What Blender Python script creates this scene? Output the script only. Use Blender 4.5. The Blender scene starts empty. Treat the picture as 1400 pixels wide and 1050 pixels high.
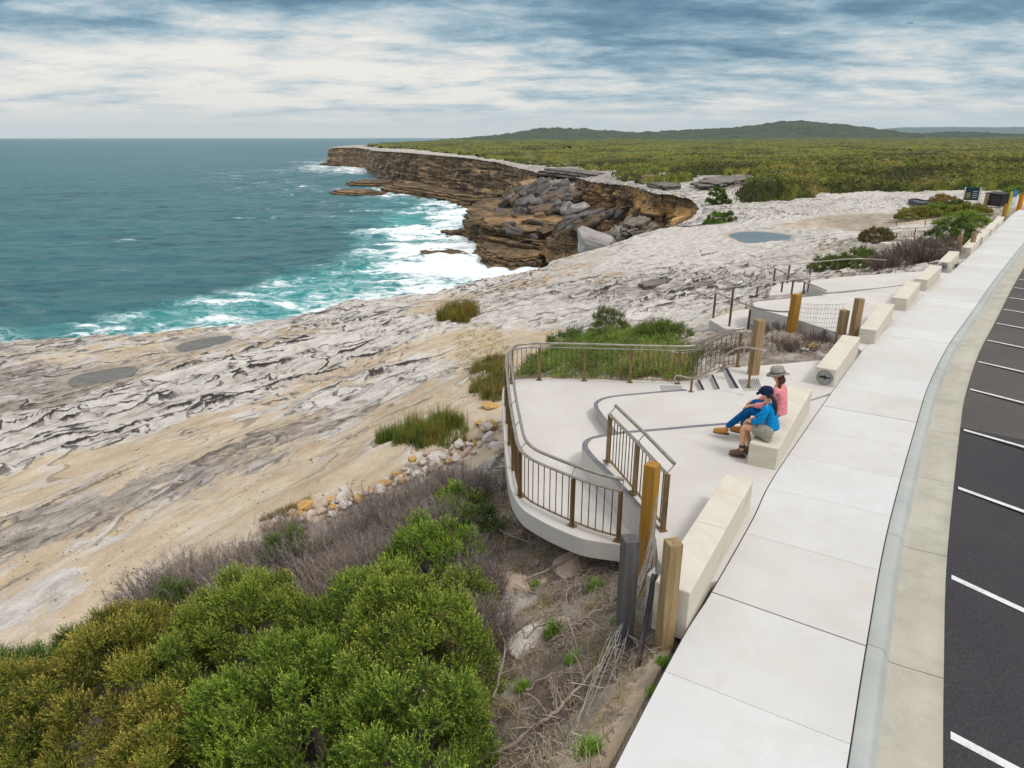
import bpy, bmesh, math, random
import numpy as np
from mathutils import Vector, Matrix

random.seed(7)
RNG = np.random.default_rng(7)
SC = bpy.context.scene
COL = SC.collection
R = math.radians

# ------------------------------------------------------------------ camera frame
CAM_H = 5.0
FPX = 700 / math.tan(R(73.7 / 2))
PITCH = math.atan((525 - 187.0) / FPX)

def ray(px, py):
    a = (px - 700) / FPX
    b = -(py - 525) / FPX
    return (a, math.cos(PITCH) + b * math.sin(PITCH), -math.sin(PITCH) + b * math.cos(PITCH))

def at(px, py, z=0.0):
    """ground position that the photograph shows at a pixel, for a known height"""
    d = ray(px, py)
    t = (z - CAM_H) / d[2]
    return Vector((d[0] * t, d[1] * t, z))

def zpath(y):
    """height of the footpath: level near, falling gently further along"""
    if y < 8: return 0.0
    if y < 60: return -0.035 * (y - 8) * min(1.0, (y - 8) / 4 + 0.2)
    return -1.82

def atp(px, py, dz=0.0):
    z = 0.0
    for _ in range(40):
        p = at(px, py, z + dz)
        z = 0.5 * z + 0.5 * zpath(p.y)
    return p

def polar(px, py, z):
    p = at(px, py, z)
    return math.atan2(p.x, p.y), math.log(math.hypot(p.x, p.y))

# ------------------------------------------------------------------ numpy noise
def _h(ix, iy, seed):
    n = (ix.astype(np.int64) * 374761393 + iy.astype(np.int64) * 668265263 + seed * 1274126177) & 0xffffffff
    n = ((n ^ (n >> 13)) * 1274126177) & 0xffffffff
    return ((n ^ (n >> 16)) & 0xffff) / 65535.0

def perlin(x, y, seed=0):
    x = np.asarray(x, float); y = np.asarray(y, float)
    x0 = np.floor(x); y0 = np.floor(y)
    fx = x - x0; fy = y - y0
    u = fx * fx * fx * (fx * (fx * 6 - 15) + 10); v = fy * fy * fy * (fy * (fy * 6 - 15) + 10)
    def g(dx, dy):
        a = _h(x0 + dx, y0 + dy, seed) * 2 * np.pi
        return np.cos(a) * (fx - dx) + np.sin(a) * (fy - dy)
    n0 = g(0, 0) * (1 - u) + g(1, 0) * u
    n1 = g(0, 1) * (1 - u) + g(1, 1) * u
    return (n0 * (1 - v) + n1 * v) * 1.5

def fbm(x, y, oct=4, seed=0, gain=0.5):
    s = 0; a = 1; t = 0
    for i in range(oct):
        s = s + a * perlin(np.asarray(x) * 2 ** i + 17.3 * i, np.asarray(y) * 2 ** i - 9.1 * i, seed + i)
        t += a; a *= gain
    return s / t * 1.3

def worley(x, y, seed=0):
    x = np.asarray(x, float); y = np.asarray(y, float)
    x0 = np.floor(x); y0 = np.floor(y)
    f1 = np.full(x.shape, 9.0); f2 = np.full(x.shape, 9.0); cid = np.zeros(x.shape)
    for dx in (-1, 0, 1):
        for dy in (-1, 0, 1):
            cx = x0 + dx; cy = y0 + dy
            px = cx + _h(cx, cy, seed); py = cy + _h(cx, cy, seed + 5)
            d = np.hypot(px - x, py - y)
            c = _h(cx, cy, seed + 9)
            new = d < f1
            f2 = np.where(new, f1, np.minimum(f2, d))
            cid = np.where(new, c, cid)
            f1 = np.where(new, d, f1)
    return f1, f2, cid

def sstep(a, b, x):
    t = np.clip((x - a) / (b - a), 0, 1)
    return t * t * (3 - 2 * t)

def lerp(a, b, t): return a + (b - a) * t

class TPS:
    def __init__(self, pts, vals, lam=1e-4):
        P = np.array(pts, float); V = np.array(vals, float)
        if V.ndim == 1: V = V[:, None]
        n = len(P)
        d = np.linalg.norm(P[:, None] - P[None], axis=2)
        K = self.k(d) + lam * np.eye(n)
        A = np.zeros((n + 3, n + 3)); A[:n, :n] = K
        A[:n, n] = 1; A[:n, n + 1:] = P; A[n:, :n] = A[:n, n:].T
        b = np.zeros((n + 3, V.shape[1])); b[:n] = V
        self.w = np.linalg.solve(A, b); self.P = P
    @staticmethod
    def k(d): return np.where(d > 1e-9, d * d * np.log(np.maximum(d, 1e-9)), 0)
    def __call__(self, x, y):
        x = np.asarray(x, float); sh = x.shape; x = x.ravel(); y = np.asarray(y, float).ravel()
        n = len(self.P); w = self.w
        out = w[n] + x[:, None] * w[n + 1] + y[:, None] * w[n + 2]
        for i in range(n):
            d = np.hypot(x - self.P[i, 0], y - self.P[i, 1])
            out += self.k(d)[:, None] * w[i]
        return out.reshape(sh + (w.shape[1],)) if w.shape[1] > 1 else out.reshape(sh)

def idw(pts, vals, x, y, p=3):
    P = np.array(pts, float); V = np.array(vals, float)
    num = np.zeros(x.shape + (V.shape[1],)); den = np.zeros(x.shape)
    for i in range(len(P)):
        d2 = (x - P[i, 0]) ** 2 + (y - P[i, 1]) ** 2 + 1e-5
        w = d2 ** (-p / 2)
        num += w[..., None] * V[i]; den += w
    return num / den[..., None]

def poly_sd(x, y, poly):
    """signed distance to a closed polygon, negative inside"""
    P = np.array(poly, float); Q = np.roll(P, -1, axis=0)
    d = np.full(x.shape, 1e18); ins = np.zeros(x.shape, bool)
    for (ax, ay), (bx, by) in zip(P, Q):
        ex, ey = bx - ax, by - ay
        t = np.clip(((x - ax) * ex + (y - ay) * ey) / (ex * ex + ey * ey + 1e-12), 0, 1)
        d = np.minimum(d, (x - ax - t * ex) ** 2 + (y - ay - t * ey) ** 2)
        c = (ay > y) != (by > y)
        with np.errstate(divide='ignore', invalid='ignore'):
            xi = ax + (y - ay) * ex / (ey if ey != 0 else 1e-12)
        ins ^= c & (x < xi)
    d = np.sqrt(d)
    return np.where(ins, -d, d)

def s2l(c):
    c = np.asarray(c, float) / 255.0
    return np.where(c <= 0.04045, c / 12.92, ((c + 0.055) / 1.055) ** 2.4)

def alb(r, g, b, k=0.80):
    """surface colour of something that shows as this colour under the open sky"""
    return tuple(s2l((r, g, b)) * k)

# ------------------------------------------------------------------ objects and tags
def tag(o, label=None, cat=None, group=None, kind=None):
    if label: o['label'] = label
    if cat: o['category'] = cat
    if group: o['group'] = group
    if kind: o['kind'] = kind
    return o

def link(o, parent=None):
    COL.objects.link(o)
    if parent is not None: o.parent = parent
    return o

def empty(name, loc, label, cat, group=None, rz=0):
    o = bpy.data.objects.new(name, None)
    o.empty_display_size = 0.2
    link(o); o.location = loc; o.rotation_euler.z = rz
    return tag(o, label, cat, group)

def np_mesh(name, verts, faces, mats, parent=None, cols=None, smooth=True, fattr=None, origin=None, midx=None):
    """verts (n,3), faces (m,k) numpy; cols per-vertex rgb"""
    v = np.asarray(verts, np.float32).copy(); f = np.asarray(faces, np.int32)
    if origin is not None: v -= np.array(origin, np.float32)
    me = bpy.data.meshes.new(name)
    k = f.shape[1]
    me.vertices.add(len(v)); me.vertices.foreach_set('co', v.ravel())
    me.loops.add(f.size); me.loops.foreach_set('vertex_index', f.ravel())
    me.polygons.add(len(f))
    me.polygons.foreach_set('loop_start', np.arange(0, f.size, k, dtype=np.int32))
    if smooth: me.polygons.foreach_set('use_smooth', np.ones(len(f), bool))
    if midx is not None: me.polygons.foreach_set('material_index', np.asarray(midx, np.int32))
    me.update(calc_edges=True)
    if cols is not None:
        a = me.color_attributes.new('Col', 'FLOAT_COLOR', 'POINT')
        c = np.ones((len(v), 4), np.float32); c[:, :3] = cols
        a.data.foreach_set('color', c.ravel())
    if fattr:
        for key, val in fattr.items():
            a = me.attributes.new(key, 'FLOAT', 'POINT'); a.data.foreach_set('value', np.asarray(val, np.float32).ravel())
    for m in (mats if isinstance(mats, (list, tuple)) else [mats]): me.materials.append(m)
    o = bpy.data.objects.new(name, me)
    if origin is not None: o.location = origin
    return link(o, parent)

class MB:
    """collects shapes for one mesh object"""
    def __init__(self): self.v = []; self.f = []; self.m = []; self.s = []
    def add(self, vs, fs, mi=0, smooth=False):
        b = len(self.v); self.v += [tuple(p) for p in vs]
        for f in fs: self.f.append([i + b for i in f]); self.m.append(mi); self.s.append(smooth)
        return self
    def box(self, c, size, ax=(1, 0, 0), up=(0, 0, 1), mi=0, bev=0.0):
        ax = Vector(ax).normalized(); up = Vector(up).normalized(); ay = up.cross(ax).normalized(); up = ax.cross(ay)
        c = Vector(c); hx, hy, hz = (s / 2 for s in size)
        if bev <= 0:
            P = [c + ax * (hx * i) + ay * (hy * j) + up * (hz * k) for k in (-1, 1) for j in (-1, 1) for i in (-1, 1)]
            return self.add(P, [(0, 2, 3, 1), (4, 5, 7, 6), (0, 1, 5, 4), (2, 6, 7, 3), (0, 4, 6, 2), (1, 3, 7, 5)], mi)
        bm = bmesh.new(); bmesh.ops.create_cube(bm, size=1)
        for v in bm.verts: v.co = Vector((v.co.x * size[0], v.co.y * size[1], v.co.z * size[2]))
        bmesh.ops.bevel(bm, geom=list(bm.edges), offset=bev, segments=2, affect='EDGES', profile=0.5)
        bm.verts.index_update()
        P = [c + ax * v.co.x + ay * v.co.y + up * v.co.z for v in bm.verts]
        F = [[v.index for v in f.verts] for f in bm.faces]
        bm.free()
        return self.add(P, F, mi)
    def tube(self, path, r, n=8, mi=0, cap=True, smooth=True):
        path = [Vector(p) for p in path]
        if len(path) < 2: return self
        rs = r if isinstance(r, (list, tuple)) else [r] * len(path)
        T = []
        for i in range(len(path)):
            a = path[max(i - 1, 0)]; b = path[min(i + 1, len(path) - 1)]
            t = (b - a); T.append(t.normalized() if t.length > 1e-9 else Vector((0, 0, 1)))
        ref = Vector((0, 0, 1)) if abs(T[0].z) < 0.9 else Vector((1, 0, 0))
        nx = T[0].cross(ref).normalized()
        V = []; F = []
        for i, p in enumerate(path):
            nx = (nx - T[i] * nx.dot(T[i])).normalized(); ny = T[i].cross(nx)
            for k in range(n):
                a = 2 * math.pi * k / n
                V.append(p + nx * (math.cos(a) * rs[i]) + ny * (math.sin(a) * rs[i]))
        for i in range(len(path) - 1):
            for k in range(n):
                a = i * n + k; b = i * n + (k + 1) % n
                F.append((a, b, b + n, a + n))
        self.add(V, F, mi, smooth)
        if cap:
            e = len(path) - 1
            self.add(V[:n], [tuple(range(n))[::-1]], mi); self.add(V[e * n:], [tuple(range(n))], mi)
        return self
    def bar(self, a, b, w, h, mi=0, up=(0, 0, 1)):
        a = Vector(a); b = Vector(b); d = b - a
        u = Vector(up)
        if abs(d.normalized().dot(u)) > 0.98: u = Vector((1, 0, 0))
        u = (u - d.normalized() * u.dot(d.normalized())).normalized()
        return self.box((a + b) / 2, (d.length, w, h), ax=d, up=u, mi=mi)
    def prism(self, poly, z0, z1, mi=0, top_mi=None):
        """poly list of (x,y) counter-clockwise; z may be numbers or functions of (x,y)"""
        fz0 = z0 if callable(z0) else (lambda x, y: z0); fz1 = z1 if callable(z1) else (lambda x, y: z1)
        P = [(p[0], p[1]) for p in poly]
        area = sum(P[i][0] * P[(i + 1) % len(P)][1] - P[(i + 1) % len(P)][0] * P[i][1] for i in range(len(P)))
        if area < 0: P = P[::-1]
        n = len(P)
        V = [(x, y, fz0(x, y)) for x, y in P] + [(x, y, fz1(x, y)) for x, y in P]
        self.add(V, [(i, (i + 1) % n, n + (i + 1) % n, n + i) for i in range(n)], mi)
        self.add(V, [tuple(range(n))[::-1]], mi)
        self.add(V, [tuple(range(n, 2 * n))], mi if top_mi is None else top_mi)
        return self
    def slab(self, poly, z0, zf, mi=0, cell=0.35):
        """solid with a finely divided top that follows zf(x, y)"""
        bm = bmesh.new()
        vs = [bm.verts.new((p[0], p[1], 0)) for p in poly]
        f = bm.faces.new(vs); f.normal_update()
        if f.normal.z < 0: f.normal_flip()
        bmesh.ops.triangulate(bm, faces=[f], quad_method='BEAUTY', ngon_method='EAR_CLIP')
        for _ in range(8):
            long = [e for e in bm.edges if e.calc_length() > cell]
            if not long: break
            bmesh.ops.subdivide_edges(bm, edges=long, cuts=1)
            bmesh.ops.triangulate(bm, faces=[q for q in bm.faces if len(q.verts) > 3])
        bm.verts.index_update()
        V = [(v.co.x, v.co.y, zf(v.co.x, v.co.y)) for v in bm.verts]
        self.add(V, [[v.index for v in q.verts] for q in bm.faces], mi, False)
        for e in bm.edges:
            if len(e.link_faces) == 1:
                l = e.link_loops[0]; a, b = l.vert, l.link_loop_next.vert
                A = V[a.index]; B = V[b.index]
                self.add([A, B, (B[0], B[1], z0), (A[0], A[1], z0)], [(1, 0, 3, 2)], mi)
        bm.free(); return self
    def build(self, name, mats, parent=None, origin=None, bevel=0.0, weld=True):
        me = bpy.data.meshes.new(name)
        o0 = Vector(origin) if origin is not None else Vector((0, 0, 0))
        me.from_pydata([tuple(Vector(p) - o0) for p in self.v], [], self.f)
        for m in (mats if isinstance(mats, (list, tuple)) else [mats]): me.materials.append(m)
        me.polygons.foreach_set('material_index', self.m); me.polygons.foreach_set('use_smooth', self.s)
        if bevel > 0:
            bm = bmesh.new(); bm.from_mesh(me)
            bmesh.ops.remove_doubles(bm, verts=bm.verts, dist=1e-4)
            bmesh.ops.bevel(bm, geom=[e for e in bm.edges if len(e.link_faces) == 2 and e.calc_face_angle(0) > 0.5], offset=bevel, segments=2, affect='EDGES', profile=0.5)
            bm.to_mesh(me); bm.free()
        me.update()
        o = bpy.data.objects.new(name, me)
        if origin is not None: o.location = origin
        return link(o, parent)

def smooth_line(pts, n=8, closed=False):
    """Catmull-Rom through points"""
    P = [Vector(p) for p in pts]; out = []
    m = len(P); last = m if closed else m - 1
    for i in range(last):
        if closed: p0, p1, p2, p3 = P[(i - 1) % m], P[i], P[(i + 1) % m], P[(i + 2) % m]
        else: p0, p1, p2, p3 = P[max(i - 1, 0)], P[i], P[i + 1], P[min(i + 2, m - 1)]
        for k in range(n):
            t = k / n
            out.append(0.5 * ((2 * p1) + (p2 - p0) * t + (2 * p0 - 5 * p1 + 4 * p2 - p3) * t * t + (3 * p1 - p0 - 3 * p2 + p3) * t ** 3))
    if not closed: out.append(P[-1])
    return out

def resample(path, step):
    path = [Vector(p) for p in path]
    L = [0]
    for a, b in zip(path, path[1:]): L.append(L[-1] + (b - a).length)
    n = max(1, round(L[-1] / step)); out = []; j = 0
    for i in range(n + 1):
        s = L[-1] * i / n
        while j < len(path) - 2 and L[j + 1] < s: j += 1
        seg = L[j + 1] - L[j]
        out.append(path[j].lerp(path[j + 1], (s - L[j]) / seg if seg > 1e-9 else 0))
    return out

def offset_line(path, d):
    """shift a plan line sideways; positive to the right of travel"""
    out = []
    for i, p in enumerate(path):
        a = path[max(i - 1, 0)]; b = path[min(i + 1, len(path) - 1)]
        t = Vector((b.x - a.x, b.y - a.y, 0)).normalized()
        out.append(Vector((p.x + t.y * d, p.y - t.x * d, p.z)))
    return out

# ------------------------------------------------------------------ materials
class NT:
    def __init__(self, name):
        self.m = bpy.data.materials.new(name); self.m.use_nodes = True
        self.t = self.m.node_tree; self.n = self.t.nodes; self.l = self.t.links
        self.b = self.n['Principled BSDF']
    def node(self, typ, **kw):
        x = self.n.new(typ)
        for k, v in kw.items():
            if k.startswith('in_'): x.inputs[k[3:].replace('_', ' ')].default_value = v
            else: setattr(x, k, v)
        return x
    def link(self, a, b): self.l.new(a, b); return b
    def noise(self, scale, detail=4, rough=0.55, vec=None, dist=0.0, stretch=None):
        if vec is None: vec = self.coord()
        if stretch is not None:
            mp = self.node('ShaderNodeMapping'); mp.inputs['Scale'].default_value = stretch
            self.link(vec, mp.inputs[0]); vec = mp.outputs[0]
        x = self.node('ShaderNodeTexNoise'); x.inputs['Scale'].default_value = scale
        x.inputs['Detail'].default_value = detail; x.inputs['Roughness'].default_value = rough; x.inputs['Distortion'].default_value = dist
        self.link(vec, x.inputs['Vector']); return x.outputs['Fac']
    def coord(self):
        if not hasattr(self, '_c'): self._c = self.node('ShaderNodeTexCoord').outputs['Object']
        return self._c
    def ramp(self, fac, stops):
        x = self.node('ShaderNodeValToRGB'); e = x.color_ramp.elements
        while len(e) < len(stops): e.new(0.5)
        for i, (p, c) in enumerate(stops): e[i].position = p; e[i].color = (*c, 1) if len(c) == 3 else c
        self.link(fac, x.inputs[0]); return x.outputs[0]
    def mix(self, fac, a, b, mode='MIX'):
        x = self.node('ShaderNodeMix', data_type='RGBA', blend_type=mode)
        for s, v in ((x.inputs[0], fac), (x.inputs[6], a), (x.inputs[7], b)):
            if isinstance(v, (int, float)): s.default_value = v
            elif isinstance(v, tuple): s.default_value = (*v, 1) if len(v) == 3 else v
            else: self.link(v, s)
        return x.outputs[2]
    def math(self, op, a, b=0.0, c=None, clamp=False):
        x = self.node('ShaderNodeMath', operation=op); x.use_clamp = clamp
        for i, v in enumerate((a, b) if c is None else (a, b, c)):
            if isinstance(v, (int, float)): x.inputs[i].default_value = v
            else: self.link(v, x.inputs[i])
        return x.outputs[0]
    def mrange(self, v, a, b, lo=0.0, hi=1.0):
        x = self.node('ShaderNodeMapRange'); x.interpolation_type = 'SMOOTHSTEP'
        self.link(v, x.inputs[0])
        for i, q in enumerate((a, b, lo, hi)): x.inputs[i + 1].default_value = q
        return x.outputs[0]
    def attr(self, name, fac=False):
        x = self.node('ShaderNodeAttribute'); x.attribute_name = name
        return x.outputs['Fac' if fac else 'Color']
    def bump(self, h, strength=0.3, dist=0.02, normal=None):
        x = self.node('ShaderNodeBump'); x.inputs['Strength'].default_value = strength; x.inputs['Distance'].default_value = dist
        self.link(h, x.inputs['Height'])
        if normal is not None: self.link(normal, x.inputs['Normal'])
        return x.outputs[0]
    def done(self, color=None, rough=0.8, normal=None, spec=0.3, metal=0.0):
        b = self.b
        if color is not None:
            if isinstance(color, tuple): b.inputs['Base Color'].default_value = (*color[:3], 1)
            else: self.link(color, b.inputs['Base Color'])
        if isinstance(rough, (int, float)): b.inputs['Roughness'].default_value = rough
        else: self.link(rough, b.inputs['Roughness'])
        if normal is not None: self.link(normal, b.inputs['Normal'])
        b.inputs['Specular IOR Level'].default_value = spec; b.inputs['Metallic'].default_value = metal
        return self.m

def mottled(name, c1, c2, scale=3.0, rough=0.8, bump=0.15, fine=60.0, spec=0.25, metal=0.0, stretch=None, c3=None, dist=0.01):
    t = NT(name)
    n = t.noise(scale, 6, 0.62, stretch=stretch)
    stops = [(0.3, c1), (0.7, c2)] if c3 is None else [(0.28, c1), (0.52, c2), (0.72, c3)]
    col = t.ramp(n, stops)
    f = t.noise(fine, 3, 0.6)
    col = t.mix(0.35, col, t.ramp(f, [(0.25, (0.45, 0.45, 0.45)), (0.75, (1, 1, 1))]), 'MULTIPLY')
    return t.done(col, rough, t.bump(f, bump, dist) if bump else None, spec, metal)
# ------------------------------------------------------------------ camera, sky, sun
cam = bpy.data.cameras.new('camera'); cam.sensor_fit = 'HORIZONTAL'; cam.angle = R(73.7)
cam.clip_start = 0.1; cam.clip_end = 80000
co = bpy.data.objects.new('camera', cam); COL.objects.link(co)
co.location = (0, 0, CAM_H); co.rotation_euler = (math.pi / 2 - PITCH, 0, 0)
SC.camera = co
SC.view_settings.view_transform = 'Standard'; SC.view_settings.look = 'None'
SC.view_settings.exposure = 0.0; SC.view_settings.gamma = 1.0
SC.cycles.use_denoising = True
SC.cycles.max_bounces = 6; SC.cycles.diffuse_bounces = 3; SC.cycles.transparent_max_bounces = 8

SUN_EL, SUN_AZ = 56, 128      # azimuth measured clockwise from +Y
def build_world():
    w = bpy.data.worlds.new('World'); SC.world = w; w.use_nodes = True
    t = w.node_tree; n = t.nodes; l = t.links
    bg = n['Background']; bg.inputs['Strength'].default_value = 0.1
    def N(typ, **kw):
        x = n.new(typ)
        for k, v in kw.items(): setattr(x, k, v)
        return x
    def M(op, a, b=0.0, c=0.0, clamp=False):
        x = N('ShaderNodeMath', operation=op); x.use_clamp = clamp
        for i, v in enumerate((a, b, c)):
            if isinstance(v, (int, float)): x.inputs[i].default_value = v
            else: l.new(v, x.inputs[i])
        return x.outputs[0]
    def MR(v, a, b, lo, hi):
        x = N('ShaderNodeMapRange', interpolation_type='SMOOTHSTEP'); l.new(v, x.inputs[0])
        for i, q in enumerate((a, b, lo, hi)): x.inputs[i + 1].default_value = q
        return x.outputs[0]
    sky = N('ShaderNodeTexSky', sky_type='NISHITA'); sky.sun_disc = False
    sky.sun_elevation = R(SUN_EL); sky.sun_rotation = R(SUN_AZ); sky.altitude = 30; sky.dust_density = 2
    tc = N('ShaderNodeTexCoord'); sep = N('ShaderNodeSeparateXYZ'); l.new(tc.outputs['Generated'], sep.inputs[0])
    z = M('MAXIMUM', sep.outputs[2], 0.0)
    inv = M('DIVIDE', 1.0, M('ADD', z, 0.12))
    cb = N('ShaderNodeCombineXYZ'); l.new(M('MULTIPLY', sep.outputs[0], inv), cb.inputs[0]); l.new(M('MULTIPLY', sep.outputs[1], inv), cb.inputs[1])
    def noise(scale, detail, rough, off, stretch=(1, 1, 1), dist=0.0):
        mp = N('ShaderNodeMapping'); mp.inputs['Location'].default_value = off; mp.inputs['Scale'].default_value = stretch
        l.new(cb.outputs[0], mp.inputs[0])
        x = N('ShaderNodeTexNoise'); x.inputs['Scale'].default_value = scale; x.inputs['Detail'].default_value = detail
        x.inputs['Roughness'].default_value = rough; x.inputs['Distortion'].default_value = dist
        l.new(mp.outputs[0], x.inputs['Vector']); return x.outputs['Fac']
    big = noise(0.62, 3, 0.5, (3.1, 1.2, 0), (0.7, 1.0, 1), 0.2)
    med = noise(1.7, 8, 0.58, (0.4, 7.7, 0), (0.85, 1.15, 1), 0.2)
    fine = noise(5.6, 11, 0.74, (5.5, 2.0, 0), (0.9, 1.2, 1), 0.15)
    # brightness of the cloud deck: darker overhead rolls, a bright gap at mid height, plain pale band at the horizon
    bias = M('ADD', MR(z, 0.015, 0.075, -0.02, 0.10), MR(z, 0.075, 0.165, 0.0, -0.36))
    # the bright opening over the sea
    bias = M('ADD', bias, M('MULTIPLY', MR(sep.outputs[0], 0.30, -0.5, 0.0, 0.20), MR(z, 0.12, 0.07, 0.0, 1.0)))
    v = M('ADD', M('MULTIPLY', M('SUBTRACT', big, 0.5), 1.1), M('MULTIPLY', M('SUBTRACT', med, 0.5), 1.5))
    v = M('ADD', v, M('MULTIPLY', M('SUBTRACT', fine, 0.5), 0.62))
    v = M('ADD', M('MULTIPLY', v, MR(z, 0.004, 0.05, 0.25, 0.85)), M('ADD', bias, 0.575))
    rp = N('ShaderNodeValToRGB'); e = rp.color_ramp.elements
    stops = [(0.10, (78, 116, 144)), (0.30, (110, 146, 168)), (0.46, (152, 180, 196)), (0.60, (194, 208, 214)), (0.74, (228, 229, 226)), (0.88, (246, 242, 234))]
    while len(e) < len(stops): e.new(0.5)
    for i, (p, c) in enumerate(stops): e[i].position = p; e[i].color = (*s2l(c), 1)
    l.new(v, rp.inputs[0])
    hz = N('ShaderNodeMix', data_type='RGBA'); l.new(MR(z, 0.0, 0.045, 0.85, 0.0), hz.inputs[0])
    l.new(rp.outputs[0], hz.inputs[6]); hz.inputs[7].default_value = (*s2l((240, 240, 232)), 1)
    # above the frame the overcast brightens towards the zenith
    up = N('ShaderNodeMix', data_type='RGBA'); l.new(MR(z, 0.22, 0.5, 0.0, 1.0), up.inputs[0])
    l.new(hz.outputs[2], up.inputs[6]); up.inputs[7].default_value = (0.86, 0.88, 0.90, 1)
    sc = N('ShaderNodeVectorMath', operation='SCALE'); l.new(up.outputs[2], sc.inputs[0])
    l.new(M('MULTIPLY', MR(z, 0.2, 0.9, 1.0, 1.35), 10.0), sc.inputs['Scale'])
    mx = N('ShaderNodeMix', data_type='RGBA'); mx.inputs[0].default_value = 0.96
    l.new(sky.outputs[0], mx.inputs[6]); l.new(sc.outputs[0], mx.inputs[7])
    l.new(mx.outputs[2], bg.inputs['Color'])
build_world()
sun = bpy.data.lights.new('sun', 'SUN'); sun.energy = 1.75; sun.angle = R(14); sun.color = (1.0, 0.95, 0.88)
so = bpy.data.objects.new('sun', sun); COL.objects.link(so)
so.rotation_euler = (R(90 - SUN_EL), 0, R(180 - SUN_AZ)); so.location = (20, -20, 60)

# ------------------------------------------------------------------ the lie of the land
SEA = -28.0
HP = []     # (azimuth, ln range, height)
def hp(px, py, z): a, r = polar(px, py, z); HP.append((a, r, z))
for q in [(935, 875, -.22), (900, 905, -.25), (850, 890, -.5), (760, 800, -1.35), (700, 720, -1.7), (640, 700, -2.0),
          (690, 590, -1.9), (640, 560, -2.1), (560, 650, -2.35), (350, 745, -2.9), (650, 900, -1.7), (650, 1050, -1.5), (780, 950, -.95), (800, 1050, -.35),
          (400, 1050, -2.6), (0, 1050, -4.0), (-250, 1050, -4.6), (0, 900, -4.1), (200, 850, -3.5), (0, 800, -4.5), (0, 700, -5.1), (200, 650, -4.4), (400, 600, -3.7),
          (0, 600, -5.6), (300, 520, -5.3), (0, 485, -6.8), (150, 500, -6.3), (300, 452, -6.6), (450, 430, -6.4), (520, 500, -4.7),
          (600, 480, -4.1), (640, 450, -4.1), (620, 405, -6.0), (700, 440, -3.9), (740, 375, -5.8), (850, 380, -4.4), (900, 330, -5.1),
          (-250, 600, -6), (-250, 480, -7), (-250, 800, -5),
          (960, 310, -4.9), (800, 430, -3.2), (850, 455, -2.5), (940, 465, -1.6), (1000, 480, -1.0), (1050, 470, -.8), (900, 512, -1.1),
          (760, 505, -1.7), (700, 505, -2.3), (1000, 400, -2.7), (1040, 325, -4.1), (1100, 350, -3.1), (1200, 300, -3.5), (1150, 280, -3.9), (1050, 300, -4.3),
          (1200, 340, -2.3), (1260, 330, -2.0), (1300, 312, -2.1), (1300, 280, -2.8), (1380, 272, -2.3), (1060, 420, -1.3), (1130, 470, -.75), (990, 440, -1.9),
          (860, 800, -.9), (790, 770, -1.35), (1240, 265, -3.2), (1100, 262, -4), (740, 229, -9), (790, 230, -8.6), (700, 225, -7), (560, 209, -6), (460, 204, -8.5), (600, 205, -6), (500, 200, -6),
          (1000, 230, -5), (1300, 230, -4), (1000, 204, -5), (1300, 204, -4), (800, 207, -6), (1500, 230, -4), (1500, 270, -2.5), (1500, 205, -4), (945, 290, -5), (900, 268, -5), (700, 196.5, -6), (1000, 196.5, -5), (1350, 196.5, -4), (1600, 196.5, -4),
          ]: hp(*q)
for q in [(948, 272, -5), (880, 258, -5.5), (862, 254, -6.5), (838, 253, -8), (812, 249, -9), (790, 243, -10), (760, 239, -10.5), (735, 237, -10.5), (712, 235, -10.5),
          (600, 208.5, -6), (640, 213, -6.3), (690, 221, -6.9), (735, 225, -7.8), (790, 228.5, -8.2), (835, 234, -7.8), (842, 243, -7.6), (862, 249, -6.5), (905, 257, -5), (932, 249, -5), (960, 241, -5), (1030, 241, -5), (1020, 251, -4.8), (1003, 264, -4.5), (1000, 277, -4.4), (1050, 279, -4.2), (1150, 266, -3.9), (1200, 262.5, -3.6), (1285, 261, -3), (1340, 262, -2.7), (1400, 262, -2.4), (900, 239, -5.3), (985, 229, -5), (1240, 228, -4.2), (1100, 240, -4.5)]: hp(*q)
for q in [(841, 1050), (972, 812), (1060, 650), (1145, 525), (1193, 467), (1247, 418), (1288, 382), (1329, 345), (1370, 307)]:
    p = atp(*q); HP.append((math.atan2(p.x, p.y), math.log(p.length if False else math.hypot(p.x, p.y)), p.z - 0.22))
for q in [(1157, 1050), (1270, 525), (1400, 330), (1400, 700), (1400, 1000), (1400, 420)]:
    p = atp(*q); HP.append((math.atan2(p.x, p.y), math.log(math.hypot(p.x, p.y)), p.z - 0.45))
for x, y, z in [(0, 2.0, -.6), (-2, 2.5, -2.2), (2, 1.5, -.35), (4, 1, -.4), (-6, 3, -4.2), (-12, 0.5, -5), (10, 1, -.45), (30, 10, -.5), (60, 40, -1.2), (80, 80, -2.5), (-40, 10, -7.5), (20, -3, -.4), (-10, -6, -4.5)]:
    HP.append((math.atan2(x, y), math.log(math.hypot(x, y)), z))
_tps = TPS([(a, r * 0.8) for a, r, z in HP], [z for a, r, z in HP], 2e-3)

_TA = np.linspace(-2.0, 2.0, 800); _TR = np.linspace(math.log(1.2), math.log(1500), 700)
_TZ = np.clip(_tps(*np.meshgrid(_TA, _TR * 0.8)), -11.2, 0)
def base_z(x, y):
    x = np.asarray(x, float); y = np.asarray(y, float)
    a = (np.clip(np.arctan2(x, y), -1.999, 1.999) - _TA[0]) / (_TA[1] - _TA[0])
    r = (np.clip(np.log(np.maximum(np.hypot(x, y), 1e-6)), _TR[0] + 1e-6, _TR[-1] - 1e-6) - _TR[0]) / (_TR[1] - _TR[0])
    i = a.astype(int); j = r.astype(int); fa = a - i; fr = r - j
    return (_TZ[j, i] * (1 - fa) + _TZ[j, i + 1] * fa) * (1 - fr) + (_TZ[j + 1, i] * (1 - fa) + _TZ[j + 1, i + 1] * fa) * fr

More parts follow.
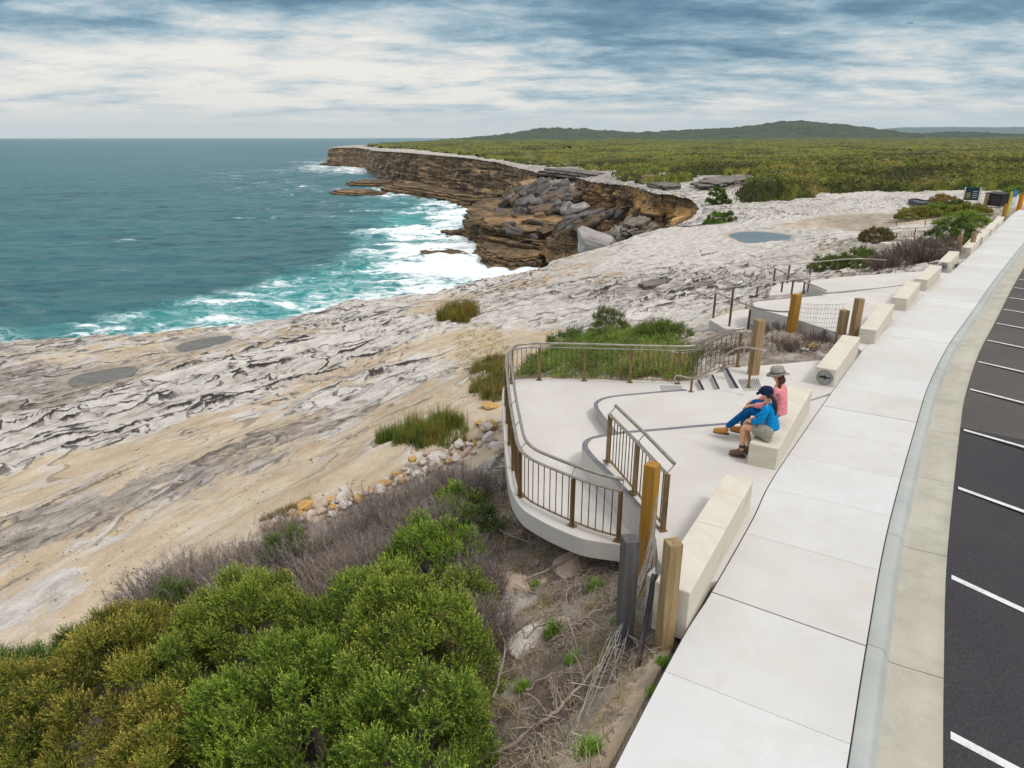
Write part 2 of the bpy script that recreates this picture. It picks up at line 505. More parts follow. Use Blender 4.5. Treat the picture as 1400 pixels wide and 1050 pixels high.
# land edge (top of the cliffs), seen from above, counter-clockwise round the sea side
def A2(px, py, z): p = at(px, py, z); return (p.x, p.y)
SHELF_EDGE = [A2(*q) for q in [(-420, 480, -7.2), (-200, 477, -7), (-60, 474, -7), (40, 470, -7), (120, 462, -6.9), (210, 461, -6.8), (260, 452, -6.7), (330, 447, -6.6), (400, 434, -6.5), (455, 420, -6.4), (480, 411, -6.4), (530, 409, -6.3), (560, 402, -6.3), (605, 404, -6.2), (640, 387, -6.1), (690, 379, -6), (735, 372, -5.9)]]
def ragged(L, step, amp, seed):
    P = [(L[0][0], L[0][1])]
    for (ax, ay), (bx, by) in zip(L, L[1:]):
        n = max(1, int(math.hypot(bx - ax, by - ay) / step))
        for k in range(1, n + 1):
            x, y = ax + (bx - ax) * k / n, ay + (by - ay) * k / n; d = math.hypot(bx - ax, by - ay)
            w = 1.6 * amp * float(fbm(np.array([x / 5.0]), np.array([y / 5.0]), 3, seed)[0]) * (0.3 if k == n else 1)
            P.append((x - (by - ay) / d * w, y + (bx - ax) / d * w))
    return P
SHELF_EDGE = SHELF_EDGE[:3] + ragged(SHELF_EDGE[3:], 2.2, 1.1, 91)
GULLY = [A2(*q) for q in [(765, 357, -5.9), (800, 347, -5.8), (840, 336, -5.6), (880, 323, -5.5), (925, 312, -5.3), (950, 303, -5.1)]]
SPUR_PX = [(962, 287, -5), (948, 272, -5), (925, 268, -5), (900, 265, -5), (880, 258, -5.5), (862, 254, -6.5), (838, 253, -8), (812, 249, -9), (790, 243, -10), (760, 239, -10.5), (735, 237, -10.5), (712, 235, -10.5)]
SPUR = [A2(*q) for q in SPUR_PX]
MAIN = [A2(*q) for q in [(707, 224, -7), (690, 222.5, -7), (662, 220.5, -7), (630, 217, -7), (600, 213.5, -6.6), (575, 211, -6.4), (550, 208.5, -6.2), (525, 206, -6), (512, 204.6, -6.5)]]
TIP = [A2(*q) for q in [(508, 204.2, -7.5), (490, 203.6, -8.5), (470, 203.4, -8.6), (452, 203.4, -8.6)]]
FARCOAST = [(-225, 1040), (-190, 1250), (-190, 1700), (-200, 2300), (-60, 3200)]
LAND = SHELF_EDGE + GULLY + SPUR + MAIN + TIP + FARCOAST + [(4000, 4000), (5000, -400), (-150, -400), (-130, -60)]

# where the heath scrub covers the rock
HEATH_EDGE = [A2(*q) for q in [(505, 200.5, -6), (560, 203, -6), (600, 208.5, -6), (640, 213, -6.3), (690, 221, -6.9), (735, 225, -7.8), (790, 228.5, -8.2), (835, 234, -7.8), (842, 243, -7.6), (862, 249, -6.5), (905, 257, -5), (932, 249, -5), (960, 241, -5), (1030, 241, -5), (1020, 251, -4.8), (1003, 264, -4.5), (1000, 277, -4.4), (1050, 279, -4.2), (1095, 273, -4), (1150, 266, -3.9), (1200, 262.5, -3.6), (1250, 262.5, -3.3), (1285, 261, -3), (1340, 262, -2.7), (1400, 262, -2.4), (1600, 275, -2.3)]]
HEATH = HEATH_EDGE + [(400, 60), (4000, 200), (4000, 5000), (-250, 4500), (-190, 2300), (-178, 1700), (-170, 1250), (-200, 1010)]
HEATH_HOLES = [[A2(*q) for q in poly] for poly in [
    [(962, 230, -5), (1003, 226, -5), (1010, 229.5, -5), (972, 233, -5)],
    [(868, 241, -5.5), (905, 235, -5.5), (925, 239, -5.4), (890, 245, -5.4)],
    [(1230, 207, -4), (1255, 205.6, -4), (1258, 207.4, -4), (1236, 208.4, -4)],
    [(1028, 196.6, -4.5), (1042, 196, -4.5), (1044, 196.9, -4.5), (1030, 197.3, -4.5)],
    [(1135, 203.5, -4.5), (1152, 202.6, -4.5), (1155, 204, -4.5), (1140, 204.5, -4.5)],
    [(760, 205, -6), (790, 203.6, -6), (800, 205, -6), (770, 206.4, -6)],
    [(1330, 229, -4), (1352, 228, -4), (1354, 230, -4), (1334, 231, -4)]]]

UD = np.array([0.60, 0.80]); UD = UD / np.linalg.norm(UD)   # run of the rock beds
def beds(x, y): return x * UD[0] + y * UD[1], -x * UD[1] + y * UD[0]

def zone(px, py, z): p = at(px, py, z); a = math.atan2(p.x, p.y); r = math.log(math.hypot(p.x, p.y)); return (a, r)
# weights: pale rock, grey weathered rock, sand, soil, dark cracking
ZN = [((0, 480, -6.8), (.3, .8, .3, 0, .5)), ((150, 490, -6.5), (.35, .5, .6, 0, .5)), ((60, 520, -6), (.2, 1, .2, 0, .8)), ((300, 460, -6.6), (.5, .5, .4, 0, .4)), ((450, 430, -6.4), (.55, .5, .3, 0, .6)),
      ((150, 580, -5.6), (.9, .35, 0, 0, 1)), ((60, 620, -5.6), (.9, .3, .1, 0, .9)), ((350, 500, -5.3), (.8, .4, 0, 0, 1)), ((500, 450, -5), (.75, .4, .1, 0, .8)), ((500, 510, -4.6), (.6, .4, .25, 0, .9)), ((600, 420, -6), (.5, .3, .5, 0, .4)),
      ((560, 540, -4), (.75, .4, .2, 0, .6)), ((250, 610, -4.5), (.25, .3, .9, 0, .3)), ((80, 650, -5.2), (.1, .2, 1, 0, .1)), ((400, 590, -3.7), (.3, .8, .4, 0, .5)), ((250, 660, -4.2), (.2, 1, .5, 0, .35)), ((60, 740, -4.8), (.2, .9, .5, 0, .3)),
      ((480, 640, -3), (.1, .1, 1, 0, .1)), ((300, 700, -3.6), (0, .1, 1, 0, .1)), ((150, 780, -4), (.05, .1, 1, 0, .1)), ((60, 830, -4.4), (.7, .2, .6, 0, .2)), ((20, 790, -4.5), (.3, .4, .8, 0, .3)), ((50, 900, -4.2), (0, .3, .7, .4, .1)),
      ((600, 590, -2.6), (.1, .1, 1, 0, .1)), ((650, 470, -4), (.1, .1, 1, .2, .1)), ((690, 480, -3), (.1, .1, 1, .2, .1)), ((720, 430, -4), (.9, .3, .1, 0, .3)), ((800, 400, -4.4), (.7, .7, .1, 0, .35)), ((900, 350, -4.9), (1, .1, .35, 0, .1)), ((820, 350, -5.5), (.9, .1, .3, 0, .15)),
      ((700, 400, -5.4), (.5, .6, .2, 0, .6)), ((900, 400, -3.8), (.5, .9, 0, 0, 1.2)), ((870, 396, -4), (.5, .8, 0, 0, 1.3)), ((940, 392, -3.8), (.5, .8, 0, 0, 1.3)), ((800, 430, -3.2), (.9, .5, 0, 0, .5)), ((660, 388, -6), (.5, .5, .2, 0, 1)), ((830, 370, -4.8), (.9, .3, .3, 0, .2)), ((960, 420, -2.6), (.8, .5, 0, 0, .8)), ((960, 350, -4.4), (.9, .3, .2, 0, .5)), ((1000, 370, -3.5), (.8, .4, .1, 0, .6)), ((980, 315, -4.8), (1, .1, .2, 0, .15)), ((1050, 345, -3.5), (1, .2, 0, 0, .3)), ((1100, 360, -2.9), (.7, .6, .1, 0, .5)),
      ((1150, 280, -3.8), (1, .25, 0, 0, .6)), ((1220, 285, -3.4), (1, .25, 0, 0, .5)), ((1180, 305, -3.5), (0, .5, .9, .1, .05)), ((1130, 320, -3.4), (.9, .3, .1, 0, .3)), ((1180, 335, -2.7), (.3, .9, .4, .2, .4)), ((1060, 290, -4.2), (.8, .4, 0, 0, .7)),
      ((1000, 430, -2), (.7, .4, .4, 0, .6)), ((1060, 440, -1.3), (.3, .2, .4, .8, .3)), ((1100, 475, -.8), (.1, .1, .2, 1, .1)), ((900, 470, -2), (.3, .3, .3, .7, .2)), ((1050, 478, -.9), (.1, .1, .2, 1, .1)),
      ((660, 600, -2.1), (.4, .1, .8, .3, .2)), ((560, 680, -2.4), (.1, .2, .5, .8, .1)), ((700, 720, -1.7), (.2, .2, .3, 1, .1)), ((740, 850, -1.3), (.6, .3, .2, .55, .1)), ((690, 810, -1.6), (.7, .3, .1, .5, .2)), ((760, 790, -1.4), (.3, .2, .3, .75, .1)), ((790, 900, -.9), (.2, .1, .5, .9, .1)), ((850, 950, -.5), (.1, 0, .8, .6, 0)),
      ((830, 1040, -.3), (.6, .2, .4, .4, 0)), ((700, 1000, -1.3), (.1, .2, .3, 1, .1)), ((500, 800, -2.4), (0, .2, .3, 1, 0)), ((400, 1000, -2.8), (0, .2, .2, 1, 0)), ((100, 1000, -3.8), (0, .2, .3, 1, 0)), ((250, 820, -3.3), (0, .2, .6, .6, 0)),
      ((760, 231, -8.8), (.5, .7, .6, .1, .9)), ((830, 244, -8), (.4, .9, .4, 0, .9)), ((900, 262, -5), (.6, .6, .3, 0, .7)), ((960, 270, -4.8), (.8, .4, .3, 0, .5)), ((650, 217, -7), (.6, .5, .4, 0, .5)), ((560, 206, -6), (.6, .5, .4, 0, .5)), ((480, 203.4, -8.5), (.4, .6, .4, 0, .5)), ((1290, 320, -2.1), (.3, .4, .6, .6, .2)), ((1330, 290, -2.3), (.2, .3, .4, .9, .1)), ((1240, 262, -3.2), (.9, .2, .2, 0, .2))]
ZN = [(zone(*a), b) for a, b in ZN]
POOLS = [[A2(px, py, z) for px, py in pts] + [z] for pts, z in [
    ([(92, 521), (104, 513), (130, 507), (165, 501), (186, 500), (189, 505), (178, 514), (150, 521), (118, 526), (98, 527)], -6.15),
    ([(240, 474), (255, 467), (285, 461), (312, 458), (316, 463), (300, 470), (272, 477), (248, 480)], -6.35),
    ([(997, 321), (1010, 317), (1035, 316), (1060, 318), (1082, 322), (1078, 328), (1060, 333), (1035, 335), (1018, 331), (1003, 326)], -4.25)]]

_WA = np.linspace(-2.0, 2.0, 500); _WR = np.linspace(math.log(1.2), math.log(1500), 400)
_WT = idw([p for p, _ in ZN], [w for _, w in ZN], *np.meshgrid(_WA, _WR), 3.4)
def zone_w(x, y):
    a = (np.clip(np.arctan2(x, y), -1.999, 1.999) - _WA[0]) / (_WA[1] - _WA[0])
    r = (np.clip(np.log(np.maximum(np.hypot(x, y), 1e-6)), _WR[0] + 1e-6, _WR[-1] - 1e-6) - _WR[0]) / (_WR[1] - _WR[0])
    i = a.astype(int); j = r.astype(int); fa = (a - i)[..., None]; fr = (r - j)[..., None]
    return (_WT[j, i] * (1 - fa) + _WT[j, i + 1] * fa) * (1 - fr) + (_WT[j + 1, i] * (1 - fa) + _WT[j + 1, i + 1] * fa) * fr

def ground_detail(x, y, b):
    """ledges and loose relief on top of the lie of the land; returns z, bed phases, zone weights"""
    u, v = beds(x, y)
    W = zone_w(x, y)
    rr = np.hypot(x, y)
    amp = sstep(4.5, 16, rr)
    rough = np.clip(W[..., 4] * 1.15, 0, 1)
    # tilted plates: each rises with a ragged step on its landward side and dips gently towards the sea
    warp = fbm(u / 7.5, v / 3.4, 4, 11, 0.5)
    t1 = v / 3.4 + 1.7 * warp + 0.12 * fbm(u / 2.2, v / 0.9, 3, 31, 0.55)
    t2 = v / 1.25 + 1.7 * fbm(u / 3.8, v / 1.7, 4, 37, 0.5) + 0.16 * fbm(u / 1.3, v / 0.5, 3, 41, 0.55)
    f1 = t1 - np.floor(t1); f2 = t2 - np.floor(t2)
    a1 = sstep(-0.30, 0.20, fbm(u / 8.0, v / 2.6, 3, 51)); a2 = sstep(-0.22, 0.10, fbm(u / 3.4, v / 1.5, 3, 61))
    k = (0.25 + 0.75 * rough)
    saw = lambda f, w: np.where(f > 1 - w, sstep(1 - w, 1.0, f), 1 - f / (1 - w))
    z = b + amp * (0.30 * k * a1 * saw(f1, 0.16) + 0.10 * rough * a2 * saw(f2, 0.34))
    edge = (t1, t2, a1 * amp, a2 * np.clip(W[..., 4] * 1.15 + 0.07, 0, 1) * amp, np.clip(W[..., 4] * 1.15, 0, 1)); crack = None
    hq = z
    z = z + amp * (0.22 * fbm(u / 6, v / 2.6, 4, 81, 0.55) + 0.07 * rough * fbm(u / 1.1, v / 0.55, 4, 85, 0.6))
    z = z + 0.02 * fbm(x / 0.6, y / 0.6, 3, 5) * (1 - rough) + 0.05 * fbm(x / 0.35, y / 0.35, 3, 6) * W[..., 3]
    return z, edge, W, u, v

def ground_z(x, y):
    x = np.atleast_1d(np.asarray(x, float)); y = np.atleast_1d(np.asarray(y, float))
    z = ground_detail(x, y, base_z(x, y))[0]
    return z
def gz(x, y): return float(ground_z(x, y)[0])

def polar_grid(azs, rs):
    A, RR = np.meshgrid(azs, rs)
    return np.sin(A) * RR, np.cos(A) * RR

def grid_faces(nr, na):
    i = np.arange((nr - 1) * (na - 1)); r = i // (na - 1); c = i % (na - 1); k = r * na + c
    return np.stack([k, k + 1, k + na + 1, k + na], 1)

def rock_material():
    t = NT('weathered_sandstone')
    col = t.attr('Col')
    n1 = t.noise(2.2, 8, 0.7); n2 = t.noise(14, 6, 0.7)
    col = t.mix(0.5, col, t.ramp(n1, [(0.30, (0.45, 0.43, 0.42)), (0.48, (0.94, 0.92, 0.9)), (0.7, (1.15, 1.12, 1.08))]), 'MULTIPLY')
    col = t.mix(0.45, col, t.ramp(n2, [(0.3, (0.55, 0.53, 0.53)), (0.5, (0.95, 0.95, 0.95)), (0.7, (1.15, 1.15, 1.15))]), 'MULTIPLY')
    return t.done(col, 0.85, t.bump(n2, 0.5, 0.03, t.bump(n1, 0.6, 0.10)), 0.2)

def beds_material():
    """sandstone shelf: pale beds, grey lichen, sand and soil, with edge stain and crevice shade painted dark where one bed ends"""
    t = NT('weathered_sandstone_beds')
    rot = t.node('ShaderNodeMapping'); rot.inputs['Rotation'].default_value = (0, 0, -math.atan2(UD[1], UD[0])); t.link(t.coord(), rot.inputs[0]); rv = rot.outputs[0]
    pA = t.noise(1.0, 9, 0.66, rv, 0.5, (0.32, 0.50, 0.3)); pB = t.noise(1.0, 9, 0.74, rv, 0.3, (1.2, 1.7, 1.0)); pC = t.noise(1.5, 9, 0.74); pD = t.noise(1.0, 9, 0.74, rv, 0.6, (0.95, 1.5, 1.0)); fine = t.noise(16, 5, 0.72)
    pE = t.noise(1.0, 8, 0.7, rv, 0.4, (0.6, 0.9, 0.4))
    wp, wg, ws, wo, dk, wet = (t.attr(k, True) for k in ('wp', 'wg', 'ws', 'wo', 'dk', 'wet'))
    big = t.noise(1.0, 5, 0.6, rv, 0.4, (0.055, 0.11, 0.05))
    def off(n, k): return t.math('MULTIPLY', t.math('SUBTRACT', n, 0.5), k)
    pale = t.ramp(pB, [(0.28, (0.26, 0.235, 0.215)), (0.42, (0.42, 0.385, 0.35)), (0.50, (0.52, 0.485, 0.445)), (0.64, (0.62, 0.59, 0.555))])
    grey = t.ramp(pB, [(0.30, (0.055, 0.048, 0.046)), (0.43, (0.19, 0.168, 0.15)), (0.52, (0.30, 0.268, 0.24)), (0.64, (0.46, 0.42, 0.38))])
    sand = t.ramp(pE, [(0.28, (0.40, 0.305, 0.20)), (0.45, (0.50, 0.40, 0.285)), (0.58, (0.56, 0.47, 0.355)), (0.70, (0.61, 0.54, 0.44))])
    sand = t.mix(t.mrange(pC, 0.62, 0.70, 0, 0.55), sand, (0.22, 0.17, 0.11))
    soil = t.ramp(pC, [(0.30, (0.085, 0.066, 0.052)), (0.46, (0.20, 0.165, 0.135)), (0.56, (0.33, 0.285, 0.24)), (0.66, (0.52, 0.485, 0.45))])
    col = t.mix(t.mrange(t.math('ADD', t.math('SUBTRACT', wp, ws), t.math('ADD', off(pA, 4.2), t.math('ADD', off(pB, 1.1), off(big, 4.0)))), -0.16, 0.16), sand, pale)
    col = t.mix(t.mrange(t.math('ADD', t.math('SUBTRACT', wg, 0.62), t.math('ADD', off(pD, 2.6), off(pA, -1.6))), -0.10, 0.12, 0, 0.9), col, grey)
    col = t.mix(t.mrange(t.math('ADD', t.math('SUBTRACT', wo, 0.55), t.math('ADD', off(pC, 1.6), off(pA, 1.2))), -0.12, 0.12), col, soil)
    # rusty streaks on the sand side
    col = t.mix(t.math('MULTIPLY', t.mrange(pE, 0.60, 0.68, 0, 0.5), t.mrange(ws, 0.3, 0.8)), col, (0.42, 0.25, 0.11))
    # pits, black with lichen; the ledge lines further down share this dark colour
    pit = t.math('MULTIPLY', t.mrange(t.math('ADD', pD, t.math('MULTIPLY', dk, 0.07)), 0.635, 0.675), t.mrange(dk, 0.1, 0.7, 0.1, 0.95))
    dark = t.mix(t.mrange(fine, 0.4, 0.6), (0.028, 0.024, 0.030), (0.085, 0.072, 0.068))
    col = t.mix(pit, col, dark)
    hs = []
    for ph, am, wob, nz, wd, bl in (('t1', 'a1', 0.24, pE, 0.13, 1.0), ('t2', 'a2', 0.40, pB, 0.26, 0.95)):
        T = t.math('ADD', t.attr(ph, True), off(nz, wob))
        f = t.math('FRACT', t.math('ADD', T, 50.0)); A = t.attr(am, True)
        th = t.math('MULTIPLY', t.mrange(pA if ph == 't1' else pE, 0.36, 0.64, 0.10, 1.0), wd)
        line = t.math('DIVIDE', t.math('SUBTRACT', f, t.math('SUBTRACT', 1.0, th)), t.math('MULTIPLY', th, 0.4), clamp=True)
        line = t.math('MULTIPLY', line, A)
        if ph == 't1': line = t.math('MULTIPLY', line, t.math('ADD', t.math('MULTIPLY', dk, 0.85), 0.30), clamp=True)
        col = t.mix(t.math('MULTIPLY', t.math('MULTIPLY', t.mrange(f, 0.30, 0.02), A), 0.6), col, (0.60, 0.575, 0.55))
        col = t.mix(t.math('MULTIPLY', line, bl), col, dark)  # stained lip and shaded crevice of each bed step, painted as one dark line
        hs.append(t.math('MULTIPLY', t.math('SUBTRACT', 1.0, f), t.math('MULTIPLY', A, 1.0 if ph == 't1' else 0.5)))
    col = t.mix(0.5, col, t.ramp(fine, [(0.3, (0.6, 0.59, 0.58)), (0.5, (0.97, 0.97, 0.97)), (0.7, (1.12, 1.12, 1.12))]), 'MULTIPLY')
    col = t.mix(0.8, col, t.ramp(big, [(0.36, (0.80, 0.76, 0.72)), (0.5, (0.97, 0.95, 0.93)), (0.64, (1.06, 1.04, 1.02))]), 'MULTIPLY')
    col = t.mix(wet, col, t.ramp(pE, [(0.35, (0.20, 0.165, 0.125)), (0.65, (0.42, 0.36, 0.28))]))
    nm = t.bump(fine, 0.45, 0.03, t.bump(pD, 0.6, 0.20, t.bump(t.math('ADD', hs[0], hs[1]), 0.6, 0.14)))
    return t.done(col, 0.88, nm, 0.15)
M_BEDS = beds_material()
M_ROCK = rock_material()

def paint_ground(x, y, z, dt):
    """plain colours for the strip of rock along the cliff tops"""
    u, v = beds(x, y); n = fbm(u / 4, v / 1.6, 4, 201, 0.6)
    col = lerp(np.array(alb(158, 150, 144)), np.array(alb(208, 200, 192)), sstep(-0.4, 0.3, n)[..., None])
    return lerp(col, np.array(alb(78, 70, 70)), (0.9 * sstep(0.12, 0.3, fbm(u / 3, v / 0.9, 4, 205, 0.65)))[..., None])

def build_ground():
    azs = np.concatenate([np.radians(np.linspace(-110, -47, 60)[:-1]), np.radians(np.linspace(-47, 42, 960)), np.radians(np.linspace(42, 110, 50)[1:])])
    lin = lambda a, b, n: np.exp(np.linspace(math.log(a), math.log(b), n))
    rs = np.concatenate([lin(2.0, 11, 260)[:-1], lin(11, 60, 620)[:-1], lin(60, 140, 200)[:-1], lin(140, 500, 260)[:-1], lin(500, 1000, 130)[:-1], lin(1000, 3800, 30)])
    x, y = polar_grid(azs, rs)
    b = base_z(x, y)
    dt = ground_detail(x, y, b); z = dt[0].copy()
    wet = np.zeros(x.shape)
    quiet = np.ones(x.shape)
    for pool in POOLS:
        sd = poly_sd(x, y, pool[:-1]); quiet = quiet * sstep(-0.3, 0.5, sd); zp = pool[-1]
        f = sstep(2.2, 0.0, sd)
        z = lerp(z, zp - 0.045 + 0.045 * fbm(x * 1.6, y * 1.6, 4, 301) + np.clip(sd, -1, 2.2) * 0.10, f)
        wet = np.maximum(wet, 0.7 * sstep(0.9, 0.0, sd + 0.4 * fbm(x / 2, y / 2, 3, 305)))
    # the shallow brown pan beyond the white rock
    pan = [A2(px, py, -3.5) for px, py in [(1105, 297), (1130, 292), (1200, 291), (1245, 296), (1240, 306), (1222, 314), (1190, 320), (1160, 321), (1130, 310)]]
    sd = poly_sd(x, y, pan); f = sstep(1.5, -2.0, sd); quiet = quiet * (1 - f)
    z = lerp(z, -3.55 + 0.03 * fbm(x, y, 3, 311), f)
    wet = np.maximum(wet, f * 0.9)
    # keep the earth under the paved levels
    z = np.minimum(z, sunk(x, y))
    sd = poly_sd(x, y, LAND)
    rr = np.hypot(x, y); f = grid_faces(*x.shape)
    k = (sd < 0.3 + 0.004 * rr).ravel()[f].all(axis=1)
    v = np.stack([x, y, z], -1).reshape(-1, 3); f = f[k]
    used = np.zeros(len(v), bool); used[f.ravel()] = True; idx = np.cumsum(used) - 1
    E = dt[1]; W = dt[2]; q = quiet
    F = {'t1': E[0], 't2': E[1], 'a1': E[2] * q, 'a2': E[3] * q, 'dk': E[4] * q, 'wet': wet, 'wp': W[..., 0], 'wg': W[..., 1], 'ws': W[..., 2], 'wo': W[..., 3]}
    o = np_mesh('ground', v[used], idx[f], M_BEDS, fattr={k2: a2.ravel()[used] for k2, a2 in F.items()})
    tag(o, 'pale weathered sandstone shelf and sandy ground running along the cliff top', 'ground', kind='structure')

# ------------------------------------------------------------------ cliffs
def cliff_material(name, c):
    t = NT(name)
    vec = t.coord()
    band = t.noise(1.0, 6, 0.65, stretch=(0.02, 0.02, 0.55), dist=0.4)
    stain = t.noise(1.0, 6, 0.66, stretch=(0.12, 0.12, 0.022)); joint = t.noise(1.0, 4, 0.6, stretch=(0.22, 0.22, 0.05))
    fine = t.noise(1.0, 6, 0.7, stretch=(0.35, 0.35, 1.3))
    col = t.ramp(band, [(0.28, c[0]), (0.40, c[1]), (0.50, c[2]), (0.60, c[3]), (0.72, c[1])])
    col = t.mix(t.mrange(stain, 0.50, 0.68, 0, 0.8), col, c[4])
    col = t.mix(t.mrange(stain, 0.44, 0.30, 0, 0.55), col, c[5])
    col = t.mix(t.mrange(t.math('ABSOLUTE', t.math('SUBTRACT', joint, 0.5)), 0.022, 0.004, 0, 0.85), col, (0.022, 0.018, 0.016))
    col = t.mix(t.mrange(t.math('ABSOLUTE', t.math('SUBTRACT', band, 0.47)), 0.014, 0.003, 0, 0.8), col, (0.025, 0.021, 0.018))
    col = t.mix(0.85, col, t.ramp(fine, [(0.3, (0.25, 0.24, 0.24)), (0.48, (0.92, 0.91, 0.9)), (0.7, (1.35, 1.3, 1.22))]), 'MULTIPLY')
    return t.done(col, 0.9, t.bump(fine, 1.0, 0.9), 0.15)
M_CLIFF = cliff_material('cliff_sandstone', [alb(92, 78, 66), alb(190, 158, 120), alb(140, 120, 102), alb(220, 186, 140), alb(60, 54, 52), alb(226, 164, 88)])
M_SPUR = cliff_material('ochre_cliff_sandstone', [alb(110, 92, 78), alb(165, 138, 110), alb(130, 118, 110), alb(185, 160, 130), alb(78, 72, 74), alb(205, 150, 80)])
M_BLUFF = cliff_material('bluff_sandstone', [alb(104, 84, 70), alb(196, 154, 108), alb(140, 118, 100), alb(226, 176, 112), alb(56, 50, 50), alb(236, 164, 72)])
M_LEDGE = cliff_material('ledge_sandstone', [alb(72, 60, 48), alb(160, 132, 94), alb(110, 94, 74), alb(186, 152, 106), alb(48, 42, 38), alb(190, 140, 80)])

def cliff(name, line, mat, label, zbot=SEA - 2, ds=1.2, dz=0.55, batter=0.22, relief=2.2, seed=0, inland=5.0, lip=2.6):
    """a rock face that follows a line on the cliff top; the sea lies to the left of travel"""
    P = resample([Vector((x, y, 0)) for x, y in line], ds)
    n = len(P)
    px = np.array([p.x for p in P]); py = np.array([p.y for p in P])
    tx = np.gradient(px); ty = np.gradient(py)
    k = 9 if n > 30 else 3
    ker = np.ones(k) / k
    tx = np.convolve(np.pad(tx, k // 2, 'edge'), ker, 'valid'); ty = np.convolve(np.pad(ty, k // 2, 'edge'), ker, 'valid')
    L = np.hypot(tx, ty); nx, ny = -ty / L, tx / L      # outward (left of travel)
    top = base_z(px, py) + 0.05 * lip
    s = np.arange(n) * ds
    nz = max(8, int((float(top.max()) - zbot) / dz))
    rows = []
    for inl in (inland, lip, lip * 0.45):
        rows.append((px - nx * inl, py - ny * inl, base_z(px - nx * inl, py - ny * inl) + (-0.5 if inl == inland else 0.04 * lip) + 0.09 * lip * fbm(s / 4, s * 0 + inl, 3, seed) * (inl != inland)))
    for j in range(nz + 1):
        q = j / nz
        zz = top + (zbot - top) * q
        zw = zz + 1.3 * fbm(s / 45, zz * 0 + seed * 3.1, 3, seed + 3)
        strata = fbm(zw / 1.7, s / 60, 4, seed + 7, 0.7)
        stepp = np.round(strata * 3.2) / 3.2 * 0.8 + strata * 0.2
        f1, f2, cid = worley(s / 11.0 + 0.3 * fbm(zz / 5, s / 15, 2, seed + 12), zz / 5.0, seed + 11)
        block = (cid - 0.5) * 1.6 - 1.2 * np.clip(1 - (f2 - f1) / 0.10, 0, 1)
        butt = fbm(s / 20, zz / 60, 4, seed + 17, 0.6) * 4.6
        fine = fbm(s / 2.2, zz / 0.9, 3, seed + 23) * 0.45
        out = (top - zz) * batter + relief * (0.65 * stepp + 0.45 * block * min(1, q * 6)) + butt * min(1, q * 5 + .2) + fine
        out = out + np.where(q > 0.86, (q - 0.86) * 26 * (1 + fbm(s / 12, s * 0, 2, seed + 29)), 0)
        out = out * min(1.0, 0.3 + q * 5)
        rows.append((px + nx * out, py + ny * out, zz))
    X = np.stack([r[0] for r in rows]); Y = np.stack([r[1] for r in rows]); Z = np.stack([r[2] for r in rows])
    v = np.stack([X, Y, Z], -1).reshape(-1, 3)
    f = grid_faces(len(rows), n)
    mi = (f[:, 0] // n < 3).astype(int)
    b0 = np.array([px.mean(), py.mean(), SEA])
    dt = ground_detail(X, Y, base_z(X, Y)); col = paint_ground(X, Y, Z, dt).reshape(-1, 3)
    o = np_mesh(name, v, f[:, ::-1], [mat, M_ROCK], cols=col, smooth=False, midx=mi)
    return tag(o, label, 'cliff', kind='structure')

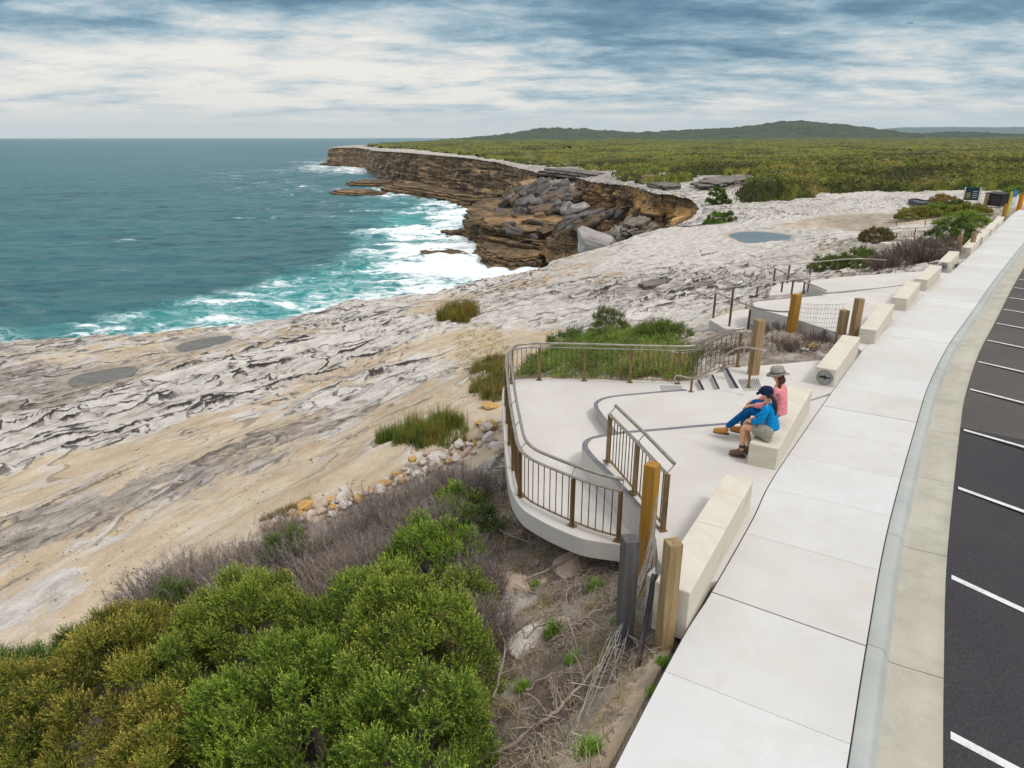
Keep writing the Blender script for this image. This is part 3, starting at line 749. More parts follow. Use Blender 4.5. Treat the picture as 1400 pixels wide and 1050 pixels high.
def layered_rock(name, poly, z0, z1, mat, label, cat, layers=8, shrink=0.7, seed=0, n=90, jitter=1.0, dip=(0, 0), kind=None, group=None):
    """stacked sandstone beds with ragged, overhanging edges"""
    P = resample([Vector((x, y, 0)) for x, y in poly] + [Vector((*poly[0], 0))], 1)
    per = len(P); P = resample(P, max(0.2, per / n))[:-1]
    m = len(P); px = np.array([p.x for p in P]); py = np.array([p.y for p in P])
    cx, cy = px.mean(), py.mean(); ang = np.arange(m) / m
    size = math.sqrt(abs(sum(px[i] * py[(i + 1) % m] - px[(i + 1) % m] * py[i] for i in range(m))) / 2)
    rows = []; h = (z1 - z0) / layers
    rl = random.Random(seed); ths = [rl.uniform(.45, 1.7) for _ in range(layers)]; tot = sum(ths); zc = z0
    for L in range(layers):
        hL = ths[L] / tot * (z1 - z0); zb_ = zc; zc += hL
        base = 1 - (1 - shrink) * (L / max(1, layers - 1)) ** 1.1
        ca, sa = np.cos(ang * 2 * np.pi), np.sin(ang * 2 * np.pi)
        nn = fbm(ca * 2.2 + L * 3.7, sa * 2.2, 4, seed + L, 0.6) * 0.22 * jitter + fbm(ca * 7 + L * 1.7, sa * 7, 3, seed + L + 40, 0.65) * 0.13 * jitter
        k = base + nn
        ox = fbm(np.array([L * 0.9]), np.array([seed * 1.3]), 2, seed)[0] * size * 0.05 * jitter
        for part, (zz, kk) in enumerate(((0.02, -0.022), (0.25, 0.0), (0.85, 0.006), (1.0, -0.012))):
            x = cx + ox + (px - cx) * (k + kk); y = cy + (py - cy) * (k + kk)
            z = zb_ + zz * hL + 0.12 * hL * fbm(ca * 9 + L, sa * 9, 2, seed + 80) + (x - cx) * dip[0] + (y - cy) * dip[1]
            rows.append((x, y, z))
    tx, ty, tz = rows[-1]
    for q in (0.8, 0.5, 0.2):
        x = cx + (tx - cx) * q; y = cy + (ty - cy) * q
        rows.append((x, y, z1 + (x - cx) * dip[0] + (y - cy) * dip[1] + h * 0.5 * fbm(x / size * 6, y / size * 6, 3, seed + 9)))
    X = np.stack([r[0] for r in rows]); Y = np.stack([r[1] for r in rows]); Z = np.stack([r[2] for r in rows])
    v = np.stack([X, Y, Z], -1).reshape(-1, 3); nr = len(rows)
    i = np.arange((nr - 1) * m); r = i // m; c = i % m; c2 = (c + 1) % m
    f = np.stack([r * m + c, r * m + c2, (r + 1) * m + c2, (r + 1) * m + c], 1)
    v = np.vstack([v, [[cx, cy, z1 + h * 0.2]]])
    cap = np.array([[(nr - 1) * m + j, (nr - 1) * m + (j + 1) % m, nr * m, nr * m] for j in range(m)])
    cap3 = cap[:, :3]
    o = np_mesh(name, v, f, mat, smooth=False, origin=(cx, cy, z0))
    bm = bmesh.new(); bm.from_mesh(o.data); bm.verts.ensure_lookup_table()
    for a in cap3:
        try: bm.faces.new([bm.verts[int(j)] for j in a])
        except ValueError: pass
    bm.to_mesh(o.data); bm.free()
    return tag(o, label, cat, group, kind)

# ------------------------------------------------------------------ sea
FOAM = [((0, 465), (.75, .75)), ((60, 455), (.6, .7)), ((130, 450), (.75, .8)), ((200, 445), (.75, .9)), ((250, 440), (.7, .9)), ((320, 425), (.8, 1)), ((380, 415), (.75, 1)), ((430, 395), (.75, 1)), ((480, 390), (.8, 1)), ((520, 370), (.75, 1)),
        ((560, 355), (.95, 1)), ((600, 360), (1.15, 1)), ((640, 370), (1.2, 1)), ((620, 335), (1.1, 1)), ((570, 372), (1.0, 1)), ((300, 438), (.85, 1)), ((160, 452), (.85, .9)), ((610, 390), (1, 1)), ((660, 355), (1, 1)), ((580, 330), (.9, 1)), ((540, 318), (.95, 1)), ((500, 345), (.7, .8)), ((560, 300), (.6, .95)), ((610, 300), (.95, 1)), ((640, 290), (1, .9)), ((500, 300), (.55, .6)), ((540, 280), (.6, .7)),
        ((600, 280), (.9, .9)), ((430, 295), (.6, .3)), ((390, 292), (.6, .25)), ((520, 265), (.85, .7)), ((470, 268), (.5, .3)), ((450, 260), (.6, .4)), ((400, 255), (.65, .15)), ((340, 248), (.6, .1)), ((440, 226), (.85, .3)), ((410, 224), (.7, .15)), ((500, 232), (.9, .3)), ((480, 245), (.5, .25)), ((380, 225), (.4, 0)),
        ((200, 337), (.58, 0)), ((100, 360), (.48, 0)), ((20, 430), (.58, .15)), ((100, 420), (.42, .1)), ((200, 400), (.42, .1)), ((300, 380), (.42, .15)), ((400, 350), (.45, .25)), ((440, 340), (.45, .3)), ((300, 330), (.35, 0)), ((300, 280), (.38, 0)), ((100, 300), (.33, 0)), ((200, 260), (.36, 0)), ((100, 230), (.33, 0)), ((300, 215), (.33, 0)), ((100, 200), (.3, 0)), ((400, 205), (.3, 0)), ((0, 350), (.38, 0)), ((400, 320), (.42, .1)), ((-150, 470), (.5, .6)), ((-200, 350), (.35, 0)), ((720, 365), (1.1, 1)), ((1000, 191), (.2, 0)), ((550, 196), (.25, 0))]
def build_sea():
    azs = np.radians(np.concatenate([np.linspace(-75, -40, 60)[:-1], np.linspace(-40, 4, 620), np.linspace(4, 50, 40)[1:]]))
    rs = np.concatenate([np.exp(np.linspace(math.log(28), math.log(1500), 560)), np.exp(np.linspace(math.log(1500), math.log(19000), 60))[1:]])
    x, y = polar_grid(azs, rs); r = np.hypot(x, y)
    pts = [polar(px, py, SEA) for px, py in [q[0] for q in FOAM]]
    A = np.arctan2(x, y); LR = np.log(r)
    F = idw([(a, l * 0.5) for a, l in pts], [q[1] for q in FOAM], A, LR * 0.5, 3.2)
    w = fbm(x / 34 + y / 90, y / 14 - x / 60, 4, 401) * 1.3 + fbm(x / 9, y / 5, 3, 411) * 0.5
    far = sstep(1600, 400, r)
    rough = sstep(0.35, 0.9, F[..., 0])
    z = SEA + w * far * (0.55 + 0.5 * rough) + rough * far * 1.6 * np.abs(fbm(x / 16, y / 9, 4, 421))
    v = np.stack([x, y, z], -1).reshape(-1, 3)
    t = NT('sea_water')
    foam = t.attr('foam', True); sh = t.attr('shallow', True)
    n1 = t.noise(1.0, 9, 0.68, stretch=(0.030, 0.075, 0.05), dist=1.2)
    n2 = t.noise(1.0, 8, 0.72, stretch=(0.16, 0.26, 0.2), dist=1.5)
    n3 = t.noise(1.0, 5, 0.6, stretch=(0.010, 0.03, 0.02))
    m = t.math('ADD', t.math('MULTIPLY', t.math('SUBTRACT', n1, 0.5), 1.5), t.math('MULTIPLY', t.math('SUBTRACT', n2, 0.5), 1.0))
    fm = t.mrange(t.math('ADD', m, foam), 0.74, 0.98)
    lace = t.mrange(t.math('ABSOLUTE', t.math('SUBTRACT', n2, 0.5)), 0.035, 0.0)
    fm = t.math('MAXIMUM', fm, t.math('MULTIPLY', lace, t.mrange(t.math('ADD', foam, t.math('MULTIPLY', m, 0.6)), 0.55, 0.95, 0, 0.75)))
    deep = t.mix(t.mrange(n3, 0.35, 0.65), (0.010, 0.082, 0.104), (0.026, 0.126, 0.142))
    sw = t.noise(1.0, 7, 0.7, stretch=(0.09, 0.22, 0.1)); deep = t.mix(t.mrange(sw, 0.40, 0.62, 0, 0.75), deep, (0.045, 0.150, 0.160)); deep = t.mix(t.mrange(sw, 0.46, 0.34, 0, 0.6), deep, (0.006, 0.045, 0.060))
    teal = t.mix(n2, (0.010, 0.22, 0.235), (0.07, 0.42, 0.40))
    col = t.mix(t.mrange(t.math('ADD', sh, t.math('MULTIPLY', m, 0.8)), 0.42, 1.25), deep, teal)
    col = t.mix(fm, col, (0.82, 0.85, 0.86))
    b1 = t.noise(1.0, 6, 0.65, stretch=(0.22, 0.5, 0.3)); b2 = t.noise(1.0, 4, 0.6, stretch=(1.1, 2.0, 1.5))
    nm = t.bump(b2, 0.5, 0.25, t.bump(b1, 0.9, 1.2))
    mat = t.done(col, t.mix(fm, (0.32,) * 3, (0.9,) * 3), nm, 0.12)
    o = np_mesh('sea', v, grid_faces(*x.shape), mat, fattr={'foam': F[..., 0], 'shallow': F[..., 1]})
    tag(o, 'grey blue ocean with turquoise surf breaking along the cliffs', 'sea', kind='structure')

def build_pools():
    t = NT('rock_pool_water')
    n = t.noise(3.0, 4, 0.5)
    brown = t.done(t.ramp(n, [(0.3, alb(104, 94, 82)), (0.7, alb(132, 120, 104))]), 0.12, t.bump(t.noise(5, 3), 0.06, 0.02), 0.5)
    t = NT('blue_pool_water')
    blue = t.done(t.ramp(t.noise(0.4, 3), [(0.3, alb(96, 108, 112)), (0.7, alb(120, 130, 132))]), 0.3, t.bump(t.noise(3, 3), 0.06, 0.02), 0.2)
    for i, pool in enumerate(POOLS):
        z = pool[-1] - 0.03
        L = smooth_line([(x, y, 0) for x, y in pool[:-1]], 6, True)
        mb = MB(); mb.prism([(p.x, p.y) for p in L], z - 0.3, z)
        o = mb.build('rock_pool', blue if i == 2 else brown)
        tag(o, ['shallow brown rock pool on the shelf at the far left', 'smaller dark rock pool close to the shelf edge', 'blue grey pool of water on the white rock'][i], 'rock pool', kind='structure')

# ------------------------------------------------------------------ heath and hills
def heath_mask(x, y):
    m = -poly_sd(x, y, HEATH)
    for h in HEATH_HOLES:
        m = np.minimum(m, poly_sd(x, y, h) * 0.8)
    return m

def build_heath():
    azs = np.radians(np.concatenate([np.linspace(-14, 38, 900), np.linspace(38, 75, 60)[1:]]))
    rs = np.exp(np.linspace(math.log(64), math.log(3900), 640))
    x, y = polar_grid(azs, rs); r = np.hypot(x, y)
    m = heath_mask(x, y) + 3.0 * fbm(x / 9, y / 9, 4, 501) * np.clip(r / 150, 0.35, 4)
    m = m + np.where(m < 22, 5.0 * fbm(x / 6, y / 6, 3, 505) + 3.0 * fbm(x / 25, y / 25, 3, 506), 0) * np.clip((r - 110) / 60, 0, 1)
    b = base_z(x, y)
    f1, f2, cid = worley(x / 2.6, y / 2.6, 511); g1, g2, gid = worley(x / 9 + 3, y / 9, 521)
    dome = np.sqrt(np.clip(1 - (f1 / 0.72) ** 2, 0, 1)) * (0.35 + 0.9 * cid) + 0.8 * np.sqrt(np.clip(1 - (g1 / 0.8) ** 2, 0, 1)) * gid
    patch = fbm(x / 60, y / 60, 4, 531)
    h = 0.25 + 1.15 * dome * (0.95 + 0.6 * patch) + 0.40 * fbm(x / 0.9, y / 0.9, 3, 541) + 0.9 * fbm(x / 130, y / 130, 3, 545) * sstep(100, 400, r)
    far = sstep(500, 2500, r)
    h = h + far * (5 + 4 * fbm(x / 200, y / 200, 4, 549))
    edge = sstep(0.0, 3.5, m)
    z = b - 0.6 + (h + 0.6) * edge
    sd = poly_sd(x, y, LAND)
    keep = (m > -1.5) & (sd < -2)
    g = lambda *c: np.array(alb(*c))
    n = fbm(x / 14, y / 14, 5, 551, 0.6); n2 = fbm(x / 3, y / 3, 4, 561, 0.6); n3 = fbm(x / 45, y / 45, 4, 571)
    e = lambda q: q[..., None]
    col = lerp(g(66, 76, 34), g(136, 136, 58), e(sstep(-.4, .4, n2 + 0.8 * (cid - .5))))
    col = lerp(col, g(156, 138, 72), e(0.75 * sstep(0.05, 0.45, n)))
    col = lerp(col, g(114, 132, 54), e(0.6 * sstep(0.15, 0.5, n3)))
    col = lerp(col, g(54, 60, 34), e(0.8 * sstep(0.05, 0.35, -n3 + 0.6 * n2)))
    col = lerp(col, g(150, 138, 112), e(0.7 * sstep(0.35, 0.55, fbm(x / 20, y / 7, 4, 581))))
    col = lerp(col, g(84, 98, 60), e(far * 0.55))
    t = NT('heath_scrub')
    c = t.attr('Col')
    a1 = t.noise(0.8, 7, 0.7); a2 = t.noise(4.0, 5, 0.7)
    c = t.mix(0.85, c, t.ramp(a1, [(0.32, (0.38, 0.40, 0.36)), (0.5, (0.95, 0.95, 0.9)), (0.68, (1.5, 1.45, 1.25))]), 'MULTIPLY')
    c = t.mix(0.7, c, t.ramp(a2, [(0.3, (0.45, 0.45, 0.45)), (0.7, (1.35, 1.35, 1.3))]), 'MULTIPLY')
    mat = t.done(c, 0.9, t.bump(a2, 1.0, 0.25, t.bump(a1, 1.0, 0.6)), 0.1)
    f = grid_faces(*x.shape); k = keep.ravel()[f].all(axis=1); f = f[k]
    v = np.stack([x, y, z], -1).reshape(-1, 3)
    used = np.zeros(len(v), bool); used[f.ravel()] = True; idx = np.cumsum(used) - 1
    o = np_mesh('heath', v[used], idx[f], mat, cols=col.reshape(-1, 3)[used], smooth=False)
    tag(o, 'low green and brown coastal heath covering the plateau behind the cliffs', 'heath', kind='stuff')
    # leafy sprays that break up the near scrub
    rng = np.random.default_rng(581); ok = np.flatnonzero((keep & (edge > 0.3) & (r < 330)).ravel())
    p = 1 / r.ravel()[ok] ** 0.5; pick = rng.choice(ok, 60000, p=p / p.sum())
    P = v[pick] + rng.normal(size=(60000, 3)) * np.array([0.5, 0.5, 0.12]) + np.array([0, 0, 0.05])
    sz = 0.0016 * r.ravel()[pick] + 0.10
    V, F, C = leaves(P, rng.normal(size=P.shape) * 0.8 + np.array([0, 0, 0.8]), sz * rng.uniform(0.8, 1.6, 60000), sz * rng.uniform(0.4, 0.8, 60000), col.reshape(-1, 3)[pick] * rng.uniform(0.6, 1.8, (60000, 1)), rng)
    o2 = np_mesh('heath_foliage', V, F, M_LEAF, cols=C, smooth=False)
    tag(o2, 'leafy shoots over the near part of the coastal heath', 'heath', kind='stuff')
    return o

def hill(name, prof, dist, depth, col, label, seed, bump=4.0, n=500, kind='structure'):
    """a rounded ridge whose skyline is given as (px, py) of the photograph at a distance"""
    xs = np.array([q[0] for q in prof], float); ys = np.array([q[1] for q in prof], float)
    px = np.linspace(xs[0], xs[-1], n); py = np.interp(px, xs, ys)
    py = np.convolve(np.pad(py, 8, 'edge'), np.ones(17) / 17, 'valid')
    cx = []; cz = []
    for a, b in zip(px, py):
        d = ray(a, b); t = dist / d[1]; cx.append(d[0] * t); cz.append(CAM_H + d[2] * t)
    cx = np.array(cx); cz = np.array(cz); zb = -8.0
    rows = []
    for j in range(26):
        q = j / 25 * 2 - 1            # -1 front .. 1 back
        prof_h = (1 - abs(q) ** 1.7)
        yy = dist + q * depth
        xx = cx * (yy / dist) if False else cx + 0 * q
        z = zb + (cz - zb) * prof_h
        z = z + prof_h ** 0.5 * (bump * fbm(xx / 40, np.full(n, yy / 40), 4, seed, 0.65) + bump * 0.6 * np.abs(fbm(xx / 12, np.full(n, yy / 14), 3, seed + 5)))
        rows.append((xx, np.full(n, yy), z))
    X = np.stack([r[0] for r in rows]); Y = np.stack([r[1] for r in rows]); Z = np.stack([r[2] for r in rows])
    t = NT(name + '_cover')
    a = t.noise(0.03, 7, 0.7); b = t.noise(0.004, 4, 0.6)
    c = t.ramp(a, [(0.3, tuple(np.array(col) * 0.55)), (0.55, col), (0.75, tuple(np.array(col) * 1.5))])
    mat = t.done(c, 0.95, t.bump(a, 1.0, 6.0), 0.05)
    o = np_mesh(name, np.stack([X, Y, Z], -1).reshape(-1, 3), grid_faces(26, n), mat)
    return tag(o, label, 'hill', kind=kind)

def build_far():
    hill('hills', [(560, 198), (620, 192), (660, 187), (700, 184), (722, 178), (745, 175.5), (790, 177), (830, 180), (870, 182), (905, 181), (950, 178), (1000, 176), (1040, 172), (1060, 168), (1075, 166.5), (1110, 168), (1140, 173), (1165, 175), (1190, 181), (1225, 185), (1260, 187), (1300, 190), (1350, 191)], 2300, 520, alb(84, 94, 76), 'low scrub covered hills on the skyline behind the heath', 611, 9.0)
    hill('hill', [(1180, 192), (1230, 187), (1270, 183), (1300, 180.5), (1340, 182), (1380, 184), (1420, 184), (1500, 183), (1600, 184)], 4200, 500, alb(64, 76, 56), 'dark low ridge on the skyline at the right', 631, 8.0)
    hill('distant_hills', [(1120, 189), (1160, 184), (1195, 178), (1230, 174.5), (1300, 174), (1360, 174.5), (1420, 173.5), (1500, 174), (1640, 175)], 14000, 1600, alb(70, 84, 66), 'faint blue ridge far away at the right', 651, 14.0)

SLOPE = [(640, 302, -24), (655, 283, -22), (690, 268, -18), (705, 255, -15), (740, 252, -13.5), (770, 262, -13.5), (800, 275, -13.2), (838, 287, -13), (865, 305, -12.5), (900, 306, -10), (945, 297, -8), (905, 318, -11), (830, 338, -20), (770, 324, -24), (740, 312, -23), (700, 302, -22), (780, 350, -31), (760, 360, -34), (800, 352, -31), (850, 342, -25), (660, 268, -23), (690, 330, -27), (640, 330, -31), (600, 290, -33), (720, 275, -17.5), (745, 285, -18), (790, 300, -17), (820, 305, -15.5)]
_sl = TPS([polar(*q)[:2] for q in SLOPE], [q[2] for q in SLOPE], 1e-3)
def slope_z(x, y): return np.minimum(_sl(np.arctan2(x, y), np.log(np.hypot(x, y))), -11.0)

def build_slope():
    azs = np.linspace(-0.09, 0.28, 300); rs = np.exp(np.linspace(math.log(104), math.log(380), 300))
    x, y = polar_grid(azs, rs)
    z = slope_z(x, y)
    f1, f2, cid = worley(x / 4, y / 4, 711)
    h1, h2, hid = worley(x / 1.7, y / 1.7, 712); z0_ = z.copy(); z = z - 7 * sstep(-15.8, -18.2, z0_) + 0.5 * (hid - 0.5) * sstep(0.0, 0.25, h2 - h1)
    z = z + 1.8 * fbm(x / 12, y / 12, 5, 701, 0.6) + 2.6 * (cid - 0.5) * sstep(0.0, 0.2, f2 - f1) + 0.5 * fbm(x / 1.5, y / 1.5, 3, 705)
    q = fbm(x / 16, y / 16, 4, 715); q2 = fbm(x / 4, y / 4, 4, 717)
    g = lambda *c: np.array(alb(*c))
    col = lerp(g(96, 90, 82), g(168, 156, 142), sstep(-.4, .4, q2 + .6 * (cid - .5))[..., None])
    col = lerp(col, g(176, 146, 104), (0.8 * sstep(0.05, .4, q))[..., None])
    col = lerp(col, g(92, 104, 48), (0.8 * sstep(0.15, .4, -q + .3 * q2) * sstep(-19, -14, z))[..., None])
    o = np_mesh('boulder_slope', np.stack([x, y, z], -1).reshape(-1, 3), (lambda F: F[(z0_.ravel()[F] > -18.2).all(axis=1)])(grid_faces(*x.shape)), [M_ROCK, M_LEDGE], cols=col.reshape(-1, 3), smooth=False)
    zz = z0_.ravel(); mi = np.array([int(zz[q.vertices[0]] < -15.0) for q in o.data.polygons], np.int32); o.data.polygons.foreach_set('material_index', mi)
    tag(o, 'rubble slope of brown and grey rock below the ochre bluff', 'rock slope', kind='structure')

def S(pts, z): return [A2(px, py, z) for px, py in pts]

def build_ledges():
    layered_rock('rock_ledge', S([(630, 318), (638, 332), (668, 347), (720, 358), (790, 368), (850, 356), (850, 322), (780, 304), (720, 296), (680, 291), (652, 296), (638, 306)], -28), -29, -20.0, M_LEDGE, 'big brown layered rock ledge below the tumbled grey boulders', 'rock ledge', 9, 0.88, 3, 240, 0.45, kind='structure')
    layered_rock('rock_ledge', S([(644, 347), (655, 360), (672, 369), (700, 376), (735, 372), (770, 360), (775, 345), (740, 338), (690, 336), (655, 340)], -28), -29, -24.6, M_LEDGE, 'lower brown layered ledge awash in white surf', 'rock ledge', 6, 0.8, 13, 160, 0.5, kind='structure')
    layered_rock('sea_rock', S([(560, 349), (580, 343), (610, 342), (640, 345), (642, 350), (610, 354), (575, 354)], -28), -28.6, -27.0, M_LEDGE, 'flat dark rock in the white surf in front of the lower ledge', 'sea rock', 3, 0.7, 23, 90)
    layered_rock('sea_rock', S([(594, 318), (612, 316), (640, 318), (640, 323), (610, 323)], -28), -28.6, -27.0, M_LEDGE, 'small dark rock in the surf beside the big brown ledge', 'sea rock', 3, 0.7, 33, 70)
    layered_rock('sea_rock', S([(446, 265), (470, 261), (510, 262), (535, 266), (500, 268.5), (465, 268)], -28), -28.8, -26.2, M_LEDGE, 'long low dark rock off the headland, nearest of the reef there', 'sea rock', 3, 0.75, 43, 90)
    layered_rock('sea_rock', S([(472, 253), (490, 250), (530, 249.5), (550, 253), (520, 256), (485, 256)], -28), -28.8, -25.4, M_LEDGE, 'low dark rock off the headland cliff, behind the longer reef rock', 'sea rock', 3, 0.75, 53, 90)
    layered_rock('rock_ledge', S([(520, 262), (560, 268), (600, 276), (640, 284), (675, 287), (705, 280), (700, 262), (640, 262), (580, 255), (540, 252)], -28), -29.5, -24.0, M_LEDGE, 'brown rubble ledge along the foot of the long headland cliff', 'rock ledge', 5, 0.8, 63, 220, 0.7, kind='structure')
    layered_rock('rock_ledge', S([(432, 225.6), (450, 222), (500, 222), (520, 226), (500, 229.6), (460, 228)], -28), -29.5, -25.2, M_LEDGE, 'low dark ledge at the tip of the headland', 'rock ledge', 4, 0.8, 73, 120, 0.7, kind='structure')

def boulder(px, py, w_px, h_px, dist, mat, label, seed, tilt=0.0, group='tumbled boulders below the ochre bluff', flat=1.0, settle=True):
    """one angular fallen block, its beds still showing"""
    d = ray(px, py); dh = math.hypot(d[0], d[1])
    tt = np.linspace(dist * 0.75, dist * 1.5, 400); hit = (CAM_H + d[2] * tt / dh) < slope_z(d[0] * tt / dh, d[1] * tt / dh) + h_px / FPX * tt * 0.30
    if settle and hit.any(): dist = float(tt[np.argmax(hit)])
    t = dist / dh
    c = Vector((d[0] * t, d[1] * t, CAM_H + d[2] * t))
    w = w_px / FPX * dist; h = h_px / FPX * dist
    rng = random.Random(seed)
    bm = bmesh.new()
    bmesh.ops.create_cube(bm, size=1.0)
    for v in bm.verts:
        v.co.x *= 1 + rng.uniform(-.35, .25); v.co.y *= 1 + rng.uniform(-.35, .25); v.co.z *= 1 + rng.uniform(-.45, .2)
        v.co += Vector((rng.uniform(-.16, .16), rng.uniform(-.16, .16), rng.uniform(-.16, .16)))
    bmesh.ops.bevel(bm, geom=list(bm.edges), offset=0.13, segments=1, affect='EDGES')
    bmesh.ops.triangulate(bm, faces=list(bm.faces))
    bmesh.ops.subdivide_edges(bm, edges=list(bm.edges), cuts=3, use_grid_fill=True)
    P = np.array([v.co[:] for v in bm.verts])
    n = fbm(P[:, 0] * 2.5 + seed, P[:, 1] * 2.5 + P[:, 2] * 1.7, 4, seed % 97)
    st = np.round(fbm(P[:, 2] * 5 + seed, P[:, 0] * 0.6, 3, seed % 89) * 3) / 3
    k = 1 + 0.10 * n + 0.10 * st
    for v, q in zip(bm.verts, k):
        v.co.x *= q; v.co.y *= q; v.co.z *= 1 + (q - 1) * 0.4
    me = bpy.data.meshes.new('boulder'); bm.to_mesh(me); bm.free(); me.materials.append(mat)
    o = bpy.data.objects.new('boulder', me); link(o); o.location = c
    o.scale = (w, w * 0.85 * flat, h); o.rotation_euler = (rng.uniform(-.25, .25), tilt, rng.uniform(-.6, .6))
    return tag(o, label, 'boulder', group)

def build_boulders():
    M_GREY = mottled('grey_boulder_stone', alb(66, 62, 62), alb(158, 150, 146), 1.2, 0.9, 0.6, 6, dist=0.3, stretch=(0.4, 0.4, 2.2))
    M_PALE = mottled('pale_boulder_stone', alb(150, 142, 140), alb(206, 198, 194), 0.9, 0.9, 0.5, 6, dist=0.3, stretch=(0.5, 0.5, 1.6))
    M_BRN = mottled('brown_boulder_stone', alb(92, 78, 66), alb(150, 128, 106), 1.0, 0.9, 0.6, 6, dist=0.3, stretch=(0.4, 0.4, 2.0))
    boulder(808, 334, 50, 32, 122, M_PALE, 'big pale wedge shaped boulder at the edge of the white shelf', 801, 0.25, settle=False)
    boulder(776, 288, 22, 22, 165, M_PALE, 'white boulder standing on end amid the grey tumbled blocks', 802, 0.5)
    boulder(795, 283, 24, 12, 160, M_PALE, 'pale slab lying just right of the upright white boulder', 803, -0.2)
    layered_rock('rock_outcrop', [(p.x, p.y) for p in [at(px, py, -9) for px, py in [(836, 318), (850, 326), (890, 322), (905, 308), (880, 302), (852, 305)]]], -11.5, -7.6, mottled('outcrop_stone', alb(100, 92, 84), alb(170, 156, 138), 1.2, 0.9, 0.6, 5, dist=0.3, stretch=(0.3, 0.3, 3.0)), 'tilted layered outcrop in front of the ochre bluff', 'rock outcrop', 9, 0.5, 83, 110, 1.0, (0.10, 0.0))
    boulder(806, 306, 34, 14, 150, M_BRN, 'long dark slab leaning in the rubble left of the layered outcrop', 805, -0.55)
    boulder(838, 325, 22, 14, 122, M_GREY, 'squat grey block resting against the layered outcrop', 806, 0.1)
    boulder(925, 313, 26, 9, 96, M_BRN, 'flat brown block under the right end of the bluff', 807, 0.05, settle=False)
    boulder(912, 320, 24, 8, 92, M_BRN, 'flat brown block just above the white shelf edge', 808, -0.05, settle=False)
    boulder(688, 291, 22, 14, 225, M_GREY, 'rounded grey boulder on the front edge of the brown ledge', 809, 0.2)
    boulder(713, 293, 15, 20, 215, M_GREY, 'upright oval grey boulder on top of the brown ledge', 810, 0.3)
    rng = random.Random(5)
    k = 0
    for py, xs in ((258, range(712, 770, 13)), (265, range(706, 778, 12)), (272, range(702, 775, 12)), (280, range(694, 765, 13)), (287, range(730, 765, 14)), (300, range(690, 800, 22)), (308, range(770, 800, 14)), (270, range(782, 830, 16)), (295, range(800, 850, 16))):
        for px in xs:
            k += 1
            big = rng.random()
            m = M_GREY if rng.random() < 0.75 else M_BRN
            d = lerp(250, 165, (px - 690) / 140) * lerp(1.02, 0.93, (py - 258) / 50)
            boulder(px + rng.uniform(-4, 4), py + rng.uniform(-3, 3), 13 + 13 * big, 9 + 7 * big, d, m, 'angular fallen block in the heap of tumbled boulders under the bluff', 820 + k, rng.uniform(-.7, -.1))

def build_more_rocks():
    M_BRN = mottled('rubble_stone', alb(84, 68, 54), alb(168, 140, 108), 1.0, 0.9, 0.6, 6, dist=0.3, stretch=(0.4, 0.4, 2.0)); M_GRY = mottled('dark_rubble_stone', alb(58, 54, 52), alb(140, 130, 122), 1.2, 0.9, 0.6, 6, dist=0.3, stretch=(0.4, 0.4, 2.2))
    rng = random.Random(31); k = 0
    for py, xs, z in ((297, range(668, 742, 17), -19.3), (306, range(655, 760, 16), -19.5), (316, range(690, 775, 19), -19.5), (326, range(735, 790, 18), -19.6)):
        for px in xs:
            if rng.random() < 0.25: continue
            k += 1; x = px + rng.uniform(-6, 6); y = py + rng.uniform(-3, 3); p = at(x, y, z); s_ = rng.uniform(0.5, 1.25)
            boulder(x, y, 16 * s_, 8 * s_, math.hypot(p.x, p.y), M_BRN if rng.random() < .6 else M_GRY, 'angular block lying on the flat top of the brown layered ledge', 1500 + k, rng.uniform(-.35, .35), group='blocks strewn over the brown layered ledge', settle=False)
    M_OUT = mottled('crag_stone', alb(78, 72, 68), alb(172, 162, 150), 0.8, 0.9, 0.6, 5, dist=0.3, stretch=(0.3, 0.3, 3.0))
    for j, (px, z0, z1, lab, sd_) in enumerate((([(942, 258), (975, 263), (1006, 258), (1030, 250), (1026, 245), (985, 246), (955, 250)], -5.8, -3.4, 'dark weathered rock crag on the plateau between two patches of heath', 301), ([(880, 256), (910, 262), (935, 262), (932, 256), (905, 253)], -5.8, -4.0, 'low dark rock step at the brink of the ochre bluff', 311), ([(730, 234), (775, 239), (815, 245), (840, 243), (810, 237), (765, 232)], -10.6, -8.0, 'long dark rock step along the brink above the tumbled boulders', 321), ([(868, 397), (885, 390), (915, 386), (925, 391), (905, 398), (880, 402)], -4.6, -3.75, 'dark pitted rock lump on the pale shelf beyond the railing', 331), ([(930, 398), (960, 392), (985, 390), (975, 398), (948, 402)], -3.7, -3.15, 'long dark broken ledge on the pale shelf left of the second platform', 341))):
        if j > 2:
            for _ in range(6):
                c = np.mean(S(px, (z0 + z1) / 2), axis=0); bz = float(base_z(c[0], c[1])); z0, z1 = bz - 0.5, bz + 0.28
        layered_rock('rock_outcrop', S(px, (z0 + z1) / 2), z0, z1, M_OUT, lab, 'rock outcrop', 5, 0.72, sd_, 130, 1.3)

def build_haze():
    mb = MB(); mb.box((0, 9000, 118), (40000, 22000, 310))
    m = bpy.data.materials.new('haze_air'); m.use_nodes = True; n = m.node_tree.nodes; n.remove(n['Principled BSDF'])
    v = n.new('ShaderNodeVolumePrincipled'); v.inputs['Color'].default_value = (0.74, 0.89, 1.0, 1); v.inputs['Density'].default_value = HAZE; v.inputs['Anisotropy'].default_value = 0.0
    m.node_tree.links.new(v.outputs[0], n['Material Output'].inputs['Volume'])
    o = mb.build('haze', m); tag(o, 'thin sea haze that pales the farthest hills', 'haze', kind='stuff')
HAZE = 0.000042

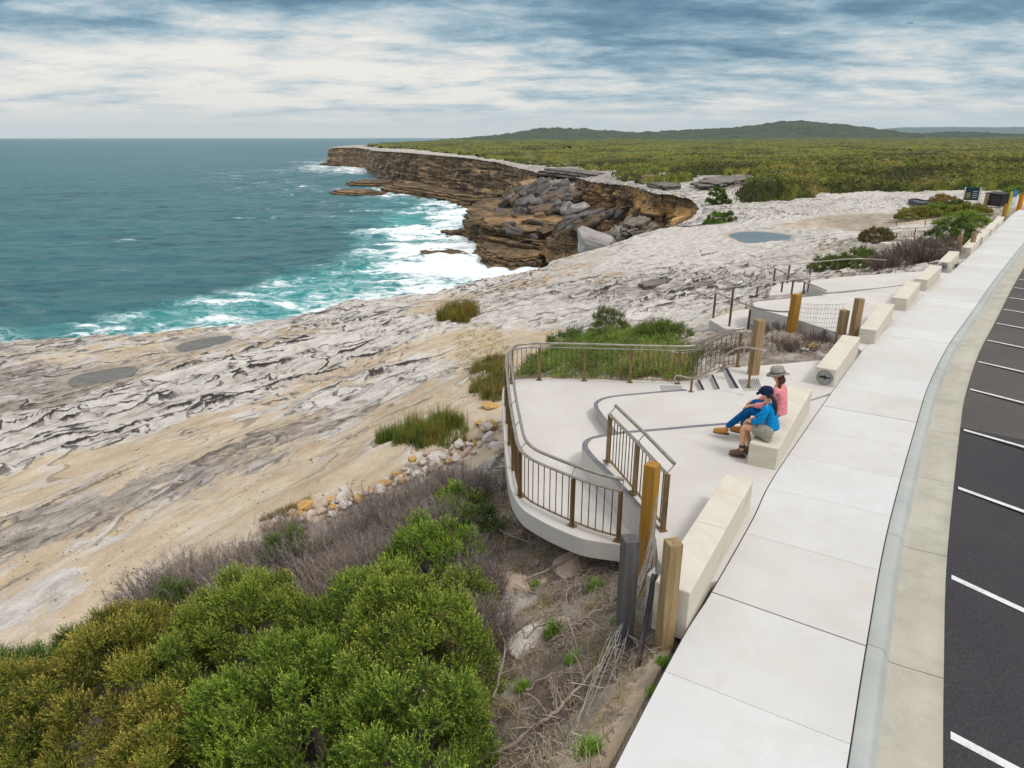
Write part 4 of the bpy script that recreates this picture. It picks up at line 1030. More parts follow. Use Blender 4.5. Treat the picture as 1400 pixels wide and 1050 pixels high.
def build_land():
    build_ground(); build_sea(); build_pools(); build_heath(); build_far(); build_slope(); build_ledges(); build_boulders(); build_more_rocks(); build_haze()
    cliff('cliff', SHELF_EDGE + GULLY, M_SPUR, 'cliff below the near rock shelf with its foot in the surf', seed=1, ds=0.8, dz=0.8, inland=0.9, lip=0.45)
    cliff('cliff', GULLY[-2:] + SPUR, M_BLUFF, 'ochre stained sandstone bluff above the tumbled boulders', seed=20, ds=0.7, dz=0.35, relief=4.0, batter=0.10)
    cliff('cliff', SPUR[-2:] + MAIN + TIP[:1], M_CLIFF, 'long banded brown cliff of the headland above the surf', seed=40, ds=1.2, dz=0.5, relief=3.8, batter=0.25)
    cliff('cliff', MAIN[-3:] + TIP + FARCOAST[:2], M_CLIFF, 'farthest dark cliff at the tip of the headland', seed=60, ds=2.0, dz=0.8, relief=2.0, batter=0.2, inland=7, lip=2.0)
# ------------------------------------------------------------------ paved levels
def V3(p, dz=0.0): return Vector((p[0], p[1], p[2] + dz))
def atz(px, py, dz=0.0): return atp(px, py, dz)

PATH_L = smooth_line([atp(*q) for q in [(800, 1150), (841, 1050), (935, 870), (972, 812), (1030, 710), (1060, 650), (1130, 547), (1176, 484), (1193, 467), (1240, 425), (1288, 383), (1313, 361), (1340, 336), (1356, 320), (1372, 305), (1384, 293), (1400, 283)]], 6)
PATH_R = smooth_line([atp(*q) for q in [(1138, 1150), (1157, 1050), (1185, 875), (1215, 715), (1255, 570), (1271, 522), (1298, 469), (1326, 430), (1356, 387), (1380, 356), (1403, 328), (1428, 301)]], 6)
def setz(L):
    for p in L: p.z = zpath(p.y)
    return L
def extend(L, d):
    t = (L[-1] - L[-4]).normalized(); return L + [L[-1] + t * (d * k / 6) for k in range(1, 7)]
PATH_L = setz(resample(extend(PATH_L, 14), 0.25)); PATH_R = setz(resample(extend(PATH_R, 10), 0.25))
def shift_start(L, d):
    t = (L[0] - L[3]).normalized(); return setz([L[0] + t * (d * k / 10) for k in range(10, 0, -1)] + L)
PATH_L = shift_start(PATH_L, 5.0); PATH_R = shift_start(PATH_R, 5.0)

U_EDGE = [at(px, py, 0) for px, py in [(893, 722), (867, 690), (839, 656), (811, 626), (799, 610), (796, 602), (799, 595), (808, 589.5), (828, 585), (859, 580.5), (900, 577), (940, 573), (1012, 567)]]
T_EDGE = [at(px, py, z) for px, py, z in [(940, 535.7, -.26), (905, 537.8, -.26), (876, 540, -.26), (848, 542, -.26), (829, 545, -.26), (819, 550, -.26), (818, 556, -.26), (823, 564, -.26), (833, 577, -.26), (845, 592, -.26)]]
L_EDGE = [at(px, py, -.5) for px, py in [(880, 754), (846, 744), (800, 737), (765, 724), (735, 709), (712, 693), (699, 670), (693, 640), (689, 600), (687, 560), (686.5, 540), (689, 528), (697, 521), (715, 518), (740, 517.3), (798, 518.3), (861, 520.5), (925, 522), (955, 519)]]

def line_pt(L, s):
    """point a fraction of the way along a line"""
    n = len(L) - 1; i = min(int(s * n), n - 1); return L[i].lerp(L[i + 1], s * n - i)

def path_param(p, L=None):
    L = L or PATH_L
    return min(range(len(L)), key=lambda i: (L[i].x - p.x) ** 2 + (L[i].y - p.y) ** 2)

def across(i):
    """matching point on the kerb side for index i of the left edge"""
    p = PATH_L[i]; a = PATH_L[max(i - 3, 0)]; b = PATH_L[min(i + 3, len(PATH_L) - 1)]
    t = Vector((b.x - a.x, b.y - a.y, 0)).normalized(); nr = Vector((t.y, -t.x, 0))
    best = None
    for j in range(len(PATH_R) - 1):
        q0, q1 = PATH_R[j], PATH_R[j + 1]; e = q1 - q0
        den = nr.x * e.y - nr.y * e.x
        if abs(den) < 1e-9: continue
        w = q0 - p
        s = (w.x * e.y - w.y * e.x) / den; m = (w.x * nr.y - w.y * nr.x) / den
        if s > 0 and -0.001 <= m <= 1.001 and (best is None or s < best[0]): best = (s, q0.lerp(q1, m))
    return best[1] if best else None

PAVED = []
def sunk(x, y):
    cap = np.full(np.shape(x), 1e9)
    for poly, z in PAVED:
        sd = poly_sd(x, y, poly)
        zz = -0.035 * np.clip(y - 8, 0, 52) - 0.3 if z is None else z
        cap = np.where(sd < 0.12, np.minimum(cap, zz), cap)
    return cap

def concrete(name, c, var=0.06, scale=0.8, warm=0.0, speck=0.35):
    t = NT(name)
    c = np.array(c)
    n = t.noise(scale, 7, 0.65, stretch=(1, 1, 1)); f = t.noise(90, 3, 0.7); b = t.noise(0.25, 3, 0.5); st = t.noise(3.5, 8, 0.75)
    col = t.ramp(n, [(0.3, tuple(c * (1 - var * 2.0))), (0.52, tuple(c)), (0.72, tuple(np.minimum(c * (1 + var), 0.9)))])
    col = t.mix(0.6, col, t.ramp(b, [(0.35, (0.90, 0.89, 0.87)), (0.62, (1, 1, 1))]), 'MULTIPLY')
    col = t.mix(speck, col, t.ramp(f, [(0.3, (0.62, 0.61, 0.6)), (0.55, (1, 1, 1))]), 'MULTIPLY')
    col = t.mix(t.mrange(t.noise(1.3, 9, 0.78, dist=0.8), 0.44, 0.62, 0, 0.6), col, tuple(c * np.array([0.88, 0.85, 0.79])))
    col = t.mix(t.mrange(st, 0.62, 0.76, 0, 0.5), col, tuple(c * np.array([0.62, 0.58, 0.52])))
    return t.done(col, 0.88, t.bump(f, 0.12, 0.004), 0.15)

def build_materials():
    g = globals()
    g['M_PATH'] = concrete('path_concrete', alb(224, 222, 220), 0.035, 0.7)
    g['M_DECK'] = concrete('deck_concrete', alb(222, 216, 211), 0.04, 0.5)
    g['M_KERB'] = concrete('kerb_concrete', alb(190, 193, 190), 0.08, 1.2)
    g['M_GUTTER'] = concrete('gutter_concrete', alb(196, 191, 177), 0.12, 1.6, speck=0.5)
    g['M_JOINT'] = mottled('joint_filler', alb(64, 62, 64), alb(90, 86, 84), 4, 0.9, 0)
    g['M_STRIP'] = mottled('dark_edge_strip', alb(118, 118, 122), alb(138, 138, 142), 5, 0.8, 0.1)
    g['M_NOSING'] = mottled('black_nosing', alb(44, 46, 54), alb(62, 64, 72), 8, 0.7, 0)
    def asphalt(nm, a, b):
        t = NT(nm); n = t.noise(0.5, 5, 0.6); f = t.noise(55, 2, 0.8); f2 = t.noise(14, 4, 0.7)
        col = t.ramp(n, [(0.3, a), (0.7, b)])
        col = t.mix(0.8, col, t.ramp(f, [(0.3, (0.45, 0.45, 0.46)), (0.55, (1, 1, 1)), (0.72, (1.9, 1.85, 1.8))]), 'MULTIPLY')
        col = t.mix(t.mrange(f2, 0.66, 0.76, 0, 0.25), col, (0.12, 0.11, 0.1))
        return t.done(col, 0.85, t.bump(f, 0.6, 0.008), 0.3)
    g['M_ASPH'] = asphalt('new_asphalt', alb(60, 57, 61), alb(69, 65, 68)); g['M_ASPH2'] = asphalt('worn_asphalt', alb(84, 79, 77), alb(98, 92, 88))
    t = NT('line_paint'); n = t.noise(6, 6, 0.75)
    g['M_PAINT'] = t.done(t.mix(t.mrange(t.noise(22, 6, 0.8), 0.56, 0.66, 0, 0.55), t.ramp(n, [(0.3, alb(196, 196, 192)), (0.5, alb(234, 234, 232))]), (0.12, 0.115, 0.115)), 0.7, None, 0.3)
    # sawn sandstone with slanting beds
    t = NT('sawn_sandstone')
    n = t.noise(1.0, 5, 0.6, stretch=(2.0, 2.0, 12), dist=0.6); f = t.noise(60, 3, 0.7)
    mp = t.node('ShaderNodeMapping'); mp.inputs['Rotation'].default_value = (0.25, 0.3, 0); t.link(t.coord(), mp.inputs[0])
    n = t.noise(1.0, 5, 0.6, vec=mp.outputs[0], stretch=(1.5, 1.5, 9), dist=0.5)
    col = t.ramp(n, [(0.30, alb(214, 202, 180)), (0.5, alb(224, 215, 199)), (0.70, alb(230, 222, 208))])
    col = t.mix(0.3, col, t.ramp(f, [(0.3, (0.7, 0.7, 0.68)), (0.6, (1, 1, 1))]), 'MULTIPLY')
    g['M_BENCH'] = t.done(col, 0.85, t.bump(f, 0.15, 0.004), 0.15)
    def wood(nm, a, b, dark):
        t = NT(nm); n = t.noise(1.0, 6, 0.65, stretch=(14, 14, 1.1), dist=0.3); k = t.noise(1.0, 4, 0.6, stretch=(40, 40, 0.8))
        col = t.ramp(n, [(0.32, a), (0.68, b)]); col = t.mix(t.mrange(k, 0.60, 0.70, 0, 0.75), col, dark)
        return t.done(col, 0.8, t.bump(k, 0.5, 0.01), 0.2)
    g['M_WOOD'] = wood('weathered_timber', alb(140, 114, 80), alb(182, 156, 118), alb(84, 66, 46))
    g['M_GOLD'] = wood('new_golden_timber', alb(158, 112, 44), alb(190, 142, 66), alb(108, 74, 32))
    g['M_DARKWOOD'] = wood('grey_timber', alb(82, 80, 82), alb(112, 108, 106), alb(54, 50, 50))
    g['M_BRONZE'] = mottled('bronze_metal', alb(122, 98, 62), alb(158, 132, 92), 6, 0.42, 0, metal=0.35, spec=0.5)
    g['M_RAIL'] = mottled('brushed_rail_metal', alb(150, 140, 126), alb(192, 184, 170), 8, 0.35, 0, metal=0.55, spec=0.5)
    g['M_BALUST'] = mottled('dark_bronze_metal', alb(98, 76, 56), alb(132, 108, 80), 6, 0.45, 0, metal=0.3, spec=0.5)
    g['M_WIRE'] = mottled('galvanised_wire', alb(150, 146, 142), alb(200, 196, 190), 8, 0.5, 0, metal=0.4)
    g['M_STEELDARK'] = mottled('dark_steel', alb(58, 50, 56), alb(84, 74, 78), 6, 0.6, 0, metal=0.2)

def ribbon(mb, A, B, za, zb, mi=0):
    n = min(len(A), len(B)); V = []
    for i in range(n): V += [(A[i].x, A[i].y, A[i].z + za), (B[i].x, B[i].y, B[i].z + zb)]
    mb.add(V, [(2 * i, 2 * i + 1, 2 * i + 3, 2 * i + 2) for i in range(n - 1)], mi, False)

def sweep(mb, L, prof, mi=0, smooth=True):
    """profile of (offset, dz) along a plan line"""
    lines = [[Vector((p.x, p.y, p.z + dz)) for p in offset_line(L, o)] for o, dz in prof]
    n = len(L); m = len(prof); V = [lines[k][i] for i in range(n) for k in range(m)]
    mb.add(V, [(i * m + k, i * m + k + 1, (i + 1) * m + k + 1, (i + 1) * m + k) for i in range(n - 1) for k in range(m - 1)], mi, smooth)

def build_paths():
    idx = [i for i in range(len(PATH_L)) if across(i) is not None]
    idx = list(range(idx[0], idx[-1] + 1))
    A = [PATH_L[i] for i in idx]; B = [across(i) or PATH_R[-1] for i in idx]
    mb = MB()
    # slab joints every 1.5 m along the seaward edge; every fifth is a wide expansion joint
    j0 = path_param(at(972, 812, 0), A)
    slab = 6
    start = j0 % slab
    bounds = [b for b in range(start, len(A) - 1, slab)]
    if bounds[0] != 0: bounds = [0] + bounds
    for b0, b1 in zip(bounds, bounds[1:]):
        g0 = 0.010 if (b0 - j0) % (slab * 5) == 0 else 0.0025
        g1 = 0.010 if (b1 - j0) % (slab * 5) == 0 else 0.0025
        sa = [A[i].copy() for i in range(b0, b1 + 1)]; sb = [B[i].copy() for i in range(b0, b1 + 1)]
        for s in (sa, sb):
            d0 = (s[1] - s[0]).normalized(); d1 = (s[-1] - s[-2]).normalized()
            s[0] += d0 * g0; s[-1] -= d1 * g1
        n = len(sa); V = []
        for a, b in zip(sa, sb):
            V += [(a.x, a.y, a.z), (b.x, b.y, b.z), (a.x, a.y, a.z - 0.11), (b.x, b.y, b.z - 0.11)]
        F = [(4 * i, 4 * i + 1, 4 * i + 5, 4 * i + 4) for i in range(n - 1)]
        F += [(4 * i + 2, 4 * i, 4 * i + 4, 4 * i + 6) for i in range(n - 1)] + [(4 * i + 1, 4 * i + 3, 4 * i + 7, 4 * i + 5) for i in range(n - 1)]
        F += [(0, 2, 3, 1), (4 * n - 4, 4 * n - 3, 4 * n - 1, 4 * n - 2)]
        mb.add(V, F, (0, 2, 0, 3, 2, 0, 0, 3)[(b0 * 7 // slab) % 8])
    ribbon(mb, [a + (b - a).normalized() * -0.014 for a, b in zip(A, B)], [b + (b - a).normalized() * 0.013 for a, b in zip(A, B)], -0.018, -0.018, 1)
    o = mb.build('footpath', [M_PATH, M_JOINT, concrete('path_concrete_warm', alb(222, 219, 215), 0.04, 0.9), concrete('path_concrete_cool', alb(226, 226, 225), 0.035, 0.6)]); tag(o, 'wide pale concrete footpath in jointed slabs beside the kerb', 'footpath', kind='structure')
    mb = MB()
    K = PATH_R
    seg = 0; n = len(K)
    step = 10
    for i in range(0, n - 1, step):
        part = [p.copy() for p in K[i:min(i + step, n - 1) + 1]]
        d0 = (part[1] - part[0]).normalized(); part[0] += d0 * 0.003; d1 = (part[-1] - part[-2]).normalized(); part[-1] -= d1 * 0.003
        sweep(mb, part, [(0.013, -0.12), (0.013, -0.004), (0.02, 0.0), (0.135, 0.0), (0.16, -0.008), (0.185, -0.04), (0.215, -0.10), (0.232, -0.122)], 0)
    o = mb.build('kerb', M_KERB); tag(o, 'pale rolled concrete kerb between the footpath and the gutter', 'kerb', kind='structure')
    mb = MB()
    for i in range(0, n - 1, step):
        part = [p.copy() for p in K[i:min(i + step, n - 1) + 1]]
        d0 = (part[1] - part[0]).normalized(); part[0] += d0 * 0.004; d1 = (part[-1] - part[-2]).normalized(); part[-1] -= d1 * 0.004
        sweep(mb, part, [(0.225, -0.118), (0.25, -0.128), (0.30, -0.131), (0.45, -0.124), (0.72, -0.112), (0.725, -0.16)], 0)
    sweep(mb, K, [(0.20, -0.16), (0.74, -0.16)], 1)
    o = mb.build('gutter', [M_GUTTER, M_JOINT]); tag(o, 'stained concrete gutter along the edge of the car park', 'gutter', kind='structure')
    # car park
    mb = MB()
    tone = path_param(atp(1309, 580, -.12), K)
    rng = random.Random(3)
    for (i0, i1, mi) in ((0, tone, 0), (tone, n - 1, 1)):
        part = K[i0:i1 + 1]
        offs = [0.722, 1.5, 3, 5, 8, 14, 40]
        sweep(mb, part, [(o, -0.116 - 0.01 * (o > 1)) for o in offs], mi, False)
    o = mb.build('car_park', [M_ASPH, M_ASPH2]); tag(o, 'dark asphalt car park with white bay lines', 'car park', kind='structure')
    marks = [(1276, 997), (1286, 785), (1295, 664), (1307, 586), (1318, 531), (1333, 494), (1344, 464.5), (1354, 441), (1363, 422), (1371, 406), (1379, 392.5), (1386.6, 381.5), (1393, 371.5)]
    for k, q in enumerate(marks):
        p = atp(*q, -0.12); p.z += 0.0
        i = path_param(p, K); t = (K[min(i + 2, n - 1)] - K[max(i - 2, 0)]); t.z = 0; t.normalize(); nr = Vector((t.y, -t.x, 0))
        e = Vector((p.x, p.y, 0)); d = (K[i] + nr * 0.78); e = Vector((d.x, d.y, 0)) + t * ((Vector((p.x, p.y, 0)) - Vector((d.x, d.y, 0))).dot(t))
        mb = MB(); V = []
        if k == 1:
            q2 = atp(1400, 838, -0.12); dv = Vector((q2.x - p.x, q2.y - p.y, 0)).normalized(); TW = (dv.dot(nr), dv.dot(t))
        dr = (nr * TW[0] + t * TW[1]) if k > 0 else (nr * 0.93 - t * 0.36)
        if k == 0: q2 = atp(1370, 1047, -0.12); dr = Vector((q2.x - p.x, q2.y - p.y, 0)).normalized()
        for s in (0.0, 1.3, 2.6, 4.0, 5.2):
            c = e + dr * s
            for w in (-0.05, 0.05):
                c2 = c + t * w; V.append((c2.x, c2.y, zpath(c2.y) - 0.118 + (0.004 if s < .5 else 0.002)))
        mb.add(V, [(2 * j, 2 * j + 1, 2 * j + 3, 2 * j + 2) for j in range(4)])
        o = mb.build('line_marking', M_PAINT, origin=(e.x, e.y, zpath(e.y)))
        tag(o, 'white painted line between car park bays', 'line marking', 'bay lines of the car park', kind='structure')

def curved(P, n=5): return smooth_line(P, n)

def build_platform():
    root = empty('viewing_platform', L_EDGE[6], 'curved pale concrete viewing platform with stepped levels and a bronze railing, where two people sit', 'viewing platform')
    O = root.location
    def part(mb, name, mats, **kw):
        o = mb.build(name, mats, **kw); o.parent = root; o.location = -O; return o
    us = curved(U_EDGE[:-1]) + [U_EDGE[-1]]
    i0 = path_param(at(1140, 531, 0)); i1 = path_param(at(985, 790, 0))
    lane = [PATH_L[i] + Vector((-0.016, 0.009, 0)) for i in range(i1, i0 + 1)]
    upoly = [(p.x, p.y) for p in us] + [(p.x, p.y) for p in reversed(lane)] + [(at(px, py, 0).x, at(px, py, 0).y) for px, py in [(955, 800), (915, 790), (900, 765), (897, 738)]]
    zz = lambda x, y: zpath(y) - 0.004
    mb = MB(); mb.slab(upoly, -0.9, zz); part(mb, 'upper_deck', M_DECK)
    PAVED.append((upoly, None))
    # ramped level between the upper deck and the steps
    ts = curved(T_EDGE)
    x0, x1 = T_EDGE[5].x, at(1012, 540, -.05).x
    zt = lambda x, y: min(zpath(y) - 0.008, -0.27 + (0.262 + zpath(y)) * min(1, max(0, (x - x0) / (x1 - x0))))
    def on_ramp(px, py):
        z = -.1
        for _ in range(12): q = at(px, py, z); z = zt(q.x, q.y)
        return at(px, py, z)
    N1 = (at(952.5, 520, -.42), at(959, 533.5, -.42)); N2 = (at(971.8, 513, -.335), at(981, 532.5, -.335)); N3 = (on_ramp(990, 504), on_ramp(1005, 531))
    top = [on_ramp(958, 534), on_ramp(981, 532.6), N3[1], N3[0], on_ramp(1010, 501.5), on_ramp(1035, 500), on_ramp(1075, 497), on_ramp(1115, 493)]
    j1 = path_param(atp(1172, 490)); j0 = path_param(at(1140, 531, 0))
    lane2 = [PATH_L[i] + Vector((-0.016, 0.009, 0)) for i in range(j0 + 1, j1 + 1)]
    cut = [U_EDGE[-1] + Vector((0, 0.0, 0))] + [u for u in reversed(us[20:-1])]
    tpoly = [(p.x, p.y) for p in ts[::-1]] + [(p.x, p.y) for p in top] + [(p.x, p.y) for p in reversed(lane2)] + [(U_EDGE[-1].x, U_EDGE[-1].y)] + [(p.x - 0.0, p.y - 0.03) for p in [U_EDGE[11], U_EDGE[10], U_EDGE[9]]] + [(T_EDGE[-1].x + 0.3, T_EDGE[-1].y - 0.3)]
    # fine triangulated top so that the ramp bends smoothly
    mb = MB(); mb.slab(tpoly, -0.85, zt); o = part(mb, 'ramp', M_DECK)
    PAVED.append((tpoly, None))
    ls = curved(L_EDGE[1:-1])
    lpoly = [(L_EDGE[0].x, L_EDGE[0].y)] + [(p.x, p.y) for p in ls] + [(p.x, p.y) for p in [L_EDGE[-1], at(985, 534, -.5), at(985, 560, -.5), at(900, 600, -.5), at(893, 720, -.5)]]
    mb = MB(); mb.prism(lpoly, -0.80, -0.5); part(mb, 'lower_deck', M_DECK, bevel=0.012)
    # dark bands along the step edges
    for E, z, mi in ((us, 0.0, 0), (ts, None, 0)):
        inner = offset_line(E, -0.10 if E is us else 0.09)
        if E is us: inner = offset_line(E, 0.10)
        mb = MB(); V = []; n = len(E)
        for a, b in zip(E, inner):
            za = (zz(a.x, a.y) if E is us else zt(a.x, a.y)) + 0.004
            V += [(a.x, a.y, za), (b.x, b.y, za), (a.x, a.y, za - 0.02)]
        mb.add(V, [(3 * i, 3 * i + 1, 3 * i + 4, 3 * i + 3) for i in range(n - 1)])
        part(mb, 'edge_strip', M_STRIP)
    # steps down to the lower deck
    def near_side(p, q):
        """carry a step on under the higher ramp beside it"""
        return q + (q - p).normalized() * 0.25
    for k, (A, B, z) in enumerate(((N1, N2, -.42), (N2, N3, -.335))):
        a, b, c, d = A[0], near_side(*A), B[0], near_side(*B)
        e = (c - a); e.z = 0; e.normalize()
        mb = MB(); mb.prism([(a.x, a.y), (b.x, b.y), (d.x + .05, d.y), (c.x + .05, c.y)], -0.82 + 0.01 * k, z); st = part(mb, 'step', M_DECK)
        mb = MB(); bb = A[1]; mb.prism([(p.x, p.y) for p in (a + e * 0.012, bb + e * 0.012, bb + e * 0.085, a + e * 0.085)], z, z + 0.005); mb.build('nosing', M_NOSING, st)
    a, b = N3; mb = MB(); e = Vector((1, .18, 0)).normalized()
    V = [(p.x, p.y, zt(p.x, p.y) + .012) for p in (a + e * 0.012, b + e * 0.012, b + e * 0.085, a + e * 0.085)]; V += [(x, y, z - .02) for x, y, z in V]
    mb.add(V, [(0, 1, 2, 3), (4, 7, 6, 5), (0, 4, 5, 1), (1, 5, 6, 2), (2, 6, 7, 3), (3, 7, 4, 0)]); part(mb, 'nosing', M_NOSING)
    # raised warning ribs at the foot and head of the steps
    def ribs(p0, p1, q0, q1, n, z):
        mb = MB()
        for i in range(n):
            s = (i + 0.5) / n
            a = p0.lerp(p1, s); b = q0.lerp(q1, s)
            mb.bar((a.x, a.y, z + 0.004), (b.x, b.y, z + 0.004), 0.013, 0.008)
        part(mb, 'tactile_strip', M_STRIP)
    ribs(at(902, 527, -.5), at(931, 527.5, -.5), at(904, 537, -.5), at(936, 535.5, -.5), 12, -.5)
    ribs(at(1010, 506, 0), at(1039, 504, 0), at(1022, 529, 0), at(1046, 526, 0), 11, zt(at(1025, 515, 0).x, at(1025, 515, 0).y) + 0.004)
    # dark recess: short pier under the slab
    mb = MB(); c = at(830, 640, -.8)
    mb.prism([(p.x, p.y) for p in [at(800, 690, -.8), at(860, 700, -.8), at(880, 560, -.8), at(760, 545, -.8)]], -2.6, -0.79); part(mb, 'footing', M_GUTTER)

def solve_top(base, py):
    """height at a plan position that the photograph shows at row py"""
    b = -(py - 525) / FPX
    dy = math.cos(PITCH) + b * math.sin(PITCH); dz = -math.sin(PITCH) + b * math.cos(PITCH)
    return CAM_H + dz / dy * base.y

def railing(root, base, post_at, h_post=0.82, top_h=0.95, inset=0.10, baluster=0.115, inner=1, mats=None, tube_r=0.026):
    """posts, balusters, flat rail and round handrail following a base line (Vectors with z)"""
    O = root.location
    def part(mb, name, m):
        o = mb.build(name, m, root); o.location = -O; return o
    fine = resample(base, 0.04)
    def near(p): return min(range(len(fine)), key=lambda i: (fine[i] - p).length)
    pi = sorted(near(p) for p in post_at)
    for i in pi:
        p = fine[i]; a = fine[max(i - 3, 0)]; b = fine[min(i + 3, len(fine) - 1)]; t = (b - a); t.z = 0; t.normalize()
        mb = MB(); mb.box((p.x, p.y, p.z + h_post / 2), (0.065, 0.022, h_post), ax=t); n = Vector((-t.y, t.x, 0))
        mb.box((p.x + n.x * 0.03, p.y + n.y * 0.03, p.z + h_post / 2), (0.02, 0.05, h_post - 0.02), ax=t)
        mb.box((p.x, p.y, p.z + 0.008), (0.13, 0.10, 0.016), ax=t); part(mb, 'post', M_BRONZE)
    L = 0; last = 0; cnt = 0
    for i in range(1, len(fine)):
        L += (fine[i] - fine[i - 1]).length
        if L - last >= baluster:
            last = L
            if min(abs(i - k) for k in pi) * 0.04 < 0.05: continue
            cnt += 1
            p = fine[i]; mb = MB(); mb.tube([(p.x, p.y, p.z + 0.085), (p.x, p.y, p.z + h_post - 0.005)], 0.0085, 6, cap=False)
            part(mb, 'baluster', M_BALUST)
    for nm, hh, w, th in (('bottom_rail', 0.085, 0.035, 0.012), ('flat_rail', h_post, 0.055, 0.014)):
        sub = resample(base, 0.10); mb = MB()
        for a, b in zip(sub, sub[1:]):
            mb.bar((a.x, a.y, a.z + hh), (b.x, b.y, b.z + hh), w, th)
        part(mb, nm, M_RAIL if nm == 'flat_rail' else M_BRONZE)
    top = offset_line(resample(base, 0.10), inset * inner)
    mb = MB(); mb.tube([(p.x, p.y, p.z + top_h) for p in top], tube_r, 10)
    tops = top; bs = resample(base, 0.10)
    for i in pi:
        p = fine[i]; j = min(range(len(bs)), key=lambda k: (bs[k] - p).length)
        mb.tube([(bs[j].x, bs[j].y, bs[j].z + h_post), (tops[j].x, tops[j].y, tops[j].z + top_h - 0.02)], 0.008, 6)
    part(mb, 'handrail', M_RAIL)
    return part

def build_rails():
    b = [at(px, py, -.5) for px, py in [(845, 740), (813, 731), (781, 718.5), (745, 702), (722, 689), (709, 672), (703, 641), (698, 607.5), (695, 578.6), (693, 554), (692.5, 540), (694, 530), (701, 524), (716, 520.5), (737, 519.6), (798, 520.7), (861, 523), (925, 524.6), (945, 523)]]
    base = smooth_line(b, 6) + [at(992, 504, -.02), at(1008, 501.5, 0)]
    root = empty('guard_rail', b[6], 'long bronze guard rail with round handrail curving around the lower deck and up the steps', 'railing')
    posts = [at(px, py, -.5) for px, py in [(845, 740), (781, 718.5), (712, 679), (703, 641), (698, 607.5), (695, 578.6), (693, 554), (701, 524), (737, 519.6), (798, 520.7), (861, 523), (925, 524.6)]] + [at(1007, 501.5, 0)]
    part = railing(root, base, posts, inner=1)
    # the extra handrail beside the steps, with curled ends
    h = [at(915, 523, -.5), at(942, 523, -.5), at(991, 507, -.05), at(1018, 504, 0)]
    zs = [solve_top(p, y) for p, y in zip(h, (481.5, 481.5, 456, 453.5))]
    pts = [Vector((p.x, p.y, z)) for p, z in zip(h, zs)]
    d0 = (pts[0] - pts[1]).normalized(); d1 = (pts[3] - pts[2]); d1.z = 0; d1.normalize()
    def curl(p, d, r=0.075): return [p + d * (r * math.sin(a)) - Vector((0, 0, r * (1 - math.cos(a)))) for a in [math.pi * k / 7 * 1.05 for k in range(1, 8)]]
    path = curl(pts[0], d0)[::-1] + [pts[0]] + smooth_line(pts, 6)[1:] + curl(pts[3], d1)
    mb = MB(); mb.tube(path, 0.022, 8); part(mb, 'stair_handrail', M_RAIL)
    # free-standing handrail on the near side of the steps
    f0, f1 = at(944.5, 536, -.24), at(1023, 529.5, -.01)
    root = empty('stair_handrail', f0, 'pale round handrail with curled ends on the near side of the platform steps', 'handrail')
    ax = (f1 - f0); ax.z = 0; ax.normalize()
    zt0, zt1 = solve_top(f0, 513.5), solve_top(f1, 478)
    q = [f0 - ax * 0.30, f0 + ax * 0.15, f1 - ax * 0.35, f1 + ax * 0.18]
    z = [zt0 - 0.03, zt0 + 0.0, zt1 - 0.02, zt1]
    pts = [Vector((p.x, p.y, zz)) for p, zz in zip(q, z)]
    path = curl(pts[0], -ax)[::-1] + [pts[0]] + smooth_line(pts, 6)[1:] + curl(pts[3], ax)
    mb = MB(); mb.tube(path, 0.022, 8); o = mb.build('handrail', M_RAIL, root); o.location = -root.location
    for f, zz in ((f0, zt0), (f1, zt1)):
        mb = MB(); mb.box((f.x, f.y, (f.z + zz) / 2 - 0.01), (0.05, 0.02, zz - f.z - 0.02), ax=ax); mb.box((f.x, f.y, f.z + 0.006), (0.11, 0.09, 0.012), ax=ax)
        o = mb.build('post', M_BRONZE, root); o.location = -root.location
    # short guard rail on the upper deck edge
    b = [at(829.6, 631.5, 0), at(866, 674.6, 0), at(904.6, 724, 0)]
    root = empty('guard_rail', b[0], 'short straight bronze guard rail along the upper deck edge beside the golden post', 'railing')
    railing(root, b, b, h_post=0.84, top_h=0.98, inner=-1, inset=0.10, baluster=0.105)

